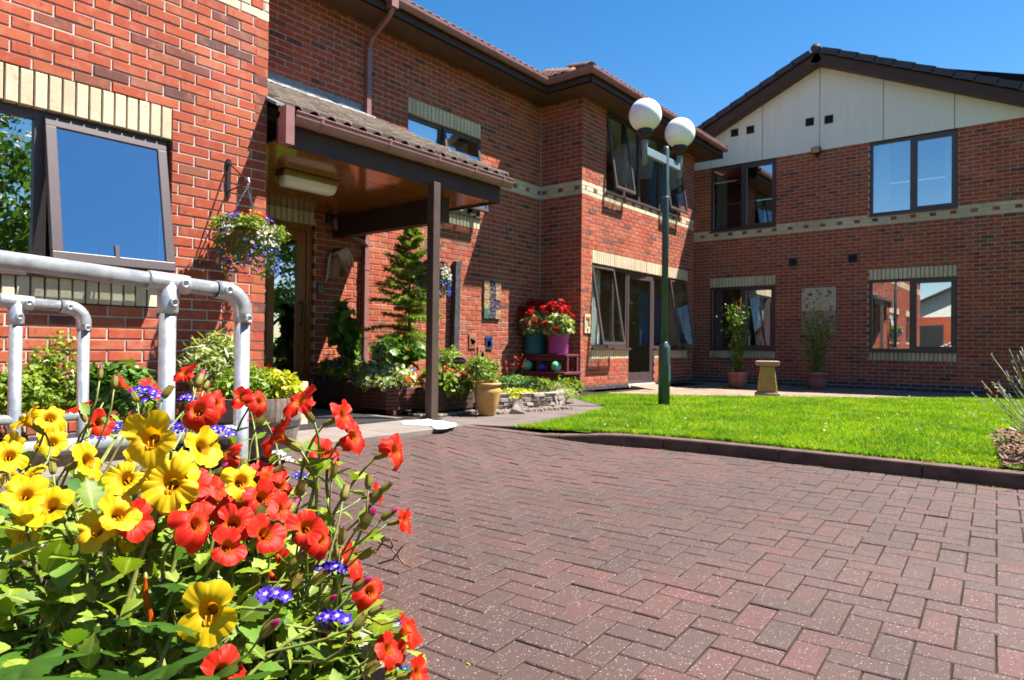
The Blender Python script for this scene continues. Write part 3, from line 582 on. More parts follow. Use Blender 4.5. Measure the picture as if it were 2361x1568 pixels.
# ================================================================== BUILDINGS
C = 0.075; SX, SH = 0.215, 0.065
class Wall:
    """one brick wall: u runs to the right as seen from outside, d runs inward"""
    def __init__(s, building, name, O, ud, inn, u0, u1, z0, z1, openings):
        s.O, s.ud, s.inn = Vector(O), Vector(ud), Vector(inn); s.u0, s.u1, s.z0, s.z1 = u0, u1, z0, z1; s.op = openings
        mb = MB(); us = sorted({u0+.004, u1-.004} | {a-.004 for a, b, c, d in openings} | {b+.004 for a, b, c, d in openings})
        zs = sorted({z0, z1} | {c-.004 for a, b, c, d in openings} | {d+.004 for a, b, c, d in openings})
        us = [v for v in us if u0 <= v <= u1]; zs = [v for v in zs if z0 <= v <= z1]
        for i in range(len(us)-1):
            run = None
            for j in range(len(zs)-1):
                uc, zc = (us[i]+us[i+1])/2, (zs[j]+zs[j+1])/2
                if any(a-.004 <= uc <= b+.004 and c-.004 <= zc <= d+.004 for a, b, c, d in openings):
                    if run: mb.obox(*s._bx(us[i], us[i+1], run[0], run[1])); run = None
                else: run = [run[0] if run else zs[j], zs[j+1]]
            if run: mb.obox(*s._bx(us[i], us[i+1], run[0], run[1]))
        s.obj = mb.build(name, 'mortar', building)
        s.items = []
    def _bx(s, ua, ub, za, zb):
        return (s.P((ua+ub)/2, 0.105/2+.003, (za+zb)/2), s.ud*(ub-ua)/2, s.inn*(0.099/2), Vector((0, 0, (zb-za)/2)))
    def P(s, u, d, z): return s.O + s.ud*u + s.inn*d + Vector((0, 0, z))
    def free(s, ua, ub, za, zb):
        segs = [(ua, ub)]
        for a, b, c, d in s.op:
            if min(zb, d)-max(za, c) > 0.02:
                ns = []
                for p, q in segs:
                    if b <= p or a >= q: ns.append((p, q)); continue
                    if a-p > .02: ns.append((p, a))
                    if q-b > .02: ns.append((b, q))
                segs = ns
        return segs
    def courses(s, c0, c1, bands=(), blue=(), shift=0.0):
        for k in range(c0, c1):
            za, zb = k*C+.005, k*C+.070
            off = (0.1125 if k % 2 else 0.0)+shift
            mat = 'cream_brick' if k in bands else 'blue_brick' if k in blue else 'red_brick'
            mid = bands and k == sorted(bands)[len(bands)//2]
            i0 = math.floor((s.u0-off)/.225)-1; i1 = math.ceil((s.u1-off)/.225)+1
            for i in range(i0, i1):
                if mid:   # stretcher, then a red header, across the middle course
                    p = s.u0 + (i-i0)*0.3375-0.2
                    cells = [(p+.005, p+.220, 'cream_brick'), (p+.230, p+.3325, 'red_brick')]
                else: cells = [(i*.225+off+.005, i*.225+off+.220, mat)]
                for a, b, mm in cells:
                    a, b = max(a, s.u0), min(b, s.u1)
                    if b-a < .025: continue
                    for p, q in s.free(a, b, za, zb):
                        if q-p > .022: s.items.append((p, q, za, zb, mm, 'band_brick' if k in bands else 'plinth_brick' if k in blue else 'brick'))
    def soldiers(s, ua, ub, za, zb, proud=0.0):
        n = max(1, round((ub-ua)/.075)); w = (ub-ua)/n
        for i in range(n):
            s.items.append((ua+i*w+.005, ua+(i+1)*w-.005, za+.004, zb-.004, 'cream_brick', 'soldier_brick'))
    def lay(s, quota):
        rest = {}; cand = {}
        for it in s.items:
            cpt = s.P((it[0]+it[1])/2, 0, (it[2]+it[3])/2)
            if inframe(cpt): cand.setdefault(it[5], []).append(((cpt-CP).dot(FWD), it))
        single = set()
        for kind, lst in cand.items():
            lst.sort(key=lambda t: t[0])
            take = lst[:quota.get(kind, 0)]; quota[kind] = quota.get(kind, 0)-len(take)
            single |= {t[1] for t in take}
        for it in s.items:
            ua, ub, za, zb, mat, kind = it
            dj = rng.gauss(0, .0012); r = rng.random()
            if it in single:
                me = brick_mesh(ub-ua, zb-za, mat)
                M4 = Matrix((s.ud, s.inn, Vector((0, 0, 1)))).transposed().to_4x4(); M4.translation = s.P(ua, dj, za+rng.gauss(0, .0006))
                link(kind, me, s.obj, M4)
            else:
                vs, fs = brick_geo(ub-ua, zb-za); o = s.P(ua, dj, za)
                rest.setdefault(mat, MB()).add([o+s.ud*v[0]+s.inn*v[1]+Vector((0, 0, v[2])) for v in vs], fs, r)
        for mat, mb in rest.items():
            tag(mb.build({'red_brick': 'brickwork', 'cream_brick': 'cream_brickwork', 'blue_brick': 'plinth_brickwork'}[mat], mat, s.obj), kind='stuff')
_bm = {}
def brick_geo(w, h, d=0.1, c=0.004):
    vs = [(c,0,c),(w-c,0,c),(w-c,0,h-c),(c,0,h-c),(0,c,0),(w,c,0),(w,c,h),(0,c,h),(0,d,0),(w,d,0),(w,d,h),(0,d,h)]
    fs = [(0,1,2,3)]+[(i, 4+i, 4+(i+1) % 4, (i+1) % 4) for i in range(4)]+[(4+i, 8+i, 8+(i+1) % 4, 4+(i+1) % 4) for i in range(4)]
    return vs, fs
def brick_mesh(w, h, mat):
    key = (round(w, 3), round(h, 3), mat)
    if key not in _bm:
        vs, fs = brick_geo(*key[:2]); _bm[key] = MB().add(vs, fs).mesh('brick', mat)
    return _bm[key]

YL, YM, YB, XG, XE, XB0, XB1 = 4.908, 7.032, 6.172, 15.432, 2.941, 9.462, 13.94
BAND = (44, 45, 46); EV = 4.945
home = thing('brick_building', (6, 8, 0), 'two storey red brick building with entrance canopy and projecting bay', 'building')
gab = thing('gable_building', (16.5, 4, 0), 'shaded red brick wing with white boarded gable across the lawn', 'building')
Q1 = {'brick': 300, 'soldier_brick': 300, 'band_brick': 260, 'plinth_brick': 40}
Q2 = {'brick': 300, 'soldier_brick': 200, 'band_brick': 200, 'plinth_brick': 60}
# entrance block (nearest, left edge)
WL = Wall(home, 'wall', (0, YL, 0), (1,0,0), (0,1,0), -5.0, XE, 0, EV, [(0.30, 2.20, 13*C, 32*C), (-3.2, -1.3, 13*C, 32*C)])
WL.courses(0, 66, BAND, (0, 1)); WL.soldiers(0.30, 2.20, 29*C, 32*C); WL.soldiers(0.30, 2.20, 13*C, 15.3*C); WL.soldiers(-3.2, -1.3, 29*C, 32*C); WL.soldiers(-3.2, -1.3, 13*C, 15.3*C)
WLs = Wall(home, 'wall', (XE, 0, 0), (0,1,0), (-1,0,0), YL, YM, 0, EV, []); WLs.courses(0, 66, BAND, (0, 1))
# main range
WM = Wall(home, 'wall', (0, YM, 0), (1,0,0), (0,1,0), XE, XB0, 0, EV, [(3.72, 4.865, 0.0, 32*C), (6.35, 7.88, 34*C, 56*C)])
WM.courses(0, 66, BAND, (0, 1), 0.05); WM.soldiers(3.72, 4.865, 29*C, 32*C); WM.soldiers(6.35, 7.88, 53*C, 56*C); WM.soldiers(6.35, 7.88, 34*C, 36.4*C)
# bay
WBs = Wall(home, 'wall', (XB0, 0, 0), (0,-1,0), (1,0,0), -YM, -YB, 0, EV, []); WBs.courses(0, 66, BAND, (0,))
WB = Wall(home, 'wall', (0, YB, 0), (1,0,0), (0,1,0), XB0, XB1, 0, EV,
          [(9.805, 13.64, 29*C, 32*C), (9.805, 11.08, 7*C, 29*C), (11.08, 12.13, 0.02, 29*C), (12.13, 13.64, 7*C, 29*C), (10.24, 13.25, 46*C, 66*C)])
WB.courses(0, 66, BAND, (0,)); WB.soldiers(9.805, 13.64, 29*C, 32*C); WB.soldiers(9.805, 11.08, 7*C, 9.25*C); WB.soldiers(12.13, 13.64, 7*C, 9.25*C)
WBe = Wall(home, 'wall', (XB1, 0, 0), (0,1,0), (-1,0,0), YB, YM+2, 0, EV, []); WBe.courses(0, 66, BAND, (0,))
# gable wing: u = -y
WG = Wall(gab, 'wall', (XG, 0, 0), (0,-1,0), (1,0,0), -9.4, 2.6, -0.075, 67*C,
          [(-6.425, -4.90, 7*C, 32*C), (-3.012, -1.49, 7*C, 32*C), (-6.425, -4.90, 46.6*C, 67*C), (-3.012, -1.49, 46.6*C, 67*C)])
WG.courses(-1, 67, BAND, (-1, 0))
for a, b in ((-6.425, -4.90), (-3.012, -1.49)):
    WG.soldiers(a, b, 29*C, 32*C); WG.soldiers(a, b, 7*C, 9.25*C)
for w in (WL, WM, WB, WBs, WBe, WLs): w.lay(Q1)
WG.lay(Q2)
# masonry behind the faces so that rooms are closed
MB().box((-5, 8.9, 0), (13.9, 9.0, 5)).box((-5, 4.95, 0), (-4.9, 8.9, 5)).build('rear_wall', 'mortar', home)
MB().box((19.5, -2.6, 0), (19.6, 9.4, 5)).box((15.5, -2.62, 0), (19.5, -2.58, 5)).box((15.5, 9.36, 0), (19.5, 9.42, 5)).build('rear_wall', 'mortar', gab)
MB().box((-4.9, 5.02, 2.46), (2.9, 8.9, 2.6)).box((2.95, 7.14, 2.46), (13.8, 8.9, 2.56)).box((9.6, 6.28, 2.56), (13.8, 7.14, 2.72)).build('upper_floor', 'room', home)
MB().box((15.55, -2.5, 2.5), (19.4, 9.3, 2.8)).build('upper_floor', 'room', gab)
MB().box((15.55, -2.5, 5.0), (19.4, 9.3, 5.06)).build('ceiling', 'room', gab)
MB().box((-4.9, 5.0, 4.88), (2.9, 8.9, 4.94)).box((2.95, 7.13, 4.88), (13.8, 8.9, 4.94)).box((9.56, 6.27, 4.88), (13.8, 7.13, 4.94)).build('ceiling', 'white_board', home)
# partitions
MB().box((5.9, 7.13, 0), (5.95, 8.9, 4.88)).box((8.4, 7.13, 0), (8.45, 8.9, 4.88)).box((9.56, 7.5, 0), (9.6, 8.9, 4.88)).box((3.0, 7.9, 0), (5.9, 7.95, 2.46)).build('partition', 'room', home)
MB().box((15.55, 4.3, 0), (19.4, 4.35, 5.0)).build('partition', 'room', gab)

# ---------------------------------------------------------------- windows
class WinAt:
    """window set in a wall: u,d,z in the wall's own frame"""
    def __init__(s, wall, building, ua, ub, za, zb, d=0.05, fw=0.055, sill=True, sillout=0.03, name='window'):
        s.w, s.b, s.d = wall, building, d
        mb = MB(); s.ua, s.ub, s.za, s.zb = ua, ub, za, zb
        for a, b, c, e in ((ua, ub, zb-fw, zb), (ua, ub, za, za+fw), (ua, ua+fw, za+fw, zb-fw), (ub-fw, ub, za+fw, zb-fw)): s.bar(mb, a, b, c, e)
        s.obj = mb.build(name, 'bronze_frame', building)
        if sill:
            m2 = MB(); m2.obox(wall.P((ua+ub)/2, (d+.05-sillout)/2, za-.012), wall.ud*((ub-ua)/2+.012), wall.inn*((d+.05+sillout)/2), Vector((0, 0, .018)))
            m2.build('sill', 'bronze_frame', s.obj, bevel=0.003)
    def bar(s, mb, a, b, c, e, d0=0, th=0.06):
        mb.obox(s.w.P((a+b)/2, s.d+d0+th/2, (c+e)/2), s.w.ud*(b-a)/2, s.w.inn*th/2, Vector((0, 0, (e-c)/2)))
    def bars(s, name, lst, d0=0.001, th=0.058):
        mb = MB()
        for l in lst: s.bar(mb, *l, d0, th)
        return mb.build(name, 'bronze_frame', s.obj)
    glass = 'window_glass'
    def pane(s, a, b, c, e, d0=0.03, name='pane'):
        mb = MB(); mb.obox(s.w.P((a+b)/2, s.d+d0, (c+e)/2), s.w.ud*(b-a)/2, s.w.inn*.003, Vector((0, 0, (e-c)/2)))
        return mb.build(name, s.glass, s.obj)
    def casement(s, a, b, c, e, ang, fw=0.055):
        # top-hung sash pushed out at its foot
        w = s.w; top = w.P((a+b)/2, s.d+.012, e); ca, sa = math.cos(ang), math.sin(ang)
        dn = -w.inn*sa + Vector((0, 0, -ca)); out = -w.inn*ca + Vector((0, 0, sa)); H = e-c; hw = (b-a)/2
        f = MB()
        f.obox(top+dn*fw/2+out*.02, w.ud*hw, dn*fw/2, out*.022); f.obox(top+dn*(H-fw/2)+out*.02, w.ud*hw, dn*fw/2, out*.022)
        for sg in (-1, 1): f.obox(top+w.ud*sg*(hw-fw/2)+dn*H/2+out*.02, w.ud*fw/2, dn*(H/2-fw), out*.022)
        f.build('casement', 'bronze_frame', s.obj, bevel=0.004)
        g = MB(); g.obox(top+dn*H/2+out*.026, w.ud*(hw-fw), dn*(H/2-fw), out*.003); g.build('casement_pane', s.glass, s.obj)
        foot = top+dn*(H-.02); MB().tube([foot+w.ud*0.02, w.P((a+b)/2-.12, s.d+.02, c+.03)], .006, 6).build('stay', 'black_metal', s.obj)
        hb = top+dn*(H-.09)+out*.03; MB().obox(hb, w.ud*.012, dn*.05, out*.012).build('handle', 'bronze_frame', s.obj)
        return f
    def curtain(s, a, b, c, e, d0=0.16, mat='curtain', folds=None):
        k = folds or max(3, int((b-a)/.06)); mb = MB(); n = k*6; vs = []
        for i in range(n+1):
            u = a+(b-a)*i/n; dd = s.d+d0+.022*math.sin(i/6*2*math.pi)
            vs += [s.w.P(u, dd, c), s.w.P(u, dd, e)]
        mb.add(vs, [(2*i, 2*i+2, 2*i+3, 2*i+1) for i in range(n)])
        return mb.build('curtain', mat, s.obj, True)
    def void(s, depth=2.2):
        pass
# entrance-block window
w = WinAt(WL, home, 0.30, 2.20, 15.45*C, 29*C, 0.055)
w.bars('mullion', [(1.385, 1.455, 15.45*C+.055, 29*C-.055)]); w.pane(0.355, 1.385, 15.45*C+.055, 29*C-.055)
w.casement(1.43, 2.17, 15.45*C+.04, 29*C-.035, math.radians(11.5), 0.062)
w.curtain(0.36, 0.62, 15.45*C+.06, 29*C-.06)
w = WinAt(WL, home, -3.2, -1.3, 15.45*C, 29*C, 0.055); w.bars('mullion', [(-2.29, -2.21, 15.45*C+.055, 29*C-.055)])
w.pane(-3.145, -2.29, 15.45*C+.055, 29*C-.055); w.pane(-2.21, -1.355, 15.45*C+.055, 29*C-.055)
# main range stair window
w = WinAt(WM, home, 6.35, 7.88, 36.55*C, 53*C, 0.05)
w.bars('mullion', [(7.02, 7.09, 36.55*C+.055, 53*C-.055)]); w.pane(6.405, 7.02, 36.55*C+.055, 53*C-.055)
w.casement(7.07, 7.86, 36.55*C+.03, 53*C-.03, math.radians(11), 0.05)
w.curtain(6.42, 7.0, 36.55*C+.06, 53*C-.06); w.curtain(7.12, 7.8, 36.55*C+.06, 53*C-.06)
# bay upper window
zb0, zb1 = 47*C-.05, 65.6*C
w = WinAt(WB, home, 10.24, 13.25, zb0, zb1, 0.05); w.glass = 'clear_glass'
w.bars('mullion', [(10.93, 11.0, zb0+.055, zb1-.055), (11.50, 11.57, zb0+.055, zb1-.055), (12.36, 12.43, zb0+.055, zb1-.055)])
w.pane(11.0, 11.50, zb0+.055, zb1-.055); w.pane(11.57, 12.36, zb0+.055, zb1-.055)
w.casement(10.27, 10.97, zb0+.03, zb1-.03, math.radians(9), 0.05); w.casement(12.40, 13.22, zb0+.03, zb1-.03, math.radians(9), 0.05)
MB().box((10.3, 8.6, 3.4), (13.2, 8.65, 4.6)).build('inner_wall', 'white_board', w.obj)
w.curtain(12.5, 13.1, zb0+.08, zb1-.1, 0.3, 'linen_blue')
# bay lower window left, glazed door, window right
zl0, zl1 = 9.6*C, 29*C
w = WinAt(WB, home, 9.805, 11.10, zl0, zl1, 0.05, sillout=0.05); w.glass = 'clear_glass'
w.bars('mullion', [(10.56, 10.63, zl0+.055, zl1-.055)]); w.pane(10.63, 11.045, zl0+.055, zl1-.055)
w.casement(9.83, 10.59, zl0+.03, zl1-.03, math.radians(10), 0.05); w.curtain(9.86, 10.42, zl0+.06, zl1-.06, 0.18)
w = WinAt(WB, home, 12.13, 13.64, zl0, zl1, 0.05, sillout=0.05); w.glass = 'clear_glass'
w.bars('mullion', [(12.80, 12.87, zl0+.055, zl1-.055)]); w.pane(12.185, 12.80, zl0+.055, zl1-.055)
w.casement(12.84, 13.61, zl0+.03, zl1-.03, math.radians(9), 0.05); w.curtain(12.3, 12.75, zl0+.06, zl1-.3, 0.4, 'linen_blue'); w.curtain(12.95, 13.5, zl0+.06, zl1-.3, 0.4, 'linen_blue')
d = WinAt(WB, home, 11.105, 12.125, 0.05, 29*C, 0.04, 0.06, False, name='garden_door')
MB().box((11.08, YB-.02, 0.0), (12.13, YB+.14, 0.05)).build('threshold', 'threshold', d.obj)
# the leaf stands folded outward
hinge = Vector((12.05, YB+.03, 0)); ang = math.radians(248)
la = Vector((math.cos(ang)*-1, -abs(math.sin(ang)), 0)); la = Vector((-0.94, 0.10, 0)).normalized(); ln_ = Vector((0, 0, 1)).cross(la)
leaf = MB()
for a, b, c, e in ((0, .93, .06, .26), (0, .93, 2.03, 2.12), (0, .085, .26, 2.03), (.845, .93, .26, 2.03)):
    leaf.obox(hinge+la*((a+b)/2)+Vector((0, 0, (c+e)/2)), la*(b-a)/2, ln_*.022, Vector((0, 0, (e-c)/2)))
leaf.build('door_leaf', 'bronze_frame', d.obj, bevel=0.003)
MB().obox(hinge+la*.465+Vector((0, 0, 1.145)), la*.38, ln_*.004, Vector((0, 0, .885))).build('pane', 'clear_glass', d.obj)
MB().obox(hinge+la*.885+ln_*.03+Vector((0, 0, 1.12)), la*.045, ln_*.008, Vector((0, 0, .15))).build('push_plate', 'white_plastic', d.obj)
lt = thing('ceiling_lamp', (11.6, 7.6, 2.3), 'lit yellow tube lamp on the ceiling inside the garden door', 'lamp')
MB().box((10.6, 7.55, 2.27), (12.0, 7.65, 2.31)).build('lamp_tube', 'lamp_tube', lt); MB().box((10.55, 7.53, 2.311), (12.05, 7.67, 2.40)).build('lamp_body', 'white_plastic', lt)
arm = thing('armchair', (11.55, 7.2, 0), 'beige armchair inside the garden door', 'chair')
MB().box((11.3, 7.1, .32), (11.85, 7.65, .46)).build('seat', 'cream_stone', arm, bevel=.04); MB().box((11.3, 7.58, .44), (11.85, 7.72, 1.05)).build('backrest', 'cream_stone', arm, bevel=.05)
for dx in (11.33, 11.78):
    for dy in (7.15, 7.62): MB().box((dx, dy, .1), (dx+.04, dy+.04, .32)).build('leg', 'old_wood', arm)
MB().box((9.6, 6.3, .08), (13.8, 8.9, .1)).build('floor', 'room', home)
# gable windows
for (a, b) in ((-6.425, -4.90), (-3.012, -1.49)):
    for (z0, z1, low) in ((9.6*C, 29*C, True), (46.75*C, 66.9*C, False)):
        w = WinAt(WG, gab, a, b, z0, z1, 0.04)
        mid = a+(b-a)*0.50
        w.bars('mullion', [(mid-.04, mid+.04, z0+.055, z1-.055)]); w.pane(a+.055, mid-.04, z0+.055, z1-.055); w.pane(mid+.04, b-.055, z0+.055, z1-.055)
        w.bars('opening_frame', [(mid+.04, b-.055, z1-.10, z1-.055), (mid+.04, b-.055, z0+.055, z0+.10), (mid+.04, mid+.085, z0+.1, z1-.1), (b-.10, b-.055, z0+.1, z1-.1)], -.008, .05)
        w.curtain(a+.07, a+.07+(.26 if not low else .17), z0+.06, z1-.06, 0.15)
        if not low and a > -4: w.curtain(b-.22, b-.07, z0+.06, z1-.06, 0.15)
# ================================================================== EAVES AND ROOFS
PT = math.tan(math.radians(29))
def eave_run(pts, building, brackets=True):
    """fascia + gutter along an outward polyline (list of xy), outward is to the right of travel"""
    f = MB(); gt = MB(); n = len(pts)
    for i in range(n-1):
        a, b = Vector((*pts[i], 0)), Vector((*pts[i+1], 0)); t = (b-a).normalized(); out = Vector((t.y, -t.x, 0))
        f.obox((a+b)/2 - out*.011 + Vector((0, 0, 5.015)), t*((b-a).length/2), out*.011, Vector((0, 0, .095)))
    f.build('fascia', 'fascia_paint', building)
    # half-round gutter swept along the line with mitred corners
    prof = [(math.cos(a), math.sin(a)) for a in np.linspace(math.pi, 2*math.pi, 9)]
    rings = []
    for i in range(n):
        p = Vector((*pts[i], 0)); dirs = []
        if i > 0: dirs.append((Vector((*pts[i], 0))-Vector((*pts[i-1], 0))).normalized())
        if i < n-1: dirs.append((Vector((*pts[i+1], 0))-Vector((*pts[i], 0))).normalized())
        outs = [Vector((t.y, -t.x, 0)) for t in dirs]; o = outs[0] if len(outs) == 1 else (outs[0]+outs[1]).normalized()/max(.3, (outs[0]+outs[1]).normalized().dot(outs[0]))
        ring = [p+o*(.060+.056*c)+Vector((0, 0, 5.135+.095*s)) for c, s in prof] + [p+o*(.060+.050*c)+Vector((0, 0, 5.135+.089*s)) for c, s in reversed(prof)]
        # front bead
        rings.append(ring)
    k = len(rings[0]); vs = [q for r in rings for q in r]
    fs = [(i*k+j, (i+1)*k+j, (i+1)*k+(j+1) % k, i*k+(j+1) % k) for i in range(n-1) for j in range(k)] + [tuple(range(k)), tuple(range((n-1)*k+k-1, (n-1)*k-1, -1))]
    go = MB().add(vs, fs).build('gutter', 'gutter_plastic', building, False)
    if brackets:
        for i in range(n-1):
            a, b = Vector((*pts[i], 0)), Vector((*pts[i+1], 0)); L = (b-a).length; t = (b-a).normalized(); out = Vector((t.y, -t.x, 0)); m_ = max(1, int(L/0.9))
            for j in range(m_):
                c = a+t*(L*(j+.5)/m_); pr = [c+out*(.060+.061*x)+Vector((0, 0, 5.135+.101*z)) for x, z in prof]
                pr = pr + [pr[-1]+Vector((0, 0, .012))]
                mb = MB(); vs = [q+t*s*.014 for q in pr for s in (-1, 1)]; mb.add(vs, [(2*q, 2*q+2, 2*q+3, 2*q+1) for q in range(len(pr)-1)]); mb.build('bracket', 'gutter_plastic', go)
OH = 0.44
ml = [(-5.2, YL-OH), (XE+.25, YL-OH)]
eave_run(ml, home)
mpts = [(XE+.25, YM-OH), (XB0-OH, YM-OH), (XB0-OH, YB-OH), (XB1+.50, YB-OH)]
eave_run(mpts, home)
MB().box((-5.2, YL-OH, 4.925), (XE+.25, YL+.12, 4.945)).box((XE+.25, YM-OH, 4.925), (XB0+.05, YM+.1, 4.944)).box((XB0-OH, YB-OH, 4.925), (XB1+.50, YB+.1, 4.946)).box((XB0-OH, YB+.1, 4.926), (XB0+.1, YM-OH, 4.945)).box((XB1, YB+.1, 4.926), (XB1+.5, YM+2, 4.946)).build('soffit', 'soffit_board', home)
# roof slopes: slabs under the tiles
z0 = 5.13
def slope(mb, quad, th=.03):
    a = [Vector(q) for q in quad]; nrm = (a[1]-a[0]).cross(a[-1]-a[0]).normalized(); n = len(a)
    vs = a+[p-nrm*th for p in a]; mb.add(vs, [tuple(range(n)), tuple(range(2*n-1, n-1, -1))]+[(i, n+i, n+(i+1) % n, (i+1) % n) for i in range(n)])
ev = YM-OH-.03; rid = 10.2; rz = z0+(rid-ev)*PT
roof = MB(); slope(roof, [(XE+.2, ev, z0), (XB1+.5, ev, z0), (XB1+.5, rid, rz), (XE+.2, rid, rz)])
slope(roof, [(XB1+.5, 13.8, z0), (XE+.2, 13.8, z0), (XE+.2, rid, rz), (XB1+.5, rid, rz)])
el = YL-OH-.03; rl = z0+(rid-el)*PT*0.8
slope(roof, [(-5.2, el, z0), (XE+.25, el, z0), (XE+.25, rid, rl), (-5.2, rid, rl)])
# bay: hipped at its left end
eb = YB-OH-.03; xl = XB0-OH-.03; dz = 1.1
slope(roof, [(xl, eb, z0), (XB1+.53, eb, z0), (XB1+.53, eb+dz/PT, z0+dz), (xl+dz/PT, eb+dz/PT, z0+dz)])
slope(roof, [(xl, eb+2.2*dz/PT, z0), (xl, eb, z0), (xl+dz/PT, eb+dz/PT, z0+dz), (xl+dz/PT, eb+2.2*dz/PT, z0+dz)])
ro = roof.build('roof', 'roof_tile_red', home)
# rolled tiles of the eaves courses
def roll_tile(w, l, th=.012, roll=.032, n=8):
    """single-roll tile: x across, y up the slope, z out of the roof"""
    vs = []
    for yy in (0, l):
        for i in range(n+1):
            u = i/n; x = (u-.5)*w
            z = roll*math.sqrt(max(0, 1-((u-.68)/.32)**2)) if u > .36 else -.006*math.sin(u/.36*math.pi)
            vs.append((x, yy, z+.012)); 
    for i in range(n+1):
        vs.append((vs[i][0], 0, vs[i][2]-th))
    k = n+1
    fs = [(i, i+1, k+i+1, k+i) for i in range(n)] + [(2*k+i, 2*k+i+1, i+1, i) for i in range(n)]
    return vs, fs
TV, TF = roll_tile(.150, .36, .014, .045, 12)
tile_me = MB().add(TV, TF).mesh('tile', 'roof_tile_red', True)
def slope_frame(o, across, up):
    a, u = Vector(across).normalized(), Vector(up).normalized(); M4 = Matrix((a, u, a.cross(u))).transposed().to_4x4(); M4.translation = o; return M4
up = Vector((0, 1, PT)).normalized()
nt_ = 0
x = XE+.3
while x < xl-.1:
    for r in range(2):
        link('tile', tile_me, ro, slope_frame(Vector((x, ev-.02, z0+.006))+up*(r*.31)+Vector((0, 0, .008*(r+1))), (1,0,0), up))
    x += .150
x = xl+.08
while x < XB1+.55:
    for r in range(2):
      if x > xl+.12+r*.34: link('tile', tile_me, ro, slope_frame(Vector((x+.0, eb-.02, z0+.006))+up*(r*.31)+Vector((0, 0, .008*(r+1))), (1,0,0), up))
    x += .150
upx = Vector((1, 0, PT)).normalized()
for i in range(14):
    yy = eb+.12+i*.15
    for r in range(int(max(0, (yy-eb-.22)/.30)) + 0):
        link('tile', tile_me, ro, slope_frame(Vector((xl-.02, yy, z0+.006))+upx*(r*.31)+Vector((0, 0, .008*(r+1))), (0,-1,0), upx))
hip = MB()
for i in range(5):
    a = Vector((xl+.04, eb+.04, z0+.035))+Vector((1, 1, PT)).normalized()*(i*.36); b = a+Vector((1, 1, PT)).normalized()*.40+Vector((0, 0, .015))
    MB().tube([a, b], [.085, .075], 12).build('hip_tile', 'roof_tile_red', ro)
# downpipe from the main eave, with its swan neck and hopper
dp = MB()
sx = 5.615
for a, b in (((sx-.034, YM-.075, 0.02), (sx+.034, YM-.008, 4.62)),): dp.box(a, b)
dp.tube([(sx, YM-.042, 4.58), (sx, YM-.12, 4.72), (sx, YM-OH+.0, 4.90), (sx, YM-OH-.06, 4.98), (sx, YM-OH-.06, 5.07)], .036, 4)
dpo = dp.build('downpipe', 'gutter_plastic', home)
MB().box((sx-.055, YM-OH-.12, 4.98), (sx+.055, YM-OH-.003, 5.10)).build('outlet', 'gutter_plastic', dpo)
for zz in (0.5, 1.7, 3.2, 4.3): MB().box((sx-.042, YM-.08, zz), (sx+.042, YM-.003, zz+.05)).build('pipe_clip', 'gutter_plastic', dpo)
# movement joint in the inner corner
MB().box((XB0-.012, YM-.012, 0.05), (XB0-.001, YM-.001, 4.92)).build('movement_joint', 'mortar', home)

# ---- gable wing roof
AY, AZ = 3.985, 7.10; GP = 0.465; XF = 15.10
gr = MB()
for sg in (-1, 1):
    e = 5.9
    slope(gr, [(XF, AY, AZ), (XF, AY+sg*e, AZ-GP*e), (21.5, AY+sg*e, AZ-GP*e), (21.5, AY, AZ)], .04) if sg < 0 else slope(gr, [(XF, AY+e, AZ-GP*e), (XF, AY, AZ), (21.5, AY, AZ), (21.5, AY+e, AZ-GP*e)], .04)
gro = gr.build('roof', 'gable_tile', gab)
def along(sg, s, drop=0.0, x=XF): return Vector((x, AY+sg*s, AZ-GP*s+drop))
cs = math.cos(math.atan(GP))
for sg in (-1, 1):
    tdir = Vector((0, sg, -GP)).normalized(); nrm = Vector((0, sg*GP, 1)).normalized()
    # verge tiles, lapped
    for i in range(17):
        s = .10+i*.335
        c = along(sg, s+.19)+nrm*.045+Vector((.10, 0, 0))+nrm*.012
        MB().obox(c, (.16, 0, 0), (tdir+nrm*.055).normalized()*.20, nrm*.013).build('tile', 'gable_tile', gro)
        MB().obox(c+Vector((-.155, 0, 0))-nrm*.055, (.012, 0, 0), (tdir+nrm*.055).normalized()*.195, nrm*.058).build('verge_tile', 'gable_tile', gro)
    c = along(sg, 2.95, x=XF+.02)-nrm*.165
    MB().obox(c, (.018, 0, 0), tdir*(2.95/cs), nrm*.10).build('bargeboard', 'fascia_paint', gab)
    MB().obox(along(sg, 2.95, x=XF+.17)-nrm*.235, (.15, 0, 0), tdir*(2.95/cs), nrm*.008).build('soffit', 'soffit_board', gab)
rt_ = MB(); rt_.tube([(XF-.05, AY, AZ+.015), (21.5, AY, AZ+.015)], .10, 16); rt_.build('ridge_tile', 'gable_tile', gro, True)
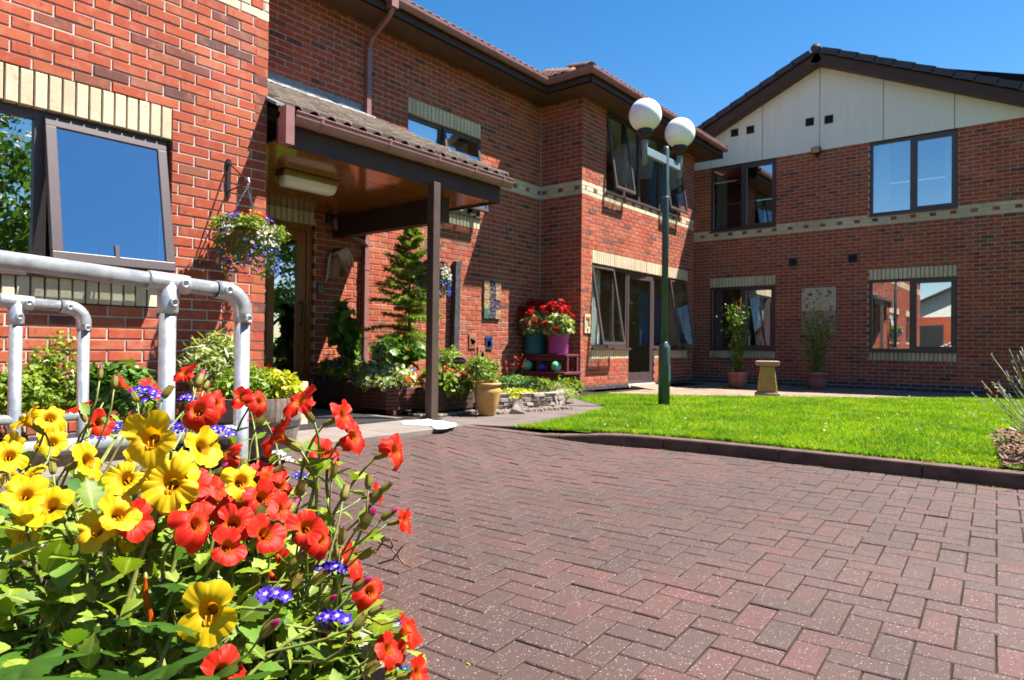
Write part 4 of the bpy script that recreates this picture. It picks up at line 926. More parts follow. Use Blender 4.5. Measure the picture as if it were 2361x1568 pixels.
# white boards between the joints
def gtop(y): return AZ-.27-GP*abs(y-AY)
edges = [AY+1.222*k for k in range(-5, 5)]
for a, b in zip(edges[:-1], edges[1:]):
    a2, b2 = a+.006, b-.006; zb = 67*C+.003
    if max(gtop(a2), gtop(b2)) < zb+.03: continue
    poly = [(a2, zb), (b2, zb), (b2, max(zb+.005, gtop(b2)))]
    if a2 < AY < b2: poly.append((AY, gtop(AY)))
    poly.append((a2, max(zb+.005, gtop(a2))))
    n = len(poly); vs = [(XG-.016, p, q) for p, q in poly]+[(XG+.004, p, q) for p, q in poly]
    MB().add(vs, [tuple(range(n)), tuple(range(2*n-1, n-1, -1))]+[(i, n+i, n+(i+1) % n, (i+1) % n) for i in range(n)]).build('board_panel', 'white_board', gab)
zz = 67*C
MB().add([(XG+.01, AY-5.9, zz), (XG+.01, AY+5.9, zz), (XG+.01, AY, AZ-.1), (XG+.1, AY-5.9, zz), (XG+.1, AY+5.9, zz), (XG+.1, AY, AZ-.1)], [(0,1,2), (5,4,3), (0,3,4,1), (1,4,5,2), (2,5,3,0)]).build('gable_core', 'dark_void', gab)
sc = MB()
for e in edges:
    for q in range(6):
        zq = 67*C+.12+q*.33
        if zq < gtop(e)-.1:
            for s in (-.05, .05): sc.tube([(XG-.020, e+s, zq), (XG-.014, e+s, zq)], .008, 6)
sc.build('fixings', 'white_plastic', gab)
for (x, y) in ((1694, 307), (1730, 300), (1867, 282), (1911, 276), (1828, 605), (1966, 596)):
    p = pX(x, y, XG); h = .075
    mb = MB(); mb.box((XG-.030, p.y-h-.012, p.z-h-.012), (XG-.012, p.y-h, p.z+h+.012)).box((XG-.030, p.y+h, p.z-h-.012), (XG-.012, p.y+h+.012, p.z+h+.012)).box((XG-.030, p.y-h, p.z+h), (XG-.012, p.y+h, p.z+h+.012)).box((XG-.030, p.y-h, p.z-h-.012), (XG-.012, p.y+h, p.z-h))
    vo = mb.build('vent', 'bronze_frame', gab); b2 = MB().box((XG-.020, p.y-h, p.z-h), (XG-.0165, p.y+h, p.z+h)).build('vent_back', 'dark_void', vo)
    lv = MB()
    for q in range(4): lv.obox((XG-.024, p.y, p.z-h+.02+q*.036), (.006, 0, .008), (0, h, 0), (.001, 0, -.001))
    lv.build('louvre', 'bronze_frame', vo)
fl = thing('floodlight', (XG-.1, 4.02, 4.95), 'small black floodlight under the white gable boards', 'light')
MB().box((XG-.2, 3.93, 4.93), (XG-.08, 4.11, 5.07)).build('housing', 'black_metal', fl, bevel=.008); MB().box((XG-.208, 3.945, 4.945), (XG-.201, 4.095, 5.055)).build('lens', 'urn_clay', fl)
MB().box((XG-.08, 4.0, 4.88), (XG-.001, 4.04, 5.0)).build('bracket', 'black_metal', fl)

# ================================================================== ENTRANCE DOOR
dr = MB(); DX0, DX1, DZ = 3.72, 4.865, 29*C; dy = YM+.05
for a, b in (((DX0, dy, .0), (DX0+.075, dy+.08, DZ)), ((DX1-.075, dy, .0), (DX1, dy+.08, DZ)), ((DX0+.075, dy, DZ-.075), (DX1-.075, dy+.08, DZ))): dr.box(a, b)
door = dr.build('door', 'oak_stain', home)
lf = MB(); a0, a1 = DX0+.08, DX1-.08
lf.box((a0, dy+.012, .04), (a0+.10, dy+.062, DZ-.08)).box((a1-.12, dy+.012, .04), (a1, dy+.062, DZ-.08)).box((a0+.10, dy+.012, DZ-.19), (a1-.12, dy+.062, DZ-.08)).box((a0+.10, dy+.012, .04), (a1-.12, dy+.062, .22)).box((a1-.50, dy+.012, .22), (a1-.415, dy+.062, DZ-.19))
lf.build('door_leaf', 'oak_stain', door, bevel=.004)
MB().box((a0+.10, dy+.034, .22), (a1-.50, dy+.042, DZ-.19)).build('pane', 'window_glass', door); MB().box((a1-.415, dy+.034, .22), (a1-.12, dy+.042, DZ-.19)).build('pane', 'window_glass', door)
MB().tube([(a1-.06, dy-.03, .95), (a1-.06, dy-.03, 1.25)], .011, 8).box((a1-.07, dy-.03, .96), (a1-.05, dy+.012, .98)).box((a1-.07, dy-.03, 1.22), (a1-.05, dy+.012, 1.24)).build('handle', 'black_metal', door)
MB().box((DX0, YM-.02, 0), (DX1, YM+.14, .03)).build('threshold', 'threshold', door)
mat_ = thing('doormat', (4.0, 5.6, .02), 'flat charcoal entrance mat lying before the wooden door', 'mat')
MB().box((3.15, 4.85, .0195), (4.38, 5.62, .027)).build('mat_top', 'doormat', mat_, bevel=.002)

# ================================================================== CANOPY
can = thing('entrance_canopy', (4.63, 4.73, 0), 'tiled lean-to porch canopy on a brown post over the entrance', 'canopy')
CX0, CX1, CY0 = XE+.004, 5.66, 4.76
ZF0, ZF1 = 2.30, 2.55
fa = MB().box((CX0, CY0, ZF0), (CX1, CY0+.022, ZF1)).build('fascia', 'fascia_paint', can)
MB().box((CX1-.022, CY0+.022, ZF0), (CX1, YM-.01, 2.49)).build('side_fascia', 'fascia_paint', can)
MB().box((CX0-.0, CY0-.11, ZF0-.01), (CX0+.075, CY0-.001, 2.59)).build('end_box', 'gutter_plastic', can)
# lining boards
nb = 5; wY = (YM-.02-(CY0+.024))/nb
for i in range(nb): MB().box((CX0, CY0+.026+i*wY, ZF0+.02), (CX1-.026, CY0+.024+(i+1)*wY-.014, ZF0+.034)).build('lining_board', 'canopy_lining', can)
MB().box((CX0, CY0+.03, ZF0+.036), (CX1-.03, YM-.02, ZF0+.05)).build('lining_backing', 'dark_void', can)
MB().box((CX1-.55, CY0+.35, 2.06), (CX1-.43, YM-.02, ZF0+.019)).build('beam', 'fascia_paint', can)
post = MB().box((4.585, 4.69, .018), (4.675, 4.78, ZF0+.02)).build('post', 'post_brown', can, bevel=.004)
MB().box((4.55, 4.66, .018), (4.71, 4.81, .026)).build('base_plate', 'post_brown', can)
# gutter
gpts = []
prof = [(math.cos(a), math.sin(a)) for a in np.linspace(math.pi, 2*math.pi, 9)]
mb = MB(); rings = []
for x in (CX0+.09, CX1+.10):
    rings.append([Vector((x, CY0-.058+.055*c*-1, 2.56+.095*s)) for c, s in prof]+[Vector((x, CY0-.058+.049*c*-1, 2.56+.089*s)) for c, s in reversed(prof)])
k = len(rings[0]); mb.add(rings[0]+rings[1], [(j, k+j, k+(j+1) % k, (j+1) % k) for j in range(k)]+[tuple(range(k)), tuple(range(2*k-1, k-1, -1))])
cg = mb.build('gutter', 'gutter_plastic', can)
MB().tube([(CX0+.09, CY0-.114, 2.562), (CX1+.10, CY0-.114, 2.562)], .007, 6).build('bead', 'gutter_plastic', cg)
for x in (3.28, 4.0, 4.62, 5.15, 5.60):
    pr = [Vector((0, CY0-.058-.060*c, 2.56+.101*s)) for c, s in prof]; pr = pr+[Vector((0, CY0-.118, 2.58))]
    mb = MB(); vs = [q+Vector((x+s*.014, 0, 0)) for q in pr for s in (-1, 1)]; mb.add(vs, [(2*i, 2*i+2, 2*i+3, 2*i+1) for i in range(len(pr)-1)]); mb.build('bracket', 'gutter_plastic', cg)
# roof
CS = (3.66-2.55)/(YM-(CY0-.05)); cup = Vector((0, 1, CS)).normalized()
mb = MB(); slope(mb, [(CX0, CY0-.03, 2.545), (CX1, CY0-.03, 2.545), (CX1, YM-.005, 2.545+CS*(YM-CY0+.03)), (CX0, YM-.005, 2.545+CS*(YM-CY0+.03))], .05)
cr = mb.build('roof', 'dark_void', can)
TV2, TF2 = roll_tile(.166, .40, .022, .056, 14)
ct_me = MB().add(TV2, TF2).mesh('tile', 'concrete_tile', True)
for r in range(8):
    for i in range(17):
        x = CX0+.085+i*.1625
        if x > CX1+.04: continue
        M4 = slope_frame(Vector((x, CY0-.07, 2.545))+cup*(r*.328)+Vector((0, 0, .022)), (1,0,0), (cup+Vector((0, -.03, -.085))).normalized())
        link('tile', ct_me, cr, M4 @ Matrix.Rotation(rng.gauss(0, .006), 4, 'Z'))
MB().obox((CX1+.02, (CY0+YM)/2-.03, 2.555+CS*(YM-CY0)/2), (.03, 0, 0), cup*1.26, (0, 0, .018)).build('verge', 'concrete_tile', cr)
# lead flashing at the wall, dressed over the tiles
fz = 2.56+CS*(YM-CY0+.03)
fv = []; nf = 60
for i in range(nf+1):
    x = CX0+(CX1-CX0)*i/nf; wv = .004*math.sin(i*1.02)+rng.gauss(0, .003)
    fv += [(x, YM-.006, fz+.19), (x, YM-.008, fz+.085), (x, YM-.14, fz+.035+wv), (x, YM-.17, fz+.005+wv)]
MB().add(fv, [(4*i+j, 4*i+4+j, 4*i+5+j, 4*i+1+j) for i in range(nf) for j in range(3)]).build('flashing', 'lead', can)
# left soaker tray
MB().obox((CX0+.06, CY0+.25, 2.735), (.08, 0, 0), cup*.28, (0, 0, .012)).build('flashing', 'lead', can)
# bulkhead lamp
bl = MB().box((3.42, 5.42, 2.265), (4.02, 5.58, 2.318)).build('light_fitting', 'brass', can, bevel=.01)
lv = MB(); prof2 = [(-.075, 0), (-.07, -.05), (-.045, -.085), (.045, -.085), (.07, -.05), (.075, 0)]
vs = [(x, 5.50+p, 2.262+q) for x in (3.43, 3.46, 3.98, 4.01) for p, q in ([(a*.8, b*.6) for a, b in prof2] if x in (3.43, 4.01) else prof2)]
lv.add(vs, [(6*i+j, 6*i+6+j, 6*i+7+j, 6*i+1+j) for i in range(3) for j in range(5)]+[(0,1,2,3,4,5), (23,22,21,20,19,18)]); lv.build('diffuser', 'white_plastic', bl, True)
# rainwater offset pipe to the downpipe
p0 = pY(772, 505, YM-.10); p1 = Vector((sx, YM-.05, 2.02))
op = MB(); op.tube([(p0.x, YM-.10, 2.31), (p0.x, YM-.10, 2.21), (p0.x+.05, YM-.08, 2.15), p1+Vector((-.05, -.02, .03)), p1], .036, 8); op.build('offset_pipe', 'gutter_plastic', can, True)
dm = MB(); dm.tube([(4.93, 6.85, 2.24), (4.93, 6.85, 2.30)], .04, 12); dm.lathe([(.04, 0), (.036, -.03), (.02, -.045), (.002, -.05)], (4.93, 6.85, 2.24), 12); dm.build('sensor', 'black_metal', can, True)
# ramp up to the garden door
rp = MB(); rp.add([(11.15, 5.62, -.04), (12.05, 5.62, -.04), (12.05, YB-.02, -.04), (11.15, YB-.02, -.04), (11.15, 5.64, -.028), (12.05, 5.64, -.028), (12.05, YB-.02, .03), (11.15, YB-.02, .03)], [(0,1,5,4), (1,2,6,5), (3,0,4,7), (4,5,6,7), (0,3,2,1), (2,3,7,6)])
tag(rp.build('door_ramp', 'patio_slab'), 'small buff concrete ramp up to the garden door', 'ramp')
# ================================================================== LEAF AND FLOWER TOOLS
def unit(v): return v/np.maximum(1e-9, np.linalg.norm(v, axis=-1, keepdims=True))
LEAF6 = (np.array([[0,0,0],[.5,-.24,.05],[1,0,-.06],[.5,.24,.05],[.5,0,0]]), [(0,1,4),(1,2,4),(2,3,4),(3,0,4)])
ROUND = (np.array([[0,0,0],[.35,-.42,.06],[.85,-.32,.04],[1,0,0],[.85,.32,.04],[.35,.42,.06],[.5,0,-.04]]), [(0,1,6),(1,2,6),(2,3,6),(3,4,6),(4,5,6),(5,0,6)])
NARROW = (np.array([[0,0,0],[.45,-.10,.02],[1,0,-.08],[.45,.10,.02]]), [(0,1,2),(0,2,3)])
BLOOM = (np.array([[0,0,0]]+[[math.cos(a)*(.5 if k % 2 else .30), math.sin(a)*(.5 if k % 2 else .30), .10] for k, a in enumerate(np.linspace(0, 2*math.pi, 10, endpoint=False))]), [(0,1+k,1+(k+1) % 10) for k in range(10)])
def scatter_geo(C, S, tmpl, nrm=None, jit=0.8, fwd=None):
    """leaf-sized faces at C; nrm = preferred facing; fwd = preferred leaf direction"""
    tv, tf = tmpl; n = len(C); tf = np.array(tf)
    nb = (nrm if nrm is not None else np.tile([0, 0, 1.0], (n, 1))) + nr.normal(0, jit, (n, 3)); nb = unit(nb)
    f = (fwd if fwd is not None else np.zeros((n, 3))) + nr.normal(0, .6 if fwd is not None else 1, (n, 3))
    t = unit(f-nb*np.sum(f*nb, 1, keepdims=True)); b = np.cross(nb, t)
    S = np.asarray(S)[:, None, None]
    V = C[:, None, :] + S*(tv[None, :, 0:1]*t[:, None]+tv[None, :, 1:2]*b[:, None]+tv[None, :, 2:3]*nb[:, None])
    k = len(tv); F = (np.arange(n)[:, None, None]*k+tf[None]).reshape(-1, 3)
    return V.reshape(-1, 3), F, np.repeat(nr.random(n), k), np.tile(np.linspace(0.45, 0.9, k), n)
def leaves(name, C, size, tmpl, mat, parent, nrm=None, jit=0.8, fwd=None, sv=0.35, stuff=True):
    C = np.asarray(C, float); S = size*np.clip(nr.normal(1, sv, len(C)), .4, 1.8)
    V, F, r, rad = scatter_geo(C, S, tmpl, nrm, jit, fwd)
    if tmpl is BLOOM:
        kk = len(BLOOM[0]); rad = np.tile(np.array([0.0]+[0.9]*(kk-1)), len(C))
    o = npmesh(name, V, F, mat, parent, r, rad)
    if stuff: o['kind'] = 'stuff'
    return o
def shell(n, c, r, lo=0.55, zmin=-1.0, pw=0.5):
    d = unit(nr.normal(0, 1, (n*2, 3))); d = d[d[:, 2] > zmin][:n]
    q = lo+(1-lo)*nr.random(len(d))**pw
    return np.asarray(c)+d*q[:, None]*np.asarray(r), d
def stems(name, pairs, rad, mat, parent, bow=.1, n=5):
    mb = MB()
    for a, b in pairs:
        a, b = Vector(a), Vector(b); L = (b-a).length; off = Vector((rng.gauss(0, 1), rng.gauss(0, 1), 0))*L*bow
        mb.tube([a.lerp(b, t)+off*math.sin(t*math.pi) for t in np.linspace(0, 1, n)], [rad*(1-.5*t) for t in np.linspace(0, 1, n)], 5)
    return mb.build(name, mat, parent, True)

# ================================================================== HANDRAILS (galvanised key-clamp tube)
def collar(mb, a, b, r): mb.tube([a, a.lerp(b, .08), b.lerp(a, .08), b], [r*.96, r, r, r*.96], 18)
def screw(parent, c, nrm, s=1.0):
    nrm = Vector(nrm).normalized(); mb = MB()
    pr = [(.0145, 0), (.0145, .006), (.012, .008), (.008, .008), (.0075, .002), (.001, .0015)]
    a = nrm.orthogonal().normalized(); b = nrm.cross(a); n = 12; vs = []
    for r, z in pr: vs += [c+(a*math.cos(2*math.pi*j/n)+b*math.sin(2*math.pi*j/n))*r*s+nrm*z*s for j in range(n)]
    mb.add(vs, [(i*n+j, i*n+(j+1) % n, (i+1)*n+(j+1) % n, (i+1)*n+j) for i in range(len(pr)-1) for j in range(n)])
    mb.build('grub_screw', 'galvanised', parent, True)
def handrail(Y, xe, slope_, zend, posts, label, rad=0.0242, low=None, x0=-3.2):
    t = thing('handrail', (xe, Y, 0), label, 'handrail', 'galvanised tube handrails of the ramp')
    def rp(x): return Vector((x, Y, zend+(xe-x)*slope_))
    fr = rad*1.24; dirx = (rp(xe)-rp(xe-1)).normalized()
    MB().tube([rp(x0), rp(xe-.065)], rad, 20).build('rail', 'galvanised', t, True)
    # elbow
    el = MB(); c = rp(xe-.065); pts = [c-dirx*.028]
    for k in range(9):
        a = k/8*math.pi/2; pts.append(c+dirx*.0645*math.sin(a)+Vector((0, 0, -.0645*(1-math.cos(a)))))
    pts.append(pts[-1]+Vector((0, 0, -.034)))
    el.tube(pts, [fr*.97]+[fr]*9+[fr*.98], 20); e = el.build('elbow', 'galvanised', t, True)
    collar_mb = MB(); collar_mb.tube([c-dirx*.0315, c-dirx*.027], rad*1.06, 20); collar_mb.build('shadow_gap', 'dark_void', e, True)
    end = pts[-1]; side = Vector((0.15, -1, 0)).normalized()
    screw(e, c-dirx*.006+side*fr*.98, side); screw(e, end+Vector((0, 0, .012))+side*fr*.98, side)
    MB().tube([end+Vector((0, 0, .01)), Vector((end.x, Y, float(zdrive(end.x, Y))))], rad, 20).build('post', 'galvanised', t, True)
    zg = float(zdrive(end.x, Y)); MB().tube([(end.x, Y, zg), (end.x, Y, zg+.012)], .055, 16).build('base_flange', 'galvanised', t)
    for xp in posts:
        p = rp(xp); tee = MB(); tee.tube([p-dirx*.062, p-dirx*.056, p+dirx*.056, p+dirx*.062], [fr*.95, fr, fr, fr*.95], 20)
        tee.tube([p, p+Vector((0, 0, -.088)), p+Vector((0, 0, -.095))], [fr, fr, fr*.95], 20); to = tee.build('tee_fitting', 'galvanised', t, True)
        screw(to, p+dirx*.032+side*fr*.98, side); screw(to, p+Vector((0, 0, -.062))+side*fr*.98, side)
        MB().tube([p+Vector((0, 0, -.07)), Vector((p.x, Y, float(zdrive(p.x, Y))))], rad, 20).build('post', 'galvanised', t, True)
        zg = float(zdrive(p.x, Y)); MB().tube([(p.x, Y, zg), (p.x, Y, zg+.012)], .055, 16).build('base_flange', 'galvanised', t)
    if low:
        for zl in low:
            lo = MB().tube([(x0, Y, zl+.02), (xe-.03, Y, zl)], rad*.92, 16).build('lower_rail', 'galvanised', t, True)
    return t
handrail(2.12, 1.190, 0.062, 0.900, [0.945, -0.45, -1.9], 'nearer galvanised tube handrail rising past the window', low=(0.44,))
handrail(3.40, 1.150, 0.062, 0.880, [0.895, -0.5, -1.9], 'farther galvanised tube handrail in front of the border shrubs', low=(0.40,))

# ================================================================== HANGING BASKETS
def basket(c, r, top, seedn, label, group='hanging flower baskets', bracket=None):
    t = thing('hanging_basket', c, label, 'hanging basket', group); c = Vector(c)
    prof = [(.02, -r*.80), (r*.45, -r*.72), (r*.78, -r*.42), (r*.96, -r*.1), (r, .02), (r*.93, .02), (r*.85, -.04), (.02, -.05)]
    MB().lathe(prof, c, 24).build('liner', 'coir', t, True)
    ch = MB()
    for k in range(3):
        a = 2*math.pi*k/3+.4; e = c+Vector((math.cos(a)*r*.95, math.sin(a)*r*.95, .02)); T = Vector(top)
        m_ = 16
        for i in range(m_):
            p, q = e.lerp(T, i/m_), e.lerp(T, (i+.8)/m_); ch.tube([p, q], .0042 if i % 2 else .0028, 5)
    ch.build('chain', 'steel_bright', t)
    lob = [shell(330, c+Vector((rng.gauss(0, r*.55), rng.gauss(0, r*.55), rng.uniform(-.02, r*.42))), (r*.55, r*.55, r*.42), .3, -.6) for _ in range(8)]; P = np.concatenate([q[0] for q in lob]); d = np.concatenate([q[1] for q in lob])
    leaves('foliage', P, .034, LEAF6, 'leaf_light', t, d+np.array([0, 0, .5]), .7)
    # trailing skirts
    n = 1500; a = nr.uniform(0, 2*math.pi, n); q = nr.random(n)
    Pt = np.stack([c.x+np.cos(a)*r*(1.12-.15*q), c.y+np.sin(a)*r*(1.12-.15*q), c.z-.02-q*r*1.35*(.75+.35*np.sin(a*2+1))], 1)
    leaves('trailing_foliage', Pt, .026, LEAF6, 'leaf_mid', t, np.stack([np.cos(a), np.sin(a), .4+0*a], 1), .7)
    def bl(name, n, mat, s, lo, hi, seed_a=None, aw=3.2):
        aa = nr.uniform(0, 2*math.pi, n) if seed_a is None else nr.normal(seed_a, aw, n)
        zz = nr.uniform(lo, hi, n); rr = r*np.where(zz > 0, np.sqrt(np.clip(1.35-(zz/r/.9)**2, .1, 2)), 1.18)
        Pq = np.stack([c.x+np.cos(aa)*rr, c.y+np.sin(aa)*rr, c.z+zz], 1); nn = np.stack([np.cos(aa), np.sin(aa), .6+0*aa], 1)
        leaves(name, Pq, s, BLOOM, mat, t, nn, .5, None, .25)
    tc = math.atan2(-c.y, -c.x)
    bl('lobelia_flowers', 170, 'petal_blue', .021, -r*1.5, -r*.45); bl('white_flowers', 90, 'petal_white', .026, -r*.4, r*.5, tc+.9, .55); bl('white_flowers', 40, 'petal_white', .026, -r*.1, r*.4, tc-1.0, .3)
    bl('violet_flowers', 26, 'petal_violet', .036, r*.55, r*.85, tc-.8, .5); bl('violet_flowers', 10, 'petal_violet', .036, r*.55, r*.75, tc+.9, .2); bl('red_flowers', 16, 'petal_scarlet', .042, r*.6, r*.95, tc+.5, .6); bl('yellow_flowers', 9, 'petal_yellow', .042, r*.6, r*.95, tc+.3, .3); bl('pink_flowers', 10, 'petal_rose', .03, r*.3, r*.9, tc, .8)
    return t
hook = pY(570, 424, 4.63)
basket((hook.x+.01, 4.63, 1.52), .185, (hook.x, 4.63, hook.z-.02), 1, 'hanging basket of lobelia and white flowers on the near brick wall')
br = thing('basket_bracket', (2.62, YL, 1.98), 'black iron bracket on the near wall holding a hanging basket', 'bracket')
MB().box((2.605, YL-.014, 1.84), (2.635, YL-.002, 2.13)).build('wall_bar', 'black_metal', br); MB().tube([(2.62, YL-.012, 2.10), (hook.x, 4.63, hook.z+.02)], .006, 6).build('strut', 'black_metal', br); MB().tube([(2.62, YL-.012, 1.89), (hook.x, 4.63, hook.z)], .006, 6).build('arm', 'black_metal', br); MB().tube([(hook.x, 4.645, hook.z+.03), (hook.x, 4.615, hook.z+.035), (hook.x, 4.605, hook.z+.01), (hook.x, 4.63, hook.z-.02)], .010, 8).build('hook', 'steel_bright', br)
b2 = pd(1001, 628, 7.2)
basket((b2.x, b2.y, b2.z-.02), .15, (b2.x, b2.y, 2.31), 2, 'smaller hanging basket behind the brown canopy post')

# ================================================================== THINGS ON THE WALLS
kp = thing('keypad', (4.94, YM-.03, 1.4), 'grey door entry keypad beside the wooden door', 'keypad')
MB().box((4.90, YM-.035, 1.34), (4.98, YM-.002, 1.47)).build('case', 'keypad_grey', kp, bevel=.006)
for i in range(3):
    for j in range(4): MB().box((4.913+i*.019, YM-.040, 1.36+j*.022), (4.926+i*.019, YM-.0355, 1.375+j*.022)).build('key', 'lamp_grey', kp)
lb = thing('letterbox', (5.2, YM-.02, .84), 'brass letterbox plate in the brick wall by the door', 'letterbox')
MB().box((5.08, YM-.014, .78), (5.36, YM-.002, .91)).build('plate', 'brass', lb, bevel=.003); MB().box((5.13, YM-.019, .83), (5.31, YM-.0145, .865)).build('flap', 'black_metal', lb)
# horse head relief
hh = thing('horse_head', (5.2, YM-.05, 1.6), 'terracotta horse head sculpture hung on the wall by the downpipe', 'sculpture')
sil = [(0,0),(12,-1),(13.5,9),(16,14),(19,15),(24,7),(27,4),(30,5),(31.5,9),(29,15),(25,21),(21,27),(17.5,31),(16.5,37),(13.5,32.5),(9,30),(4.5,24),(1,14)]
ns = len(sil); vs = []
for dpt, sc2 in ((0, 1.0), (.045, 1.0), (.085, .90), (.105, .62)):
    cu_, cv_ = 14, 17
    vs += [(5.02+(cu_+(u-cu_)*sc2)*.0098, YM-.004-dpt-.03*(u/31)*(dpt > 0), 1.545+(cv_+(v-cv_)*sc2)*.0105) for u, v in sil]
hd = MB(); hd.add(vs, [(a*ns+i, a*ns+(i+1) % ns, (a+1)*ns+(i+1) % ns, (a+1)*ns+i) for a in range(3) for i in range(ns)]+[tuple(range(3*ns, 4*ns))])
hd.build('head', 'sculpt_clay', hh, True)
mn = MB()
for k in range(16):
    f = k/15; b_ = Vector((5.05+.14*f+rng.gauss(0, .006), YM-.09-.02*f, 1.83+.075*f+rng.gauss(0, .006)))
    L = rng.uniform(.55, .85); mn.tube([b_, b_+Vector((.05*L, -.035, .030)), b_+Vector((.11*L, -.05, .018-.01*k*.3)), b_+Vector((.17*L, -.045, -.04-.004*k)), b_+Vector((.195*L, -.04, -.10-.006*k))], [.009, .015, .015, .010, .003], 6)
for k in range(7):
    b_ = Vector((5.06-.006*k, YM-.07, 1.83-.045*k)); mn.tube([b_, b_+Vector((-.025, -.02, .012)), b_+Vector((-.05, -.01, -.045)), b_+Vector((-.045, -.005, -.09))], [.012, .015, .012, .003], 6)
mn.build('mane', 'sculpt_pale', hh, True)
# tall timber
tp = thing('timber_post', (7.3, YM-.06, .06), 'tall weathered dark timber standing against the wall', 'timber post')
pr = []; mb = MB(); hs_ = np.linspace(.06, 1.99, 14)
for i, z in enumerate(hs_):
    wv = rng.uniform(-.006, .006); x0 = 7.29+.02*(z-1)
    pr.append([(x0-.058+wv, YM-.10, z), (x0+.058+wv, YM-.10, z+(.02 if i == 13 else 0)), (x0+.058+wv, YM-.012, z), (x0-.058+wv, YM-.012, z)])
mb.add([p for r in pr for p in r], [(4*i+j, 4*i+(j+1) % 4, 4*i+4+(j+1) % 4, 4*i+4+j) for i in range(13) for j in range(4)]+[(0,1,2,3), (52,53,54,55)])
mb.build('timber', 'sleeper_wood', tp, bevel=.008)
# mosaic panel, three small tiles, bay plaque
mo_ = thing('mosaic_panel', (8.18, YM-.02, 1.17), 'wall panel of twelve coloured mosaic tiles on sunlit brick', 'mosaic')
for i in range(3):
    for j in range(4):
        x, z = 7.965+i*.140, 1.165+j*.152
        MB().box((x+.003, YM-.030+rng.uniform(-.004, .004), z+.003), (x+.136, YM-.003, z+.148)).build('mosaic_tile', 'mosaic', mo_, bevel=.004)
for (x, y, lab, mt_) in ((1088, 787, 'left upper small clay tile fixed low on the brick wall', 'terracotta'), (1126, 790, 'right upper small dark tile with a blue patch low on the wall', 'sleeper_wood'), (1108, 815, 'lowest of the three small clay tiles on the wall', 'terracotta')):
    p = pY(x, y, YM); t = thing('wall_tile', p, lab, 'tile', 'small clay tiles on the wall')
    MB().box((p.x-.085, YM-.02, p.z-.115), (p.x+.085, YM-.003, p.z+.115)).build('tile', mt_, t, bevel=.01)
    rl_ = MB()
    for _ in range(14): rl_.box((p.x-.06+rng.uniform(0, .1), YM-.026, p.z-.09+rng.uniform(0, .15)), (p.x-.04+rng.uniform(0, .1), YM-.019, p.z-.07+rng.uniform(0, .15)))
    rl_.build('relief', 'blue_glaze' if mt_ == 'sleeper_wood' else 'sculpt_clay', t)
p = pY(1352, 746, YB); t = thing('bay_plaque', (p.x, YB-.01, p.z), 'small pastel picture tile on the bay corner brickwork', 'plaque')
MB().box((p.x-.085, YB-.022, p.z-.16), (p.x+.085, YB-.003, p.z+.16)).build('board', 'cream_stone', t)
for k, (dx, dz, mt_) in enumerate(((-.03, .08, 'petal_orange'), (.035, .09, 'petal_yellow'), (.0, .03, 'petal_white'), (.04, -.02, 'petal_orange'), (-.04, -.03, 'petal_white'), (0, -.11, 'leaf_light'), (.03, .05, 'leaf_light'))):
    MB().box((p.x+dx-.028, YB-.0245, p.z+dz-.03), (p.x+dx+.028, YB-.0225-.0002*k, p.z+dz+.03)).build('painted_shape', mt_, t)
p = pY(1592, 765, YB); t = thing('blue_plaque', (XB1-.1, YB-.01, p.z), 'small blue and yellow plaque at the far end of the bay', 'plaque')
MB().box((XB1-.17, YB-.02, p.z-.13), (XB1-.03, YB-.003, p.z+.13)).build('board', 'poster_blue', t); MB().box((XB1-.13, YB-.023, p.z-.02), (XB1-.07, YB-.0205, p.z+.05)).build('painted_shape', 'petal_yellow', t)
# butterfly panel on the gable wall
t = thing('butterfly_panel', (XG-.02, 3.98, 1.06), 'pale pink wall panel of butterflies between the ground floor windows', 'wall art')
for i in range(2):
    for j in range(2):
        y0, z0_ = 3.635+i*.348, 1.06+j*.505
        MB().box((XG-.03, y0+.002, z0_+.002), (XG-.003, y0+.346, z0_+.503)).build('panel_tile', 'sandstone_cap' if j == 0 else 'cream_stone', t)
for k in range(24):
    y, z = 3.66+rng.random()*.64, 1.35+rng.random()*.68; s = rng.uniform(.018, .04); a = rng.uniform(-.8, .8)
    mb = MB()
    for sg in (-1, 1):
        R_ = lambda u, v: (XG-.034-.012*abs(u)/s, y+u*math.cos(a)-v*math.sin(a), z+u*math.sin(a)+v*math.cos(a))
        mb.add([R_(0, 0), R_(sg*s, s*.9), R_(sg*s*1.1, s*.1), R_(sg*s*.7, -s*.7), R_(0, -s*.3)], [(0,1,2), (0,2,3), (0,3,4)])
    mb.build('butterfly', 'butterfly', t)

# ================================================================== LAMP POST
lp = pz(1530, 935, 0.015); lamp = thing('lamp_post', lp, 'green garden lamp post with two white globes on the lawn', 'lamp post')
lx, ly = lp.x, lp.y; hz = pY(1530, 345, ly).z; kz = pY(1530, 800, ly).z
MB().lathe([(.072, -.05), (.072, kz-lp.z-.01), (.069, kz-lp.z+.01), (.044, kz-lp.z+.045), (.044, kz-lp.z+.06)], lp, 24).build('base_column', 'lamp_green', lamp, True)
MB().lathe([(.041, 0), (.041, hz-kz-.62), (.038, hz-kz-.6), (.038, hz-kz-.02), (.028, hz-kz), (.002, hz-kz)], (lx, ly, kz+.05), 20).build('pole', 'lamp_green', lamp, True)
az = pY(1530, 365, ly).z
gl_c = [pY(1487, 266, ly), pY(1567, 307, ly)]
xa, xb = gl_c[0].x, gl_c[1].x; az = gl_c[0].z-.47
MB().box((xa, ly-.022, az), (xb, ly+.022, az+.10)).build('cross_arm', 'lamp_grey', lamp, bevel=.006)
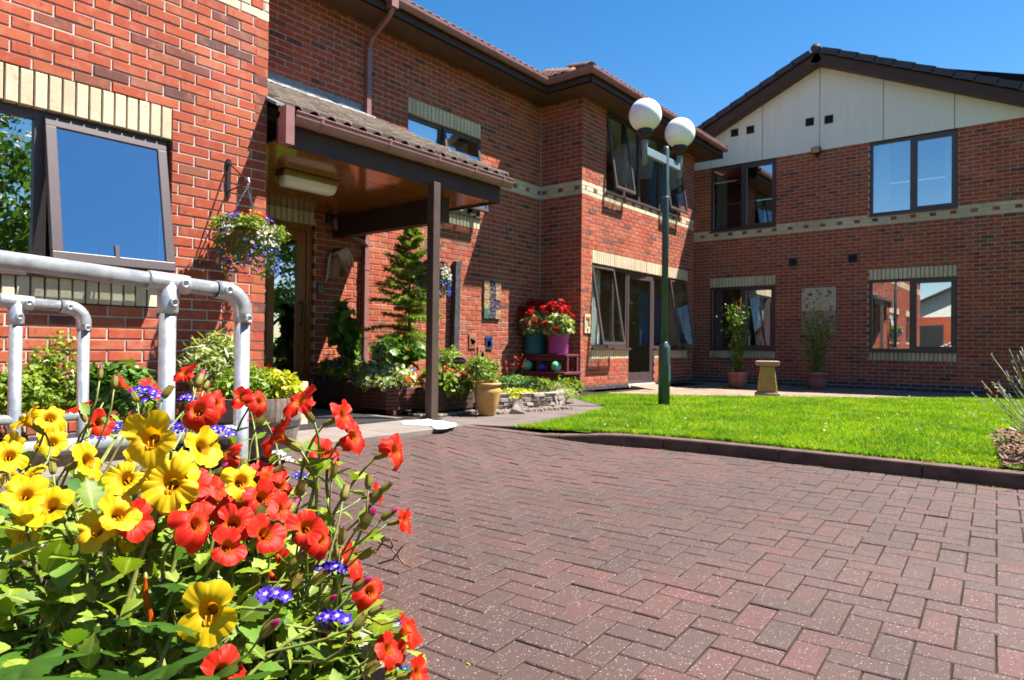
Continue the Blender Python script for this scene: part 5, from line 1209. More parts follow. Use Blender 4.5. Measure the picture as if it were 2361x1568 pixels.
for c in gl_c:
    r = .193
    hld = MB(); hld.lathe([(.033, -.58), (.033, -.36), (.036, -.34), (.04, -.26)], c, 16); hld.build('spigot', 'lamp_grey', lamp, True)
    MB().lathe([(.04, -.30), (.05, -.26), (.092, -.222), (.098, -.20), (.095, -.183), (.085, -.17)], c, 24).build('gallery', 'black_metal', lamp, True)
    MB().lathe([(.088, -r*.89)]+[(r*math.sin(a), -r*math.cos(a)) for a in np.linspace(.5, math.pi-.01, 22)], c, 36).build('globe', 'globe_opal', lamp, True)

MB().box((lx-.03, ly-.0745, lp.z+.30), (lx+.03, ly-.066, lp.z+.50)).build('access_door', 'lamp_green', lamp, bevel=.003)
MB().lathe([(.0425, 0), (.0435, .004), (.0435, .016), (.0425, .02)], (lx, ly, hz-.60), 16).build('joint_ring', 'lamp_grey', lamp, True)
# ================================================================== POTS, PLANTERS AND PEDESTAL
p = pz(1768, 916, -0.03); t = thing('stone_pedestal', p, 'yellow sandstone pedestal with square cap at the lawn edge', 'pedestal')
def frustum(mb, c, w0, w1, z0, z1, rot=.5):
    vs = []
    for w, z in ((w0, z0), (w1, z1)):
        for k in range(4):
            a = rot+k*math.pi/2+math.pi/4; vs.append((c[0]+w/math.sqrt(2)*math.cos(a), c[1]+w/math.sqrt(2)*math.sin(a), c[2]+z))
    mb.add(vs, [(3,2,1,0), (4,5,6,7)]+[(i, (i+1) % 4, 4+(i+1) % 4, 4+i) for i in range(4)]); return mb
frustum(MB(), p, .36, .36, 0, .075, .38).build('base', 'sandstone_cap', t, bevel=.012); frustum(MB(), p, .305, .30, .075, .10, .38).build('moulding', 'sandstone_cap', t, bevel=.008)
frustum(MB(), p, .285, .20, .10, .50, .38).build('shaft', 'sandstone', t, bevel=.012); frustum(MB(), p, .33, .35, .50, .575, .38).build('cap', 'sandstone_cap', t, bevel=.018)
def clay_pot(c, r, h, mat, label, group, name='terracotta_pot'):
    t = thing(name, c, label, 'pot', group)
    MB().lathe([(r*.80, 0), (r*.90, h*.5), (r*.97, h*.80), (r*1.03, h*.81), (r*1.05, h*.98), (r*1.0, h), (r*.92, h*.98), (r*.9, h*.88)], c, 32).build('pot_body', mat, t, True)
    MB().lathe([(r*.90, h*.88), (.01, h*.90)], c, 24).build('soil', 'soil', t); return t
def cane_plant(c, h, w, label, seed_, name='potted_shrub', mat='leaf_mid'):
    t = thing(name, c, label, 'shrub', 'tall potted shrubs by the gable wall'); c = Vector(c); tips = []
    for k in range(5):
        tips.append((c+Vector((rng.gauss(0, .03), rng.gauss(0, .03), 0)), c+Vector((rng.gauss(0, w*.35), rng.gauss(0, w*.35), h*rng.uniform(.75, 1.08)))))
    stems('stem', tips, .008, 'stem_red', t, .03); mb = MB(); mb.tube([c, c+Vector((.03, .05, h*1.08))], .007, 6).tube([c, c+Vector((-.02, -.06, h*1.14))], .007, 6); mb.build('cane', 'urn_clay', t)
    n = 1500; q = nr.random(n)**.8; k = nr.integers(0, 5, n); A = np.array([list(x[0]) for x in tips])[k]; B = np.array([list(x[1]) for x in tips])[k]
    P = A+(B-A)*q[:, None]+nr.normal(0, 1, (n, 3))*(w*.22*(.5+q))[:, None]*np.array([1, 1, .8])
    leaves('foliage', P, .055, LEAF6, mat, t, None, .9); return t
pa, pb = pz(1700, 895, -.034), pz(1882, 897, -.034)
clay_pot(pa, .195, .32, 'terracotta_rose', 'shaded terracotta pot left of the stone pedestal', 'pots by the gable wall'); clay_pot(pb, .205, .335, 'terracotta_rose', 'shaded terracotta pot below the butterfly panel', 'pots by the gable wall')
cane_plant(pa+Vector((0, 0, .29)), 1.30, .34, 'tall thin shrub on canes in front of the left lower window', 1); cane_plant(pb+Vector((0, 0, .30)), 1.22, .52, 'bushy tall shrub growing in front of the butterfly panel', 2)
po = pz(2290, 913, -.02); clay_pot(po, .125, .16, 'orange_plastic', 'small bright orange pot at the far lawn edge', 'pots by the gable wall', 'orange_pot')

def octa(x0, x1, y0, y1, ch): return [(x0+ch, y0), (x1-ch, y0), (x1, y0+ch), (x1, y1-ch), (x1-ch, y1), (x0+ch, y1), (x0, y1-ch), (x0, y0+ch)]
def timber_planter(x0, x1, y0, y1, h, ch, label, mat='planter_wood', nb=6):
    t = thing('timber_planter', ((x0+x1)/2, (y0+y1)/2, .012), label, 'planter', 'timber planters by the entrance'); z = .055; bh = (h-.055)/nb
    for k in range(nb):
        e = .004*(k % 2)+rng.uniform(0, .002); MB().prism(octa(x0+e, x1-e, y0+e, y1-e, ch), z+k*bh+.0025, z+(k+1)*bh-.0025).build('board', mat, t, bevel=.003)
    MB().prism(octa(x0+.012, x1-.012, y0+.012, y1-.012, ch), .05, h-.02).build('lining', 'dark_void', t)
    for fx in (x0+.04, x1-.16):
        for fy in (y0+.02, y1-.14): MB().box((fx, fy, .01), (fx+.12, fy+.12, .056)).build('foot', mat, t)
    return t
timber_planter(4.75, 5.32, 6.20, 6.93, .31, .06, 'dark red timber planter nearest the wooden door')
timber_planter(4.62, 5.17, 5.30, 6.08, .285, .09, 'dark red timber planter with cut corners left of the brown post')
timber_planter(4.96, 5.50, 4.96, 5.36, .26, .02, 'old dark timber trough between the brown post and the urn', 'old_wood', 4)
def urn(c, label):
    t = thing('clay_urn', c, label, 'urn')
    MB().lathe([(.080, 0), (.085, .01), (.118, .13), (.142, .235), (.146, .265), (.128, .292), (.126, .305), (.150, .318), (.150, .335), (.128, .338), (.118, .30), (.10, .29)], c, 36).build('urn_body', 'urn_clay', t, True)
    MB().lathe([(.115, .30), (.01, .305)], c, 20).build('soil', 'soil', t)
uc = pz(1122, 957, .014); urn(uc, 'yellow clay urn standing on the gravel before the stone wall')
def half_barrel(c, r, h, label, grp='half barrel planters'):
    t = thing('half_barrel', c, label, 'barrel planter', grp); c = Vector(c); n = 22
    def rr(f): return r*(.80+.24*math.sin((f*.62+.06)*math.pi*.78))
    for k in range(n):
        a0, a1 = 2*math.pi*k/n+.006, 2*math.pi*(k+1)/n-.006; mb = MB(); vs = []; zz = [i/6 for i in range(7)]
        for z in zz:
            for a in (a0, (a0+a1)/2, a1):
                q = rr(z); vs.append(c+Vector((q*math.cos(a), q*math.sin(a), z*h)))
        for a in (a0, (a0+a1)/2, a1): vs.append(c+Vector(((rr(1)-.025)*math.cos(a), (rr(1)-.025)*math.sin(a), h)))
        mb.add(vs, [(3*i+j, 3*i+j+1, 3*i+4+j, 3*i+3+j) for i in range(7) for j in range(2)]); mb.build('stave', 'barrel_oak', t)
    for f0, f1 in ((.10, .20), (.48, .60)):
        mb = MB(); mb.lathe([(rr(f0)+.004, f0*h), (rr(f1)+.004, f1*h)], c, 44); mb.f = mb.f[:44]; mb.build('hoop', 'hoop_iron', t, True)
    MB().lathe([(rr(.9)-.02, h*.88), (.02, h*.93)], c, 24).build('soil', 'soil', t)
    return t
# cream trough by the door
t = thing('stone_trough', (3.35, 5.4, .02), 'cream stone trough at the left of the wooden door', 'trough')
mb = MB(); x0, x1, y0, y1, h = 3.02, 3.52, 5.15, 5.62, .40
for a, b in (((x0, y0, .02), (x1, y0+.05, h)), ((x0, y1-.05, .02), (x1, y1, h)), ((x0, y0+.05, .02), (x0+.05, y1-.05, h)), ((x1-.05, y0+.05, .02), (x1, y1-.05, h))): mb.box(a, b)
mb.build('trough_body', 'cream_stone', t, bevel=.008); MB().box((x0+.05, y0+.05, .03), (x1-.05, y1-.05, h-.04)).build('soil', 'soil', t)
BR = Vector((2.43, 4.12, .019)); half_barrel(BR, .27, .36, 'weathered half barrel planter beside the near brick corner')
# white cloth at the foot of the post
wc = thing('white_sheet', (4.5, 4.5, .02), 'crumpled white sheet lying at the foot of the brown post', 'sheet')
out_ = [pz(x, y, .022) for x, y in ((925, 972), (985, 967), (1052, 976), (1050, 983), (1024, 989), (1004, 989), (990, 981), (930, 979))]
nn_ = 26; vs = []; fs = []
cx_, cy_ = sum(p.x for p in out_)/8, sum(p.y for p in out_)/8
for ring in range(5):
    for k in range(32):
        f = k/32*8; i = int(f); q = out_[i].lerp(out_[(i+1) % 8], f-i); s = 1-ring/5
        vs.append((cx_+(q.x-cx_)*s, cy_+(q.y-cy_)*s, .0225+(.0 if ring == 0 else rng.uniform(.002, .014))))
vs.append((cx_, cy_, .030))
fs = [(r*32+k, r*32+(k+1) % 32, (r+1)*32+(k+1) % 32, (r+1)*32+k) for r in range(4) for k in range(32)]+[(128+k, 128+(k+1) % 32, 160) for k in range(32)]
MB().add(vs, fs).build('cloth', 'white_cloth', wc, True)
# bench with pots and balls in the corner of the bay
be = thing('maroon_bench', (9.05, 6.5, .06), 'maroon painted two-step bench in the corner of the bay', 'bench')
MB().box((8.78, 6.02, .285), (9.28, 7.0, .33)).build('seat', 'bench_paint', be, bevel=.012); MB().box((8.81, 6.04, .21), (8.84, 6.98, .285)).build('apron', 'bench_paint', be, bevel=.004)
MB().box((8.90, 6.08, .575), (9.29, 7.0, .615)).build('shelf', 'bench_paint', be, bevel=.01); MB().box((8.93, 6.12, .50), (8.96, 6.98, .575)).build('shelf_rail', 'bench_paint', be)
for yy in (6.08, 6.93):
    for xx in (8.82, 9.21): MB().box((xx, yy, .06), (xx+.05, yy+.05, .285)).build('leg', 'bench_paint', be)
    for xx in (8.94, 9.22): MB().box((xx, yy, .33), (xx+.05, yy+.05, .575)).build('upright', 'bench_paint', be)
def tub(c, r, h, mat, label):
    t = thing('round_tub', c, label, 'pot', 'round tubs on the maroon bench')
    MB().lathe([(r*.92, 0), (r*.96, .02), (r*.99, h*.9), (r*1.04, h*.91), (r*1.04, h), (r*.95, h), (r*.93, h*.85)], c, 36).build('tub_body', mat, t, True); MB().lathe([(r*.93, h*.86), (.02, h*.9)], c, 20).build('soil', 'soil', t)
tub((9.04, 6.80, .616), .185, .39, 'teal_glaze', 'shaded teal tub of red geraniums on the bench'); tub((9.09, 6.36, .616), .170, .37, 'magenta_glaze', 'magenta tub of red geraniums on the bench')
for (y, r, mt_, lab) in ((6.84, .088, 'green_glaze', 'pale green glazed ball at the left of the bench seat'), (6.53, .064, 'blue_glaze', 'small cobalt blue glazed ball between two green ones'), (6.25, .085, 'green_glaze', 'pale green glazed ball at the right of the bench seat')):
    o = MB().lathe([(max(.001, r*math.sin(a)), r-r*math.cos(a)) for a in np.linspace(0, math.pi, 20)], (8.88, y, .331), 28).build('glazed_ball', mt_, None, True); tag(o, lab, 'ball', 'glazed balls on the bench')
# low dry-stone wall, boulder, gravel
sw = thing('stone_wall', (6.2, 4.7, 0), 'low dry stone wall edging the planting bed', 'wall')
def rock(mb, c, s, r=0.0):
    d = [(-1,-1,-1),(1,-1,-1),(1,1,-1),(-1,1,-1),(-1,-1,1),(1,-1,1),(1,1,1),(-1,1,1)]
    vs = [Vector((c[0]+s[0]*x*rng.uniform(.72, 1), c[1]+s[1]*y*rng.uniform(.72, 1), c[2]+s[2]*z*rng.uniform(.75, 1))) for x, y, z in d]
    mb.add(vs, [(3,2,1,0),(4,5,6,7),(0,1,5,4),(1,2,6,5),(2,3,7,6),(3,0,4,7)], r); return mb
line = [Vector((5.60, 4.94, 0)), Vector((6.0, 4.78, 0)), Vector((6.42, 4.585, 0)), Vector((6.62, 4.62, 0)), Vector((6.95, 4.82, 0))]
for lay in range(4):
    z = .028+lay*.050
    for i in range(4):
        a, b = line[i], line[i+1]; L = (b-a).length; m_ = max(2, round(L/(.10 if lay < 3 else .15))); t_ = (b-a)/L
        for j in range(m_):
            if lay == 3 and rng.random() < .12: continue
            c = a+t_*L*(j+.5+(.25 if lay % 2 else -.1))/m_; mb = rock(MB(), (0, 0, 0), (L/m_*.56, .06, .027), rng.random()); an = math.atan2(t_.y, t_.x)
            mb.v = [tuple(Matrix.Rotation(an, 3, 'Z') @ Vector(v)+Vector((c.x, c.y+rng.uniform(-.008, .008), z))) for v in mb.v]; mb.build('stone', 'fieldstone', sw, bevel=.008)
bo = pz(1195, 953, .012); mb = MB(); mb.add([bo+Vector(v) for v in ((-.10,.06,0),(.02,-.075,0),(.11,.0,0),(.03,.09,0),(-.02,.03,.125),(.035,-.02,.155),(.07,.03,.13),(-.075,.03,.05))], [(0,1,5,4,7), (1,2,6,5), (2,3,6), (3,0,7,4), (4,5,6), (3,4,6), (0,3,2,1)])
tag(mb.build('boulder', 'fieldstone', None, False, .008), 'upright grey boulder on the gravel before the stone wall', 'boulder')
gv = MB(); k = 0
while k < 1300:
    f = rng.random(); x = 4.75+f*1.85; base = 4.60-.02*f+(.28 if x < 5.5 else .0); yv = base+abs(rng.gauss(0, .13)) if x < 5.6 else 4.50+(6.6-x)*.28+rng.gauss(0, .05)
    s = rng.uniform(.008, .020); rock(gv, (x, yv, .016+s*.4), (s, s*rng.uniform(.6, 1), s*.6), rng.random()); k += 1
tag(gv.build('gravel', 'pebble'), 'pale gravel strip along the planters and the low stone wall', 'gravel', kind='stuff')
# welcome sign on two rods
ra, rb_ = pd(1021, 850, 7.02), pd(1098, 850, 6.78)
ws = thing('welcome_sign', ((ra.x+rb_.x)/2, (ra.y+rb_.y)/2, .012), 'oval WELCOME sign hanging from a wire between two thin rods', 'sign')
for q in (ra, rb_): MB().tube([(q.x, q.y, .012), (q.x, q.y, .56)], .008, 8).build('rod', 'black_metal', ws); MB().lathe([(.004, .555), (.012, .565), (.012, .575), (.002, .585)], (q.x, q.y, 0), 10).build('finial', 'black_metal', ws, True)
A_, B_ = Vector((ra.x, ra.y, .555)), Vector((rb_.x, rb_.y, .545)); mid_ = A_.lerp(B_, .5)
MB().tube([A_.lerp(B_, t)+Vector((0, 0, .035*math.sin(t*math.pi))) for t in np.linspace(0, 1, 9)], .003, 5).build('wire', 'black_metal', ws)
ax = (B_-A_); ax.z = 0; ax.normalize(); nrm_ = Vector((ax.y, -ax.x, 0))
if nrm_.dot(CP-mid_) < 0: nrm_ = -nrm_
sc_ = mid_+Vector((0, 0, .030)); ov = [(math.cos(a), math.sin(a)) for a in np.linspace(0, 2*math.pi, 28, endpoint=False)]
mb = MB(); vs = [sc_+ax*.085*u+Vector((0, 0, .036*v))+nrm_*s for s in (.006, -.006) for u, v in ov]
mb.add(vs, [tuple(range(28)), tuple(range(55, 27, -1))]+[(i, 28+i, 28+(i+1) % 28, (i+1) % 28) for i in range(28)]); mb.build('plate', 'sign_black', ws)
cu = bpy.data.curves.new('lettering', 'FONT'); cu.body = 'WELCOME'; cu.align_x = 'CENTER'; cu.align_y = 'CENTER'; cu.size = .030; cu.extrude = .0008
cu.materials.append(MATS['sign_letters']); tmp = bpy.data.objects.new('tmp', cu); COL.objects.link(tmp)
dg = bpy.context.evaluated_depsgraph_get(); dg.update(); me = bpy.data.meshes.new_from_object(tmp.evaluated_get(dg)); bpy.data.objects.remove(tmp)
axt = Vector((0, 0, 1)).cross(nrm_); M4 = Matrix((axt, Vector((0, 0, 1)), nrm_)).transposed().to_4x4(); M4.translation = sc_+nrm_*.0075
if not me.materials: me.materials.append(MATS['sign_letters'])
link('lettering', me, ws, M4)
# ================================================================== BACKGROUND PLANTING
def clump(name, c, r, n, size, tmpl, mat, label, cat='shrub', group=None, jit=.7, blooms=(), zmin=-.5, lo=.35, stem=True, thing_=None):
    c = Vector(c); t = thing_ or thing(name, (c.x, c.y, c.z-r[2]*.8), label, cat, group)
    # several lobes give an uneven outline
    P = []; D_ = []; m_ = 7
    for k in range(m_):
        d = Vector((rng.gauss(0, 1), rng.gauss(0, 1), rng.gauss(.1, .8))).normalized(); q = rng.uniform(.35, .6)
        cc = c+Vector((d.x*r[0]*q, d.y*r[1]*q, d.z*r[2]*q)); s = rng.uniform(.45, .62)
        p_, d_ = shell(n//m_, cc, (r[0]*s, r[1]*s, r[2]*s), lo, zmin); P.append(p_); D_.append(d_)
    P = np.concatenate(P); D_ = np.concatenate(D_)
    leaves('foliage', P, size, tmpl, mat, t, D_+np.array([0, 0, .6]), jit)
    if stem: stems('stem', [(c+Vector((rng.gauss(0, r[0]*.15), rng.gauss(0, r[1]*.15), -r[2]*.95)), c+Vector((rng.gauss(0, r[0]*.4), rng.gauss(0, r[1]*.4), r[2]*rng.uniform(0, .5)))) for _ in range(7)], .006, 'stem_red', t)
    for (nm, k, mat_, s, zl) in blooms:
        p_, d_ = shell(k, c, (r[0]*1.0, r[1]*1.0, r[2]*1.0), .88, zl); leaves(nm, p_, s, BLOOM, mat_, t, d_+np.array([-.4, -.5, .4]), .4, None, .25)
    return t
# border in front of the near wall
c = pY(505, 850, 4.58); clump('border_shrub', (c.x, 4.60, .52), (.30, .20, .30), 2600, .062, NARROW, 'leaf_pale', 'pale green bushy border shrub between the two handrail posts', group='border shrubs', jit=.9)
c = pY(40, 900, 4.55); clump('border_shrub', (c.x, 4.55, .42), (.24, .2, .26), 1500, .045, LEAF6, 'leaf_light', 'leafy border shrub at the left edge of the photo', group='border shrubs')
c = pY(120, 880, 4.6); clump('border_shrub', (c.x, 4.62, .48), (.20, .14, .30), 1500, .036, LEAF6, 'leaf_conifer', 'twiggy upright border shrub between the farther handrail posts', group='border shrubs')
c = pY(265, 900, 4.55); clump('border_shrub', (c.x, 4.55, .40), (.22, .18, .22), 1700, .042, ROUND, 'leaf_mid', 'glossy green low shrub behind the nearer handrail post', group='border shrubs')
c = pY(330, 930, 4.5); clump('border_shrub', (c.x, 4.50, .34), (.20, .14, .20), 1200, .04, LEAF6, 'leaf_light', 'low light green shrub left of the nearer handrail post', group='border shrubs')
# half barrel planting
t = thing('barrel_plants', BR+Vector((0, 0, .33)), 'bright green and golden plants filling the weathered half barrel', 'plants')
p_, d_ = shell(1500, BR+Vector((-.06, .04, .40)), (.22, .20, .16), .4, -.2); leaves('foliage', p_, .04, LEAF6, 'leaf_light', t, d_+np.array([0, 0, .5]))
p_, d_ = shell(900, BR+Vector((.13, -.04, .40)), (.14, .16, .13), .4, -.3); leaves('golden_foliage', p_, .034, ROUND, 'leaf_yellow', t, d_+np.array([0, 0, .5]))
t = thing('trough_plants', (3.25, 5.4, .36), 'small red geranium growing in the cream stone trough', 'plant')
p_, d_ = shell(500, (3.2, 5.35, .42), (.15, .13, .10), .4, -.2); leaves('foliage', p_, .05, ROUND, 'leaf_light', t, d_+np.array([0, 0, .6])); p_, d_ = shell(8, (3.24, 5.3, .50), (.06, .05, .04), .6); leaves('flowers', p_, .05, BLOOM, 'petal_scarlet', t, d_)
# planter flowers
def mixed(name, c, r, n, label, bl, mat='leaf_light', size=.045):
    return clump(name, c, r, n, size, ROUND, mat, label, 'flowers', 'mixed flowers in the timber planters', .7, bl, -.75, .4, False)
t = mixed('planter_flowers', (5.0, 6.55, .40), (.36, .46, .20), 2800, 'mixed bedding flowers in the planter nearest the wooden door', (('blue_flowers', 26, 'petal_blue', .04, -.4), ('red_flowers', 14, 'petal_orange', .045, -.2), ('yellow_flowers', 10, 'petal_yellow', .05, -.2)))
t = mixed('planter_flowers', (4.88, 5.66, .36), (.38, .48, .18), 3200, 'mixed bedding flowers spilling over the planter left of the post', (('violet_flowers', 30, 'petal_violet', .045, -.5), ('orange_flowers', 22, 'petal_orange', .048, -.5), ('red_flowers', 14, 'petal_scarlet', .04, -.5), ('yellow_flowers', 8, 'petal_yellow', .055, -.4)), 'leaf_pale', .042)
t = mixed('planter_flowers', (5.18, 5.08, .34), (.34, .24, .17), 2400, 'red and pink geraniums spilling over the old dark trough', (('red_flowers', 26, 'petal_scarlet', .05, .1), ('pink_flowers', 22, 'petal_rose', .05, -.2), ('yellow_flowers', 3, 'petal_yellow', .045, -.2)), 'leaf_light', .05)
# flower spikes
def spikes(name, c, n, h, spread, label, mat='leaf_lavender', top='petal_violet'):
    t = thing(name, c, label, 'flowers', 'flower spikes in the planters'); prs = []; c = Vector(c)
    for _ in range(n):
        a = c+Vector((rng.gauss(0, spread*.6), rng.gauss(0, spread*.6), 0)); prs.append((a, a+Vector((rng.gauss(0, .03), rng.gauss(0, .03), h*rng.uniform(.7, 1.05)))))
    stems('spike_stem', prs, .004, 'stem', t, .04); P = np.concatenate([np.array([list(a.lerp(b, f)) for f in np.linspace(.35, 1, 30)]) for a, b in prs])+nr.normal(0, .006, (30*n, 3))
    leaves('florets', P, .020, LEAF6, mat, t, None, 1.0); P2 = np.concatenate([np.array([list(a.lerp(b, f)) for f in np.linspace(.8, 1, 6)]) for a, b in prs]); leaves('flower_tips', P2, .018, BLOOM, top, t); return t
spikes('salvia_spikes', (4.80, 5.75, .36), 11, .46, .13, 'pale salvia spikes in front of the young spruce'); spikes('salvia_spikes', (4.86, 6.55, .38), 6, .40, .12, 'pale flower spikes in the planter by the wooden door')
# leafy climber
c = pd(795, 815, 8.0); clump('bean_plant', (c.x, c.y, .80), (.20, .18, .44), 700, .085, ROUND, 'leaf_mid', 'large leaved climbing plant between the two timber planters', 'climber')
c = pd(925, 822, 7.9); clump('climber_plant', (c.x, c.y, .62), (.34, .26, .24), 1100, .075, ROUND, 'leaf_mid', 'leafy climbing plant around the foot of the young spruce', 'climber', None, .7, (('red_flowers', 7, 'petal_orange', .045, -.5),))
c = pd(1035, 850, 8.2); clump('bed_shrub', (c.x, c.y, .46), (.28, .2, .30), 1500, .045, LEAF6, 'leaf_light', 'green shrub behind the old dark trough and the hanging sign', group='shrubs in the planting bed')
# young spruce
sp0 = pd(942, 880, 8.35); sp = thing('young_spruce', (sp0.x, sp0.y, .28), 'young spruce tree standing among the planters left of the post', 'tree')
ztop = pd(944, 512, 8.35).z; base = Vector((sp0.x, sp0.y, .25))
MB().tube([base, base+Vector((0, 0, ztop-.25))], [.028, .004], 8).build('trunk', 'bark', sp, True)
bw = MB(); NP = []; NF = []
z = .62; kk = 0
while z < ztop-.05:
    f = (z-.55)/(ztop-.55); L = .60*(1-f)**.85+.06
    for j in range(6 if f < .8 else 4):
        a = j*math.pi*2/6+kk*.55+rng.gauss(0, .12); ll = L*rng.uniform(.5, 1.25)
        if rng.random() < .14: continue
        d = Vector((math.cos(a), math.sin(a), 0)); rise = .10+.35*f; drp = rng.uniform(.15, .6); z_ = z+rng.gauss(0, .035); pts = [Vector((base.x, base.y, z_))+d*ll*s+Vector((0, 0, ll*(rise*s-drp*s*s*(1-f)+.12*s**3))) for s in np.linspace(0, 1, 7)]
        bw.tube(pts, [.007*(1-.8*s) for s in np.linspace(0, 1, 7)], 5)
        def needles(p, q, n):
            for _ in range(n):
                s = rng.random(); b_ = p.lerp(q, s); dd = (q-p).normalized()+Vector((rng.gauss(0, .55), rng.gauss(0, .55), rng.gauss(0, .55))); NP.append(list(b_)); NF.append(list(dd))
        for i in range(6):
            needles(pts[i], pts[i+1], int(12+45*ll))
            if i >= 1:
                for sg in (-1, 1):
                    sd = Vector((-d.y*sg, d.x*sg, -.15)); tw = pts[i]+(sd*.8+d*.7)*ll*.34*(1-i/8); needles(pts[i], tw, int(14+60*ll)); bw.tube([pts[i], tw], [.003, .001], 4)
    z += .110*(1-.4*f); kk += 1
bw.build('branch', 'bark', sp, True); NP = np.array(NP); leaves('needles', NP, .040, NARROW, 'leaf_conifer', sp, None, 1.0, np.array(NF)*1.5, .3)
fl_ = MB()
for _ in range(26):
    i = rng.randrange(len(NP)); q = Vector(NP[i]); fl_.lathe([(.002, 0), (.008, .006), (.008, .016), (.002, .022)], q, 6)
fl_.build('light_string', 'globe_opal', sp)
# clipped ball in the urn
clump('box_ball', (uc.x+.03, uc.y+.05, .50), (.25, .25, .19), 3600, .034, LEAF6, 'leaf_light', 'round leafy shrub growing out of the clay urn', 'shrub')
# bed behind the stone wall
clump('bed_shrub', (7.25, 5.45, .20), (.55, .36, .15), 3000, .05, NARROW, 'leaf_light', 'spiky green bed shrub below the maroon bench', group='shrubs in the planting bed', jit=.5)
clump('bed_shrub', (6.55, 5.15, .24), (.42, .30, .18), 2600, .045, NARROW, 'leaf_mid', 'dark green bed shrub behind the low stone wall', group='shrubs in the planting bed', jit=.5)
clump('trailing_plant', (6.1, 4.86, .16), (.42, .16, .11), 1700, .03, LEAF6, 'leaf_yellow', 'yellow green rockery plant trailing over the low stone wall', 'plant')
clump('trailing_plant', (7.1, 4.92, .15), (.36, .20, .14), 1500, .04, NARROW, 'leaf_pale', 'dry pale rockery plant at the right end of the stone wall', 'plant')
c = pz(1310, 900, .05); clump('rock_plant', (c.x, c.y, .12), (.30, .2, .11), 900, .06, ROUND, 'leaf_light', 'light green rosette plants at the foot of the bay corner', 'plant')
t = thing('red_salvia', (7.05, 5.75, .06), 'scarlet salvia spikes between the round shrub and the bench', 'flowers'); prs = [(Vector((7.0+rng.gauss(0, .08), 5.75+rng.gauss(0, .08), .1)), Vector((7.02+rng.gauss(0, .13), 5.75+rng.gauss(0, .13), rng.uniform(.45, .62)))) for _ in range(7)]
stems('spike_stem', prs, .004, 'stem', t, .04); leaves('florets', np.concatenate([np.array([list(a.lerp(b, f)) for f in np.linspace(.7, 1, 10)]) for a, b in prs])+nr.normal(0, .008, (70, 3)), .03, BLOOM, 'petal_scarlet', t)
# geraniums in the tubs
def geranium(c, r, label, n=1100):
    t = thing('red_geranium', c, label, 'flowers', 'red geraniums in the round tubs'); c = Vector(c)
    p_, d_ = shell(n, c+Vector((0, 0, .10)), (r, r, .22), .35, -.55); leaves('foliage', p_, .065, ROUND, 'leaf_pale', t, d_+np.array([-.2, -.2, .6]))
    P = []; sts = []
    for k in range(20):
        a = rng.uniform(0, 6.28); q = rng.uniform(.2, 1.15); h = .16+.22*(1.2-q)+rng.uniform(-.05, .06) if q < .9 else rng.uniform(-.1, .2); hc = c+Vector((math.cos(a)*r*q, math.sin(a)*r*q, .10+h)); sts.append((c+Vector((0, 0, .02)), hc)); pp, dd = shell(34, hc, (.058, .058, .048), .8); P.append(pp)
    stems('flower_stem', sts, .004, 'stem', t); leaves('flowers', np.concatenate(P), .042, BLOOM, 'petal_scarlet', t, None, .8); return t
geranium((9.02, 6.80, .98), .24, 'red geraniums in the shaded teal tub'); geranium((9.06, 6.36, .96), .24, 'red geraniums in the magenta tub')
# lavender at the right edge
lc = Vector((5.95, -.12, .02)); lv_ = thing('lavender_bush', lc, 'lavender bush reaching in from the right edge of the photo', 'lavender')
prs = []
for _ in range(110):
    a = rng.uniform(0, 6.28); e = rng.uniform(.25, 1.25); d = Vector((math.cos(a)*math.cos(e), math.sin(a)*math.cos(e), math.sin(e))); prs.append((lc+Vector((rng.gauss(0, .05), rng.gauss(0, .05), 0)), lc+d*rng.uniform(.55, .86)))
mb = MB(); P = []; NF = []; T_ = []
for a, b in prs:
    pts = [a.lerp(b, s)+Vector((0, 0, -.10*s*(1-s)+.10*s*s*s)) for s in np.linspace(0, 1, 7)]; mb.tube(pts, [.0045*(1-.5*s) for s in np.linspace(0, 1, 7)], 5)
    for s in np.linspace(.1, .62, 20): q = a.lerp(b, s); P.append(list(q+Vector((0, 0, -.10*s*(1-s))))); NF.append(list((b-a).normalized()+Vector((0, 0, .2))))
    for s in np.linspace(.90, 1, 8): T_.append(list(a.lerp(b, s)+Vector((0, 0, -.10*s*(1-s)+.1*s**3))+Vector((rng.gauss(0, .005), rng.gauss(0, .005), rng.gauss(0, .005)))))
mb.build('stem', 'leaf_lavender', lv_, True); leaves('foliage', P, .045, NARROW, 'leaf_lavender', lv_, None, 1, np.array(NF)); leaves('flower_tips', T_, .016, LEAF6, 'leaf_lavender', lv_, None, 1.0); leaves('flower_tips', np.array(T_)[::3], .014, BLOOM, 'petal_violet', lv_, None, 1.0)
# trees and a wing behind the viewer: some stand in the window reflections, the rest are trees added to block skylight
def make_tree(x, y, h, rad, seed_, label):
    r = random.Random(seed_); t = thing('garden_tree', (x, y, -.42), label, 'tree', 'trees behind the viewer'); zc = h*.55
    MB().tube([(x, y, -.43), (x+.05, y, h*.25), (x-.1, y+.1, h*.5), (x, y-.1, h*.85)], [.22, .17, .12, .04], 10).build('trunk', 'bark', t, True)
    P = []; D_ = []; lm = MB()
    for k in range(34):
        a = r.uniform(0, 6.28); zz = r.uniform(h*.16, h); q = rad*math.sqrt(max(.06, 1-((zz-zc)/(h*.5))**2))*r.uniform(.3, 1); cc = Vector((x+q*math.cos(a), y+q*math.sin(a), zz)); p_, d_ = shell(300, cc, (.9, .9, .65), .3); P.append(p_); D_.append(d_); lm.tube([(x, y, max(.8, zz-1.2)), list(cc)], [.05, .015], 5)
    lm.build('limb', 'bark', t, True); leaves('crown', np.concatenate(P), .20, LEAF6, 'leaf_mid', t, np.concatenate(D_)+np.array([0, 0, .4]))
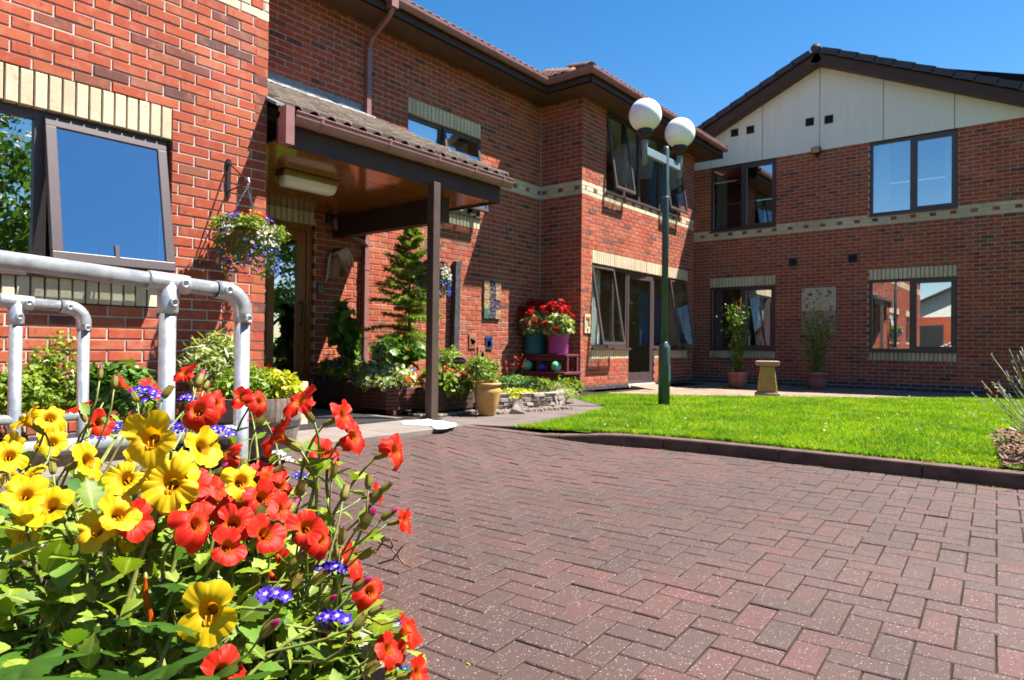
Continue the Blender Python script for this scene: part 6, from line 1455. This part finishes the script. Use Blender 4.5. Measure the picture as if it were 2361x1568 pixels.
for k, (x, y, h, rad, lab) in enumerate(((4.2, -9.5, 7.2, 2.0, 'dark leafy tree reflected in the left pane of the near window'), (-1.5, -12.0, 7.5, 2.6, 'added broad tree behind the viewer, blocking skylight left of the drive'), (14.3, -10.0, 8.0, 2.6, 'tall tree reflected in the glass of the wooden door'), (10.0, -12.5, 7.5, 2.6, 'added broad tree behind the viewer, blocking skylight across the drive'), (19.0, -9.0, 8.5, 2.8, 'added tall tree blocking skylight beyond the right end of the lawn'))): make_tree(x, y, h, rad, 100+k, lab)
op_ = thing('opposite_building', (-13, 1, -.42), 'brick wing with white gable behind the viewer, reflected in the gable windows', 'building')
MB().box((-20, -6, -.42), (-12.5, 7.6, 2.6)).build('wall', 'red_brick', op_)
MB().add([(-12.52, -6, 2.6), (-12.52, 7.6, 2.6), (-12.52, .8, 5.9), (-20, -6, 2.6), (-20, 7.6, 2.6), (-20, .8, 5.9)], [(0,1,2), (5,4,3), (0,3,4,1)]).build('gable_board', 'white_board', op_)
rf_ = MB()
slope(rf_, [(-12.1, -6.5, 2.45), (-12.1, .8, 6.0), (-20, .8, 6.0), (-20, -6.5, 2.45)], .1); slope(rf_, [(-12.1, .8, 6.0), (-12.1, 8.1, 2.45), (-20, 8.1, 2.45), (-20, .8, 6.0)], .1); rf_.build('roof', 'gable_tile', op_)
for y0 in (-4.2, -1.2, 1.9, 4.8):
    MB().box((-12.52, y0, .75), (-12.46, y0+1.5, 2.15)).build('window', 'bronze_frame', op_); MB().box((-12.46, y0+.07, .82), (-12.45, y0+1.43, 2.08)).build('pane', 'window_glass', op_)

# ================================================================== FOREGROUND BARREL OF FLOWERS
FC = Vector((.31, .86, 0)); half_barrel(Vector((.31, .86, float(zdrive(.31, .86)))), .315, .52, 'half barrel planter under the foreground flowers')
ROOT_Z = .30
# --- templates
def toothed_leaf(L=1.0, W=.72, teeth=6, fold=.16, droop=.22, seed_=0):
    r = random.Random(seed_); up_, lo_ = [], []
    for i in range(teeth*2+1):
        s = i/(teeth*2); w = W/2*math.sin(min(1, s*1.06+.02)*math.pi)**.75*(1-.18*s)
        if i % 2: w *= 1.12
        else: w *= .86
        if i == teeth*2: w = 0
        x = s*L+(.035 if i % 2 else 0); up_.append((x, w)); lo_.append((x, -w))
    vs = []; 
    for x, w in up_: vs.append((x, w*r.uniform(.95, 1.05), fold*abs(w)-droop*x*x+.02*r.gauss(0, 1)*abs(w)))
    for x, w in lo_[:-1]: vs.append((x, w*r.uniform(.95, 1.05), fold*abs(w)-droop*x*x+.02*r.gauss(0, 1)*abs(w)))
    n = len(up_); mid0 = len(vs)
    for x, w in up_[:-1]: vs.append((x*.98, 0, -droop*x*x-.012))
    fs = []
    for i in range(n-1):
        m0 = mid0+i; m1 = mid0+i+1 if i < n-2 else n-1
        fs.append((m0, m1, i+1, i) if i < n-2 else (m0, n-1, i)); lo0 = n+i
        if i < n-2: fs.append((m1, m0, lo0, lo0+1))
        else: fs.append((n-1, m0, lo0))
    return vs, fs
def palmate_leaf(seed_=0):
    r = random.Random(seed_); n = 5*12; vs = [(0, 0, -.02)]; ring = []
    for i in range(n+1):
        a = -2.6+5.2*i/n; lob = .5+.5*math.cos((i/n*5-.5)*2*math.pi); rad = (.62+.38*lob**.75)*(1-.14*abs(a)/2.6)*(1+.030*math.cos(i*math.pi)); ring.append((a, lob, rad))
    S = (.28, .55, .8, 1.0); tilt = r.uniform(-.12, .12)
    for s in S:
        for a, lob, rad in ring:
            q = s*rad; vs.append((q*math.cos(a), q*math.sin(a), .10*s*(lob-.45)*s-.16*q*q+.05*q*math.sin(2*a+seed_)+tilt*q*math.cos(a)+(.05*s**3*math.sin(a*6+seed_*2))))
    k = n+1; fs = [(0, 1+i, 2+i) for i in range(n)]
    for m_ in range(3): fs += [(1+m_*k+i, 1+(m_+1)*k+i, 2+(m_+1)*k+i, 2+m_*k+i) for i in range(n)]
    return vs, fs
def vein_of(tmpl): return [1.0 if abs(v[1]) < 1e-6 else 0.0 for v in tmpl[0]]
def leaf_mesh(tm, mat): return MB().add(*tm).mesh('leaf', mat, True, vein_of(tm))
leaf_me = [leaf_mesh(toothed_leaf(seed_=s, W=.62+.05*s, droop=.12+.07*s, fold=.10+.07*s), 'leaf_light') for s in range(4)]
leaf_me2 = [MB().add(*toothed_leaf(seed_=s+9, W=.66, droop=.2+.06*s, fold=.14)).mesh('leaf', 'leaf_mid', True) for s in range(3)]
palm_me = [MB().add(*palmate_leaf(s)).mesh('leaf', 'leaf_dark', True) for s in range(3)]
def frame(axis, up=Vector((0, 0, 1)), roll=0.0):
    z = Vector(axis).normalized(); x = up-z*up.dot(z)
    x = x.normalized() if x.length > 1e-4 else z.orthogonal().normalized()
    y = z.cross(x); c_, s_ = math.cos(roll), math.sin(roll); x2 = x*c_+y*s_; y2 = z.cross(x2)
    return x2, y2, z
def monkeyflower(seed_, mat):
    """flared two-lipped trumpet, local z = facing, x = up; unit = overall width 1"""
    r = random.Random(seed_); na, nr_ = 60, 9; vs = []; rad = []
    cents = [(.62, .52, 1.0), (-.62, .52, 1.0), (2.15, .50, .92), (-2.15, .50, .92), (math.pi, .50, 1.05)]
    cents = [(a+r.gauss(0, .10), w, h*r.uniform(.82, 1.12)) for a, w, h in cents]; cup = r.uniform(.4, 1.5); wav = r.uniform(.6, 1.7)
    ph = [r.uniform(0, 6.28) for _ in range(5)]
    for j in range(nr_):
        s = j/(nr_-1)
        for i in range(na):
            a = 2*math.pi*i/na-math.pi; best = 0; which = 0
            for q, (ca, w, h) in enumerate(cents):
                dlt = math.atan2(math.sin(a-ca), math.cos(a-ca)); v = h*max(0, 1-abs(dlt/ .79)**2.6)
                if v > best: best, which = v, q
            edge = .20+.31*best**.6
            if s < .35:
                q = s/.35; R = .085+.085*q**1.3; z = -.22*(1-q)**1.0-.02
            else:
                q = (s-.35)/.65; R = .17+(edge-.17)*q; curl = .17 if which < 2 else -.02
                z = -.02+.13*q-.25*cup*q*q*(.8+.5*math.sin(ph[which]))+curl*q*q*.3+.034*wav*q*q*math.sin(a*7+ph[which])+.020*wav*q*math.sin(a*19+ph[(which+1) % 5])
                if which >= 2: z += .05*q
            vs.append((R*math.cos(a)*(1 if s < .35 else 1.02), R*math.sin(a), z)); rad.append(max(0, (s-.12)/.88))
    fs = [(j*na+i, j*na+(i+1) % na, (j+1)*na+(i+1) % na, (j+1)*na+i) for j in range(nr_-1) for i in range(na)]
    b0 = len(vs); vs.append((0, 0, -.25)); rad.append(.05); fs += [(i, b0, b0, (i+1) % na) for i in range(0)]
    cap = [(i, (i+1) % na, b0) for i in range(na)]
    # two palate ridges on the lower lip
    for sg in (-1, 1):
        b0 = len(vs)
        for q in range(6):
            s = q/5; x = -.06-.16*s
            for k in range(4): vs.append((x, sg*(.045-.01*s)+(.018*(1-s*.6))*math.cos(k*1.57), -.02+.012*s+.05*math.sin(s*math.pi)*.6+(.018*(1-s*.6))*math.sin(k*1.57))); rad.append(.12)
        fs += [(b0+4*q+k, b0+4*q+(k+1) % 4, b0+4*q+4+(k+1) % 4, b0+4*q+4+k) for q in range(5) for k in range(4)]
    tri = cap+[t for q in fs for t in ((q[0], q[1], q[2]), (q[0], q[2], q[3]))]
    me = npmesh('flower', vs, tri, mat, False, None, rad, True); return me
def calyx_mesh(seed_):
    vs = []; rad = []; n = 20
    for j, (z, R) in enumerate(((-1.0, .02), (-.97, .10), (-.75, .165), (-.45, .175), (-.18, .15), (0, .135))):
        for i in range(n):
            a = 2*math.pi*i/n; rib = 1+.13*math.cos(5*a); zz = z+(.16*max(0, math.cos(5*a)) if j == 5 else 0); vs.append((R*rib*math.cos(a), R*rib*math.sin(a), zz)); rad.append(.2+.16*j)
    fs = [(j*n+i, j*n+(i+1) % n, (j+1)*n+(i+1) % n, (j+1)*n+i) for j in range(5) for i in range(n)]
    return npmesh('calyx', vs, fs, 'calyx', False, None, rad, True)
FL = {'y': [monkeyflower(s, 'petal_yellow') for s in range(8)], 'r': [monkeyflower(s+20, 'petal_red') for s in range(8)], 'o': [monkeyflower(41, 'petal_orange')]}
CAL = calyx_mesh(0)
# --- flowers: photo place, width there, true width, facing (right, up, toward the viewer)
Ylist = [(345,1008,126,.054,(.05,.25,1)), (392,1112,122,.055,(.1,.35,1)), (300,1208,116,.053,(.15,.2,1)), (55,1222,116,.054,(-.1,.1,1)), (480,1410,140,.056,(.05,.2,1)), (55,968,78,.050,(-.6,.7,.5)), (115,962,74,.048,(.6,.7,.5)), (22,1035,76,.050,(-.2,.6,.8)), (120,1018,70,.047,(.5,.6,.5)), (205,1062,92,.052,(1,.35,.15)), (468,1030,98,.052,(.9,.5,.35)), (268,1112,80,.048,(-.5,.3,.8)), (62,1096,84,.050,(-.3,.8,.4)), (18,1090,70,.05,(-.7,.4,.6)), (285,1168,86,.050,(-.7,.4,.6)), (650,1450,80,.046,(.5,-.2,.5)), (430,1065,70,.048,(.3,.8,.3)), (190,1130,60,.045,(.6,.6,.2))]
Rlist = [(455,947,82,.046,(.05,.45,.9)), (425,860,58,.044,(-.2,.8,.6)), (345,897,56,.044,(.6,.6,.1)), (285,882,52,.044,(.5,.5,-.3)), (180,938,54,.042,(-.3,.9,.2)), (230,975,64,.044,(.8,.2,.3)), (502,928,64,.046,(.9,.5,.2)), (556,918,56,.044,(-.1,.6,.9)), (600,925,60,.044,(.8,.5,.3)), (690,926,92,.050,(-.35,.75,.5)), (640,1006,94,.050,(-.6,.55,.45)), (793,958,80,.046,(.95,.45,.2)), (815,1005,78,.046,(.9,.5,.45)), (742,1042,70,.044,(.5,.6,.6)), (912,1040,82,.046,(.95,.35,.35)), (460,1142,86,.048,(-.25,.5,.8)), (562,1120,82,.047,(.1,.3,1)), (552,1182,98,.050,(.35,.15,1)), (868,1137,52,.042,(.9,.3,.0)), (935,1200,64,.044,(1,.25,.15)), (640,1312,90,.048,(.05,.2,1)), (775,1450,84,.047,(.1,.25,1)), (898,1508,84,.047,(.15,.05,1)), (945,1460,66,.044,(1,.1,.25)), (526,1046,66,.044,(-.5,.5,.6)), (700,1500,46,.042,(.2,-.6,.5)), (760,1060,52,.042,(.7,.2,.6)), (590,955,46,.042,(-.6,.6,.2)), (330,1345,40,.04,(.3,.2,.8))]
def facing(f): return (RGT*f[0]+UPV*f[1]-FWD*f[2]).normalized()
mfl = []
def mplant(name, root, label, cat='flowers'): return dict(t=thing(name, root, label, cat, 'monkey flower plants in the foreground barrel'), root=Vector(root), stems=MB(), pods=[])
def rp_(dx, dy): return Vector((FC.x+dx, FC.y+dy, ROOT_Z))
PY = [mplant('yellow_monkeyflower', rp_(-.16, .10), 'yellow monkey flowers at the left edge of the foreground barrel'), mplant('yellow_monkeyflower', rp_(-.04, -.03), 'yellow monkey flowers in the middle of the foreground barrel'), mplant('yellow_monkeyflower', rp_(.0, -.17), 'yellow monkey flower lowest and nearest in the foreground barrel')]
PR = [mplant('red_monkeyflower', rp_(.02, .20), 'red monkey flowers at the back of the foreground barrel by the post'), mplant('red_monkeyflower', rp_(.17, .06), 'red monkey flowers reaching highest over the paving'), mplant('red_monkeyflower', rp_(.10, -.07), 'red monkey flowers in the middle of the foreground barrel'), mplant('red_monkeyflower', rp_(.20, -.10), 'red monkey flowers hanging lowest over the right barrel side')]
def place_flower(x, y, wpx, wm, fc, kind, pl, k):
    d = wm*FPX/wpx; pos = pd(x, y, d); f = facing(fc); X_, Y_, Z_ = frame(f, UPV, rng.gauss(0, .15)); s = wm*1.04
    M4 = Matrix((X_*s, Y_*s, Z_*s)).transposed().to_4x4(); M4.translation = pos
    fo = link('flower', FL[kind][k % len(FL[kind])], pl['t'], M4)
    # calyx behind the tube
    cl = wm*.50; base = pos-Z_*wm*.22; M5 = Matrix((X_*cl, Y_*cl, Z_*cl)).transposed().to_4x4(); M5.translation = base
    link('calyx', CAL, pl['t'], M5)
    return base-Z_*cl*1.0
def route(pl, tip, out, rad=.0022):
    a = pl['root']+Vector((rng.gauss(0, .04), rng.gauss(0, .04), 0)); b = tip; c1 = a.lerp(b, .4)+Vector((0, 0, .10)); c2 = b-out*.05-Vector((0, 0, .03))
    pts = []
    for s in np.linspace(0, 1, 10):
        pts.append(a*(1-s)**3+c1*3*s*(1-s)**2+c2*3*s*s*(1-s)+b*s**3)
    pl['stems'].tube(pts, [rad*(1.5-.8*s) for s in np.linspace(0, 1, 10)], 7); return pts
LEAFPOS = []   # (position, direction, size, plant)
for lst, plants, kd in ((Ylist, PY, 'y'), (Rlist, PR, 'r')):
    for k, (x, y, wpx, wm, fc) in enumerate(lst):
        pos = pd(x, y, wm*FPX/wpx); pl = min(plants, key=lambda q: (Vector((q['root'].x, q['root'].y, 0))-Vector((pos.x, pos.y, 0))).length+ (abs(pos.z-.47)*.0))
        tip = place_flower(x, y, wpx, wm, fc, 'o' if (x, y) == (330, 1345) else kd, pl, k); pts = route(pl, tip, facing(fc))
        for i in (4, 6, 7):
            tdir = (pts[i+1]-pts[i-1]).normalized()
            for sg in (-1, 1):
                sd = tdir.orthogonal().normalized(); sd = Matrix.Rotation(rng.uniform(0, 6.28), 3, tdir) @ sd
                LEAFPOS.append((pts[i], sd+tdir*.5+Vector((0, 0, .15)), rng.uniform(.022, .04), pl, 0))
# further blooms scattered over the whole mound
def mound_point(a, q, lift): return Vector((FC.x+math.cos(a)*q*.385, FC.y+math.sin(a)*q*.385, .56-.24*q**2.2+lift))
k = 0
while k < 34:
    a = rng.uniform(0, 6.28); q = math.sqrt(rng.uniform(.04, 1.0)); pos = mound_point(a, q, rng.uniform(.015, .065)-(.12*rng.random() if q > .85 else 0)); d_ = pos-CP
    sc_p = screen(pos)
    if sc_p is None or d_.length < .5 or math.cos(a)*d_.x+math.sin(a)*d_.y > .25 or not inframe(pos): continue
    out = Vector((math.cos(a)*q, math.sin(a)*q, .0)); f = (out*.9+Vector((rng.gauss(0, .35), rng.gauss(0, .35), .45))-FWD*.45+SUN_TO*.3).normalized()
    yel = rng.random() < (.66 if sc_p[0] < 430 else .12); plants = PY if yel else PR; wm = rng.uniform(.036, .046)
    pl = min(plants, key=lambda p: (p['root']-Vector((pos.x, pos.y, p['root'].z))).length); X_, Y_, Z_ = frame(f, UPV, rng.gauss(0, .3)); s_ = wm*1.04
    M4 = Matrix((X_*s_, Y_*s_, Z_*s_)).transposed().to_4x4(); M4.translation = pos; link('flower', FL['y' if yel else 'r'][k % 8], pl['t'], M4)
    cl = wm*.5; M5 = Matrix((X_*cl, Y_*cl, Z_*cl)).transposed().to_4x4(); M5.translation = pos-Z_*wm*.22; link('calyx', CAL, pl['t'], M5)
    route(pl, pos-Z_*wm*.7, f); k += 1
# empty calyces and buds on side shoots
pods = [(680,1162,'b'), (715,1185,'p'), (850,1095,'p'), (800,1120,'p'), (880,1130,'p'), (765,1380,'b'), (843,1340,'b'), (630,1440,'b'), (515,1078,'b'), (610,1165,'p'), (720,1250,'p'), (790,1220,'p'), (860,1270,'p'), (880,1400,'p'), (810,1180,'p'), (700,1280,'p'), (570,1260,'p'), (520,1290,'p'), (495,1225,'p'), (690,1330,'p'), (840,1420,'p'), (870,1465,'p'), (740,965,'p'), (770,1070,'p'), (900,1115,'p'), (232,852,'b'), (265,868,'p'), (305,905,'b'), (465,865,'b'), (395,890,'p'), (480,880,'p'), (610,960,'p'), (700,1110,'p'), (650,1075,'p'), (560,1060,'p'), (590,1085,'b'), (325,1290,'p'), (210,1105,'p'), (160,1150,'p'), (420,1180,'p'), (120,1070,'p'), (240,1180,'p'), (90,1150,'p'), (700,1395,'p'), (560,1480,'p'), (750,1320,'p'), (855,1185,'b'), (928,1130,'p'), (905,1180,'b'), (640,1230,'b'), (590,1330,'p'), (640,1385,'p'), (500,1500,'p'), (870,1530,'p')]
budm = npmesh('bud', *(lambda V, F: (V, F))(*(lambda m_: (np.array(m_.v), [f for f in m_.f if len(f) == 4]))(MB().lathe([(.02, 0), (.13, .15), (.16, .4), (.14, .62), (.05, .78), (.01, .8)], (0, 0, 0), 12))), 'petal_pink', False, None, np.tile(.8, 72), True)
for x, y, kd in pods:
    if kd == 'p' and rng.random() < .30: continue
    d = .62+.30*max(0, min(1, (1500-y)/600))+rng.uniform(-.04, .04); pos = pd(x, y, d); pl = min(PY+PR, key=lambda q: (Vector((q['root'].x, q['root'].y, 0))-Vector((pos.x, pos.y, 0))).length)
    away = (pos-Vector((FC.x, FC.y, .35))).normalized(); ax_ = (away+Vector((rng.gauss(0, .4), rng.gauss(0, .4), .35))).normalized(); X_, Y_, Z_ = frame(ax_); s = rng.uniform(.016, .023)
    M4 = Matrix((X_*s*1.35, Y_*s*1.35, Z_*s*.92)).transposed().to_4x4(); M4.translation = pos; link('calyx', CAL, pl['t'], M4)
    if kd == 'b':
        M5 = Matrix((X_*s, Y_*s, Z_*s)).transposed().to_4x4(); M5.translation = pos-Z_*s*.35; link('bud', budm, pl['t'], M5)
    pts = route(pl, pos-Z_*s, Z_, .0015); LEAFPOS.append((pts[7], Z_+Vector((rng.gauss(0, .7), rng.gauss(0, .7), 0)), rng.uniform(.018, .03), pl, 0))
# filling leaves of the mound
k = 0
while k < 2100:
    a = rng.uniform(0, 6.28); q = math.sqrt(rng.random()); zt = .56-.24*q**2.2
    x, y = FC.x+math.cos(a)*q*.365, FC.y+math.sin(a)*q*.365; z = rng.uniform(max(.20, zt-.14), zt) if q < .8 else rng.uniform(.14, zt)
    if (Vector((x, y, z))-CP).length < .47: continue
    out = Vector((math.cos(a)*q, math.sin(a)*q, .45)); pl = min(PY+PR, key=lambda p: (Vector((p['root'].x, p['root'].y, 0))-Vector((x, y, 0))).length)
    LEAFPOS.append((Vector((x, y, z)), out+Vector((rng.gauss(0, .6), rng.gauss(0, .6), rng.gauss(0, .3))), rng.uniform(.024, .043), pl, 0 if rng.random() < .78 else 1)); k += 1
# nearest 290 leaves are pieces of their own, the rest one mass per plant
def leaf_matrix(p, d, s):
    x = d.normalized(); n_ = (Vector((0, 0, 1))+SUN_TO*.5+Vector((rng.gauss(0, .35), rng.gauss(0, .35), 0))); n_ = n_-x*n_.dot(x); n_ = n_.normalized() if n_.length > 1e-3 else x.orthogonal().normalized(); y = n_.cross(x)
    M4 = Matrix((x*s, y*s, n_*s)).transposed().to_4x4(); M4.translation = p; return M4
order = sorted(range(len(LEAFPOS)), key=lambda i: ((LEAFPOS[i][0]-CP).length if inframe(LEAFPOS[i][0]) else 9)/LEAFPOS[i][2]); near = set(order[:420])
mass = {}
tmpls = [toothed_leaf(seed_=s, W=.64, teeth=4, droop=.15+.06*s, fold=.14) for s in range(3)]
for i, (p, d, s, pl, dk) in enumerate(LEAFPOS):
    M4 = leaf_matrix(p, d, s)
    if i in near: link('leaf', (leaf_me2 if dk else leaf_me)[i % 3], pl['t'], M4)
    else:
        key = (id(pl), dk)
        if key not in mass: mass[key] = (pl, MB())
        tv, tf = tmpls[i % 3]; mass[key][1].add([M4 @ Vector(v) for v in tv], tf, rng.random())
for (pid, dk), (pl, mb) in mass.items(): tag(mb.build('foliage', 'leaf_mid' if dk else 'leaf_light', pl['t'], True), kind='stuff')
for pl in PY+PR: pl['stems'].build('stem', 'stem', pl['t'], True)
# dark ivy-leaved geranium, lower left
ge = thing('ivy_geranium', rp_(-.12, -.16), 'dark glossy lobed geranium leaves at the lower left', 'plant'); gs = MB()
for (x, y, s, d) in ((230,1500,.075,.60),(120,1470,.070,.62),(400,1440,.062,.60),(395,1530,.070,.54),(60,1530,.072,.52),(190,1385,.050,.66),(400,1345,.058,.66),(510,1540,.058,.58),(300,1560,.075,.52),(150,1560,.08,.50),(10,1455,.07,.62),(30,1380,.06,.68),(330,1430,.055,.64),(560,1560,.055,.56),(270,1440,.05,.66),(460,1480,.05,.62),(100,1330,.05,.72),(20,1300,.06,.74),(450,1560,.06,.54),(5,1560,.07,.5)):
    p = pd(x, y, d); M4 = leaf_matrix(p, (RGT*rng.gauss(0, .7)-FWD*.5+Vector((0, 0, .12))), s*.50); link('leaf', palm_me[rng.randrange(3)], ge, M4)
    r0 = rp_(-.10+rng.gauss(0, .05), -.12+rng.gauss(0, .05)); gs.tube([r0, r0.lerp(p, .5)+Vector((0, 0, -.015)), p-Vector((0, 0, .006))], [.003, .0024, .0018], 6)
gs.build('stem', 'stem', ge, True)
# verbena heads, lobelia, petunia, alyssum
def floret(me_name, mat, seed_):
    r = random.Random(seed_); vs = [(0, 0, 0)]; rad = [0]; n = 25
    for s in (.45, 1.0):
        for i in range(n):
            a = 2*math.pi*i/n; lob = abs(math.cos(2.5*a)); R = s*.5*(.35+.65*lob**.6); vs.append((R*math.cos(a), R*math.sin(a), .10*s*s+.05*r.gauss(0, 1)*s)); rad.append(s*.9)
    fs = [(0, 1+i, 1+(i+1) % n) for i in range(n)]; fs2 = [(1+i, 1+n+i, 1+n+(i+1) % n, 1+(i+1) % n) for i in range(n)]
    fs = [(a, b, c) for a, b, c in fs]+[t for q in fs2 for t in ((q[0], q[1], q[2]), (q[0], q[2], q[3]))]
    return npmesh(me_name, vs, fs, mat, False, None, rad)
fv = [floret('floret', 'petal_violet', s) for s in range(3)]; fb = [floret('floret', 'petal_blue', s+5) for s in range(3)]; fw_ = [floret('floret', 'petal_white', s+8) for s in range(2)]
def head(pl, x, y, wpx, wm, n, mesh, fs_=.013, dome=.5):
    d = wm*FPX/wpx; c = pd(x, y, d)
    for k in range(n):
        a = k*2.4; q = math.sqrt((k+.5)/n); off = RGT*math.cos(a)*q*wm*.46+(UPV*.45-FWD*.5)*math.sin(a)*q*wm*.40+Vector((0, 0, dome*wm*.35*(1-q*q))); f = (off*14+Vector((0, 0, .7))-FWD*.5).normalized(); X_, Y_, Z_ = frame(f, UPV, rng.uniform(0, 6)); s = fs_*rng.uniform(.85, 1.15)
        M4 = Matrix((X_*s, Y_*s, Z_*s)).transposed().to_4x4(); M4.translation = c+off; link('floret', mesh[k % len(mesh)], pl['t'], M4)
    tube_top = c-Vector((0, 0, .012)); pts = [pl['root'].lerp(tube_top, s)+Vector((0, 0, .04*math.sin(s*3.14))) for s in np.linspace(0, 1, 6)]; pl['stems'].tube(pts, .0016, 6); return c
def oplant(name, root, label): return dict(t=thing(name, root, label, 'flowers', 'small flowers in the foreground barrel'), root=Vector(root), stems=MB())
v1 = oplant('violet_verbena', rp_(-.02, .16), 'violet verbena heads among the red flowers by the nearer handrail post'); v2 = oplant('violet_verbena', rp_(-.06, .10), 'dark violet verbena heads left of the nearer handrail post')
head(v1, 332, 912, 78, .050, 16, fv); head(v1, 440, 995, 92, .058, 20, fv); head(v1, 505, 1000, 70, .048, 14, fv); head(v1, 432, 922, 40, .028, 6, fv); head(v2, 268, 990, 62, .044, 12, fv); head(v2, 395, 985, 50, .036, 9, fv); head(v2, 225, 1010, 30, .03, 6, fv)
l1 = oplant('blue_lobelia', rp_(.13, -.02), 'pale blue lobelia behind the red flowers at the right'); l2 = oplant('blue_lobelia', rp_(.21, -.12), 'blue lobelia at the lower right corner of the barrel'); l3 = oplant('blue_lobelia', rp_(-.10, -.10), 'deep blue lobelia in the shade at the lower left')
for (x, y, n) in ((690,1098,8), (710,1118,7), (650,1110,5), (630,1150,3)): head(l1, x, y, 38, .030, n, fb, .011, .2)
for (x, y, n) in ((862,1478,6), (890,1556,8), (850,1520,5), (910,1440,3), (925,1545,6), (880,1500,4)): head(l2, x, y, 44, .032, n, fb, .012, .2)
for (x, y, n) in ((245,1312,7), (270,1320,6), (60,1440,5), (30,1480,6), (180,1250,4), (205,1335,4), (110,1400,4)): head(l3, x, y, 48, .032, n, fb, .013, .2)
al = oplant('white_alyssum', rp_(.05, .02), 'tiny white alyssum flowers deep among the foreground stems')
for (x, y) in ((430,1125), (640,1045), (660,1060), (700,1065), (225,1230), (410,1260), (250,1255), (170,1240), (80,1255), (480,1265), (500,1190), (590,1230)): head(al, x, y, 34, .028, 6, fw_, .010, .2)
for _ in range(9):
    a = rng.uniform(2.4, 5.6); q = rng.uniform(.3, 1.0); p_ = mound_point(a, q, .03); q_ = screen(p_)
    if q_ and inframe(p_): head(v2 if q_[0] < 300 else v1, q_[0], q_[1], .036*FPX/q_[2], .036, 9, fv)
for pl in (v1, v2, l1, l2, l3, al): pl['stems'].build('stem', 'stem', pl['t'], True)
# fine ferny lobelia foliage
for pl, c_, n in ((l2, rp_(.235, -.15)+Vector((0, 0, -.06)), 900), (l1, rp_(.12, 0)+Vector((0, 0, .12)), 500), (l3, rp_(-.12, -.14)+Vector((0, 0, .06)), 800)):
    p_, d_ = shell(n, c_, (.10, .10, .10), .2, -.8); leaves('foliage', p_, .018, NARROW, 'leaf_dark', pl['t'], d_)
pt = thing('purple_petunia', rp_(-.2, .02), 'purple and white petunia at the left edge of the foreground', 'flowers')
def petunia(seed_):
    na, nj = 50, 8; vs = []; rad = []
    for j in range(nj):
        s = j/(nj-1)
        for i in range(na):
            a = 2*math.pi*i/na
            if s < .4: R, z = .05+.10*(s/.4)**1.5, -.55*(1-s/.4)
            else:
                q = (s-.4)/.6; R = .15+(.36+.05*math.cos(5*a))*q; z = .06*q-.12*q*q+.05*q*q*math.sin(10*a+1)
            vs.append((R*math.cos(a), R*math.sin(a), z)); rad.append(max(0, (s-.2)/.8)*(1.0 if (math.cos(5*a) < .35 or s < .9) else 1.0))
    fs = [(j*na+i, j*na+(i+1) % na, (j+1)*na+(i+1) % na, (j+1)*na+i) for j in range(nj-1) for i in range(na)]
    return npmesh('flower', vs, fs, 'petal_purple', False, None, rad, True)
pm = petunia(0)
for (x, y, wpx, fc) in ((58,1136,92,(.15,.95,.15)), (8,1180,70,(-.4,.6,.6))):
    pos = pd(x, y, .060*FPX/wpx); X_, Y_, Z_ = frame(facing(fc), UPV); M4 = Matrix((X_*.062, Y_*.062, Z_*.062)).transposed().to_4x4(); M4.translation = pos; link('flower', pm, pt, M4)
    MB().tube([rp_(-.18, .03), rp_(-.18, .03).lerp(pos, .6), pos-Z_*.034], [.003, .0025, .003], 6).build('stem', 'stem', pt, True)
# withered bloom
wb = pd(335, 1375, .64); PYt = PY[2]['t']
mb = MB(); mb.tube([wb+UPV*.018, wb, wb-UPV*.012+RGT*.004, wb-UPV*.028+RGT*.006], [.001, .003, .002, .004], 7); mb.build('withered_flower', 'petal_orange', PYt)
# long bare seed stems over the paving at the right
ss = MB()
for pts in (((870,1250),(900,1262),(930,1300),(948,1308)), ((872,1300),(905,1290),(925,1262),(942,1248)), ((868,1270),(885,1245),(900,1240),(905,1262)), ((840,1420),(880,1440),(920,1430),(945,1395))):
    ss.tube([pd(x, y, .78) for x, y in pts], .0011, 5)
ss.build('seed_stem', 'stem_red', PR[3]['t'], True)

# ------------------------------------------------------------------ reflectance trim: every surface measured against the sunlit brick
KEEP = {'white_board', 'globe_opal', 'window_glass', 'clear_glass', 'lamp_tube', 'galvanised', 'curtain', 'white_plastic', 'steel_bright', 'cream_brick', 'mortar', 'gutter_plastic'}
for nm, mt in MATS.items():
    if nm in KEEP: continue
    k = 0.74 if nm.startswith('petal') else 0.97 if nm == 'red_brick' else 0.85
    nt = mt.node_tree
    for nd in list(nt.nodes):
        sock = nd.inputs.get('Base Color') if nd.type == 'BSDF_PRINCIPLED' else nd.inputs[0] if nd.type == 'BSDF_TRANSLUCENT' else None
        if sock is None: continue
        if sock.is_linked:
            src = sock.links[0].from_socket; nt.links.new(mixc(nt, 1.0, src, (k, k, k), 'MULTIPLY'), sock)
        else:
            c = sock.default_value; sock.default_value = (c[0]*k, c[1]*k, c[2]*k, 1)
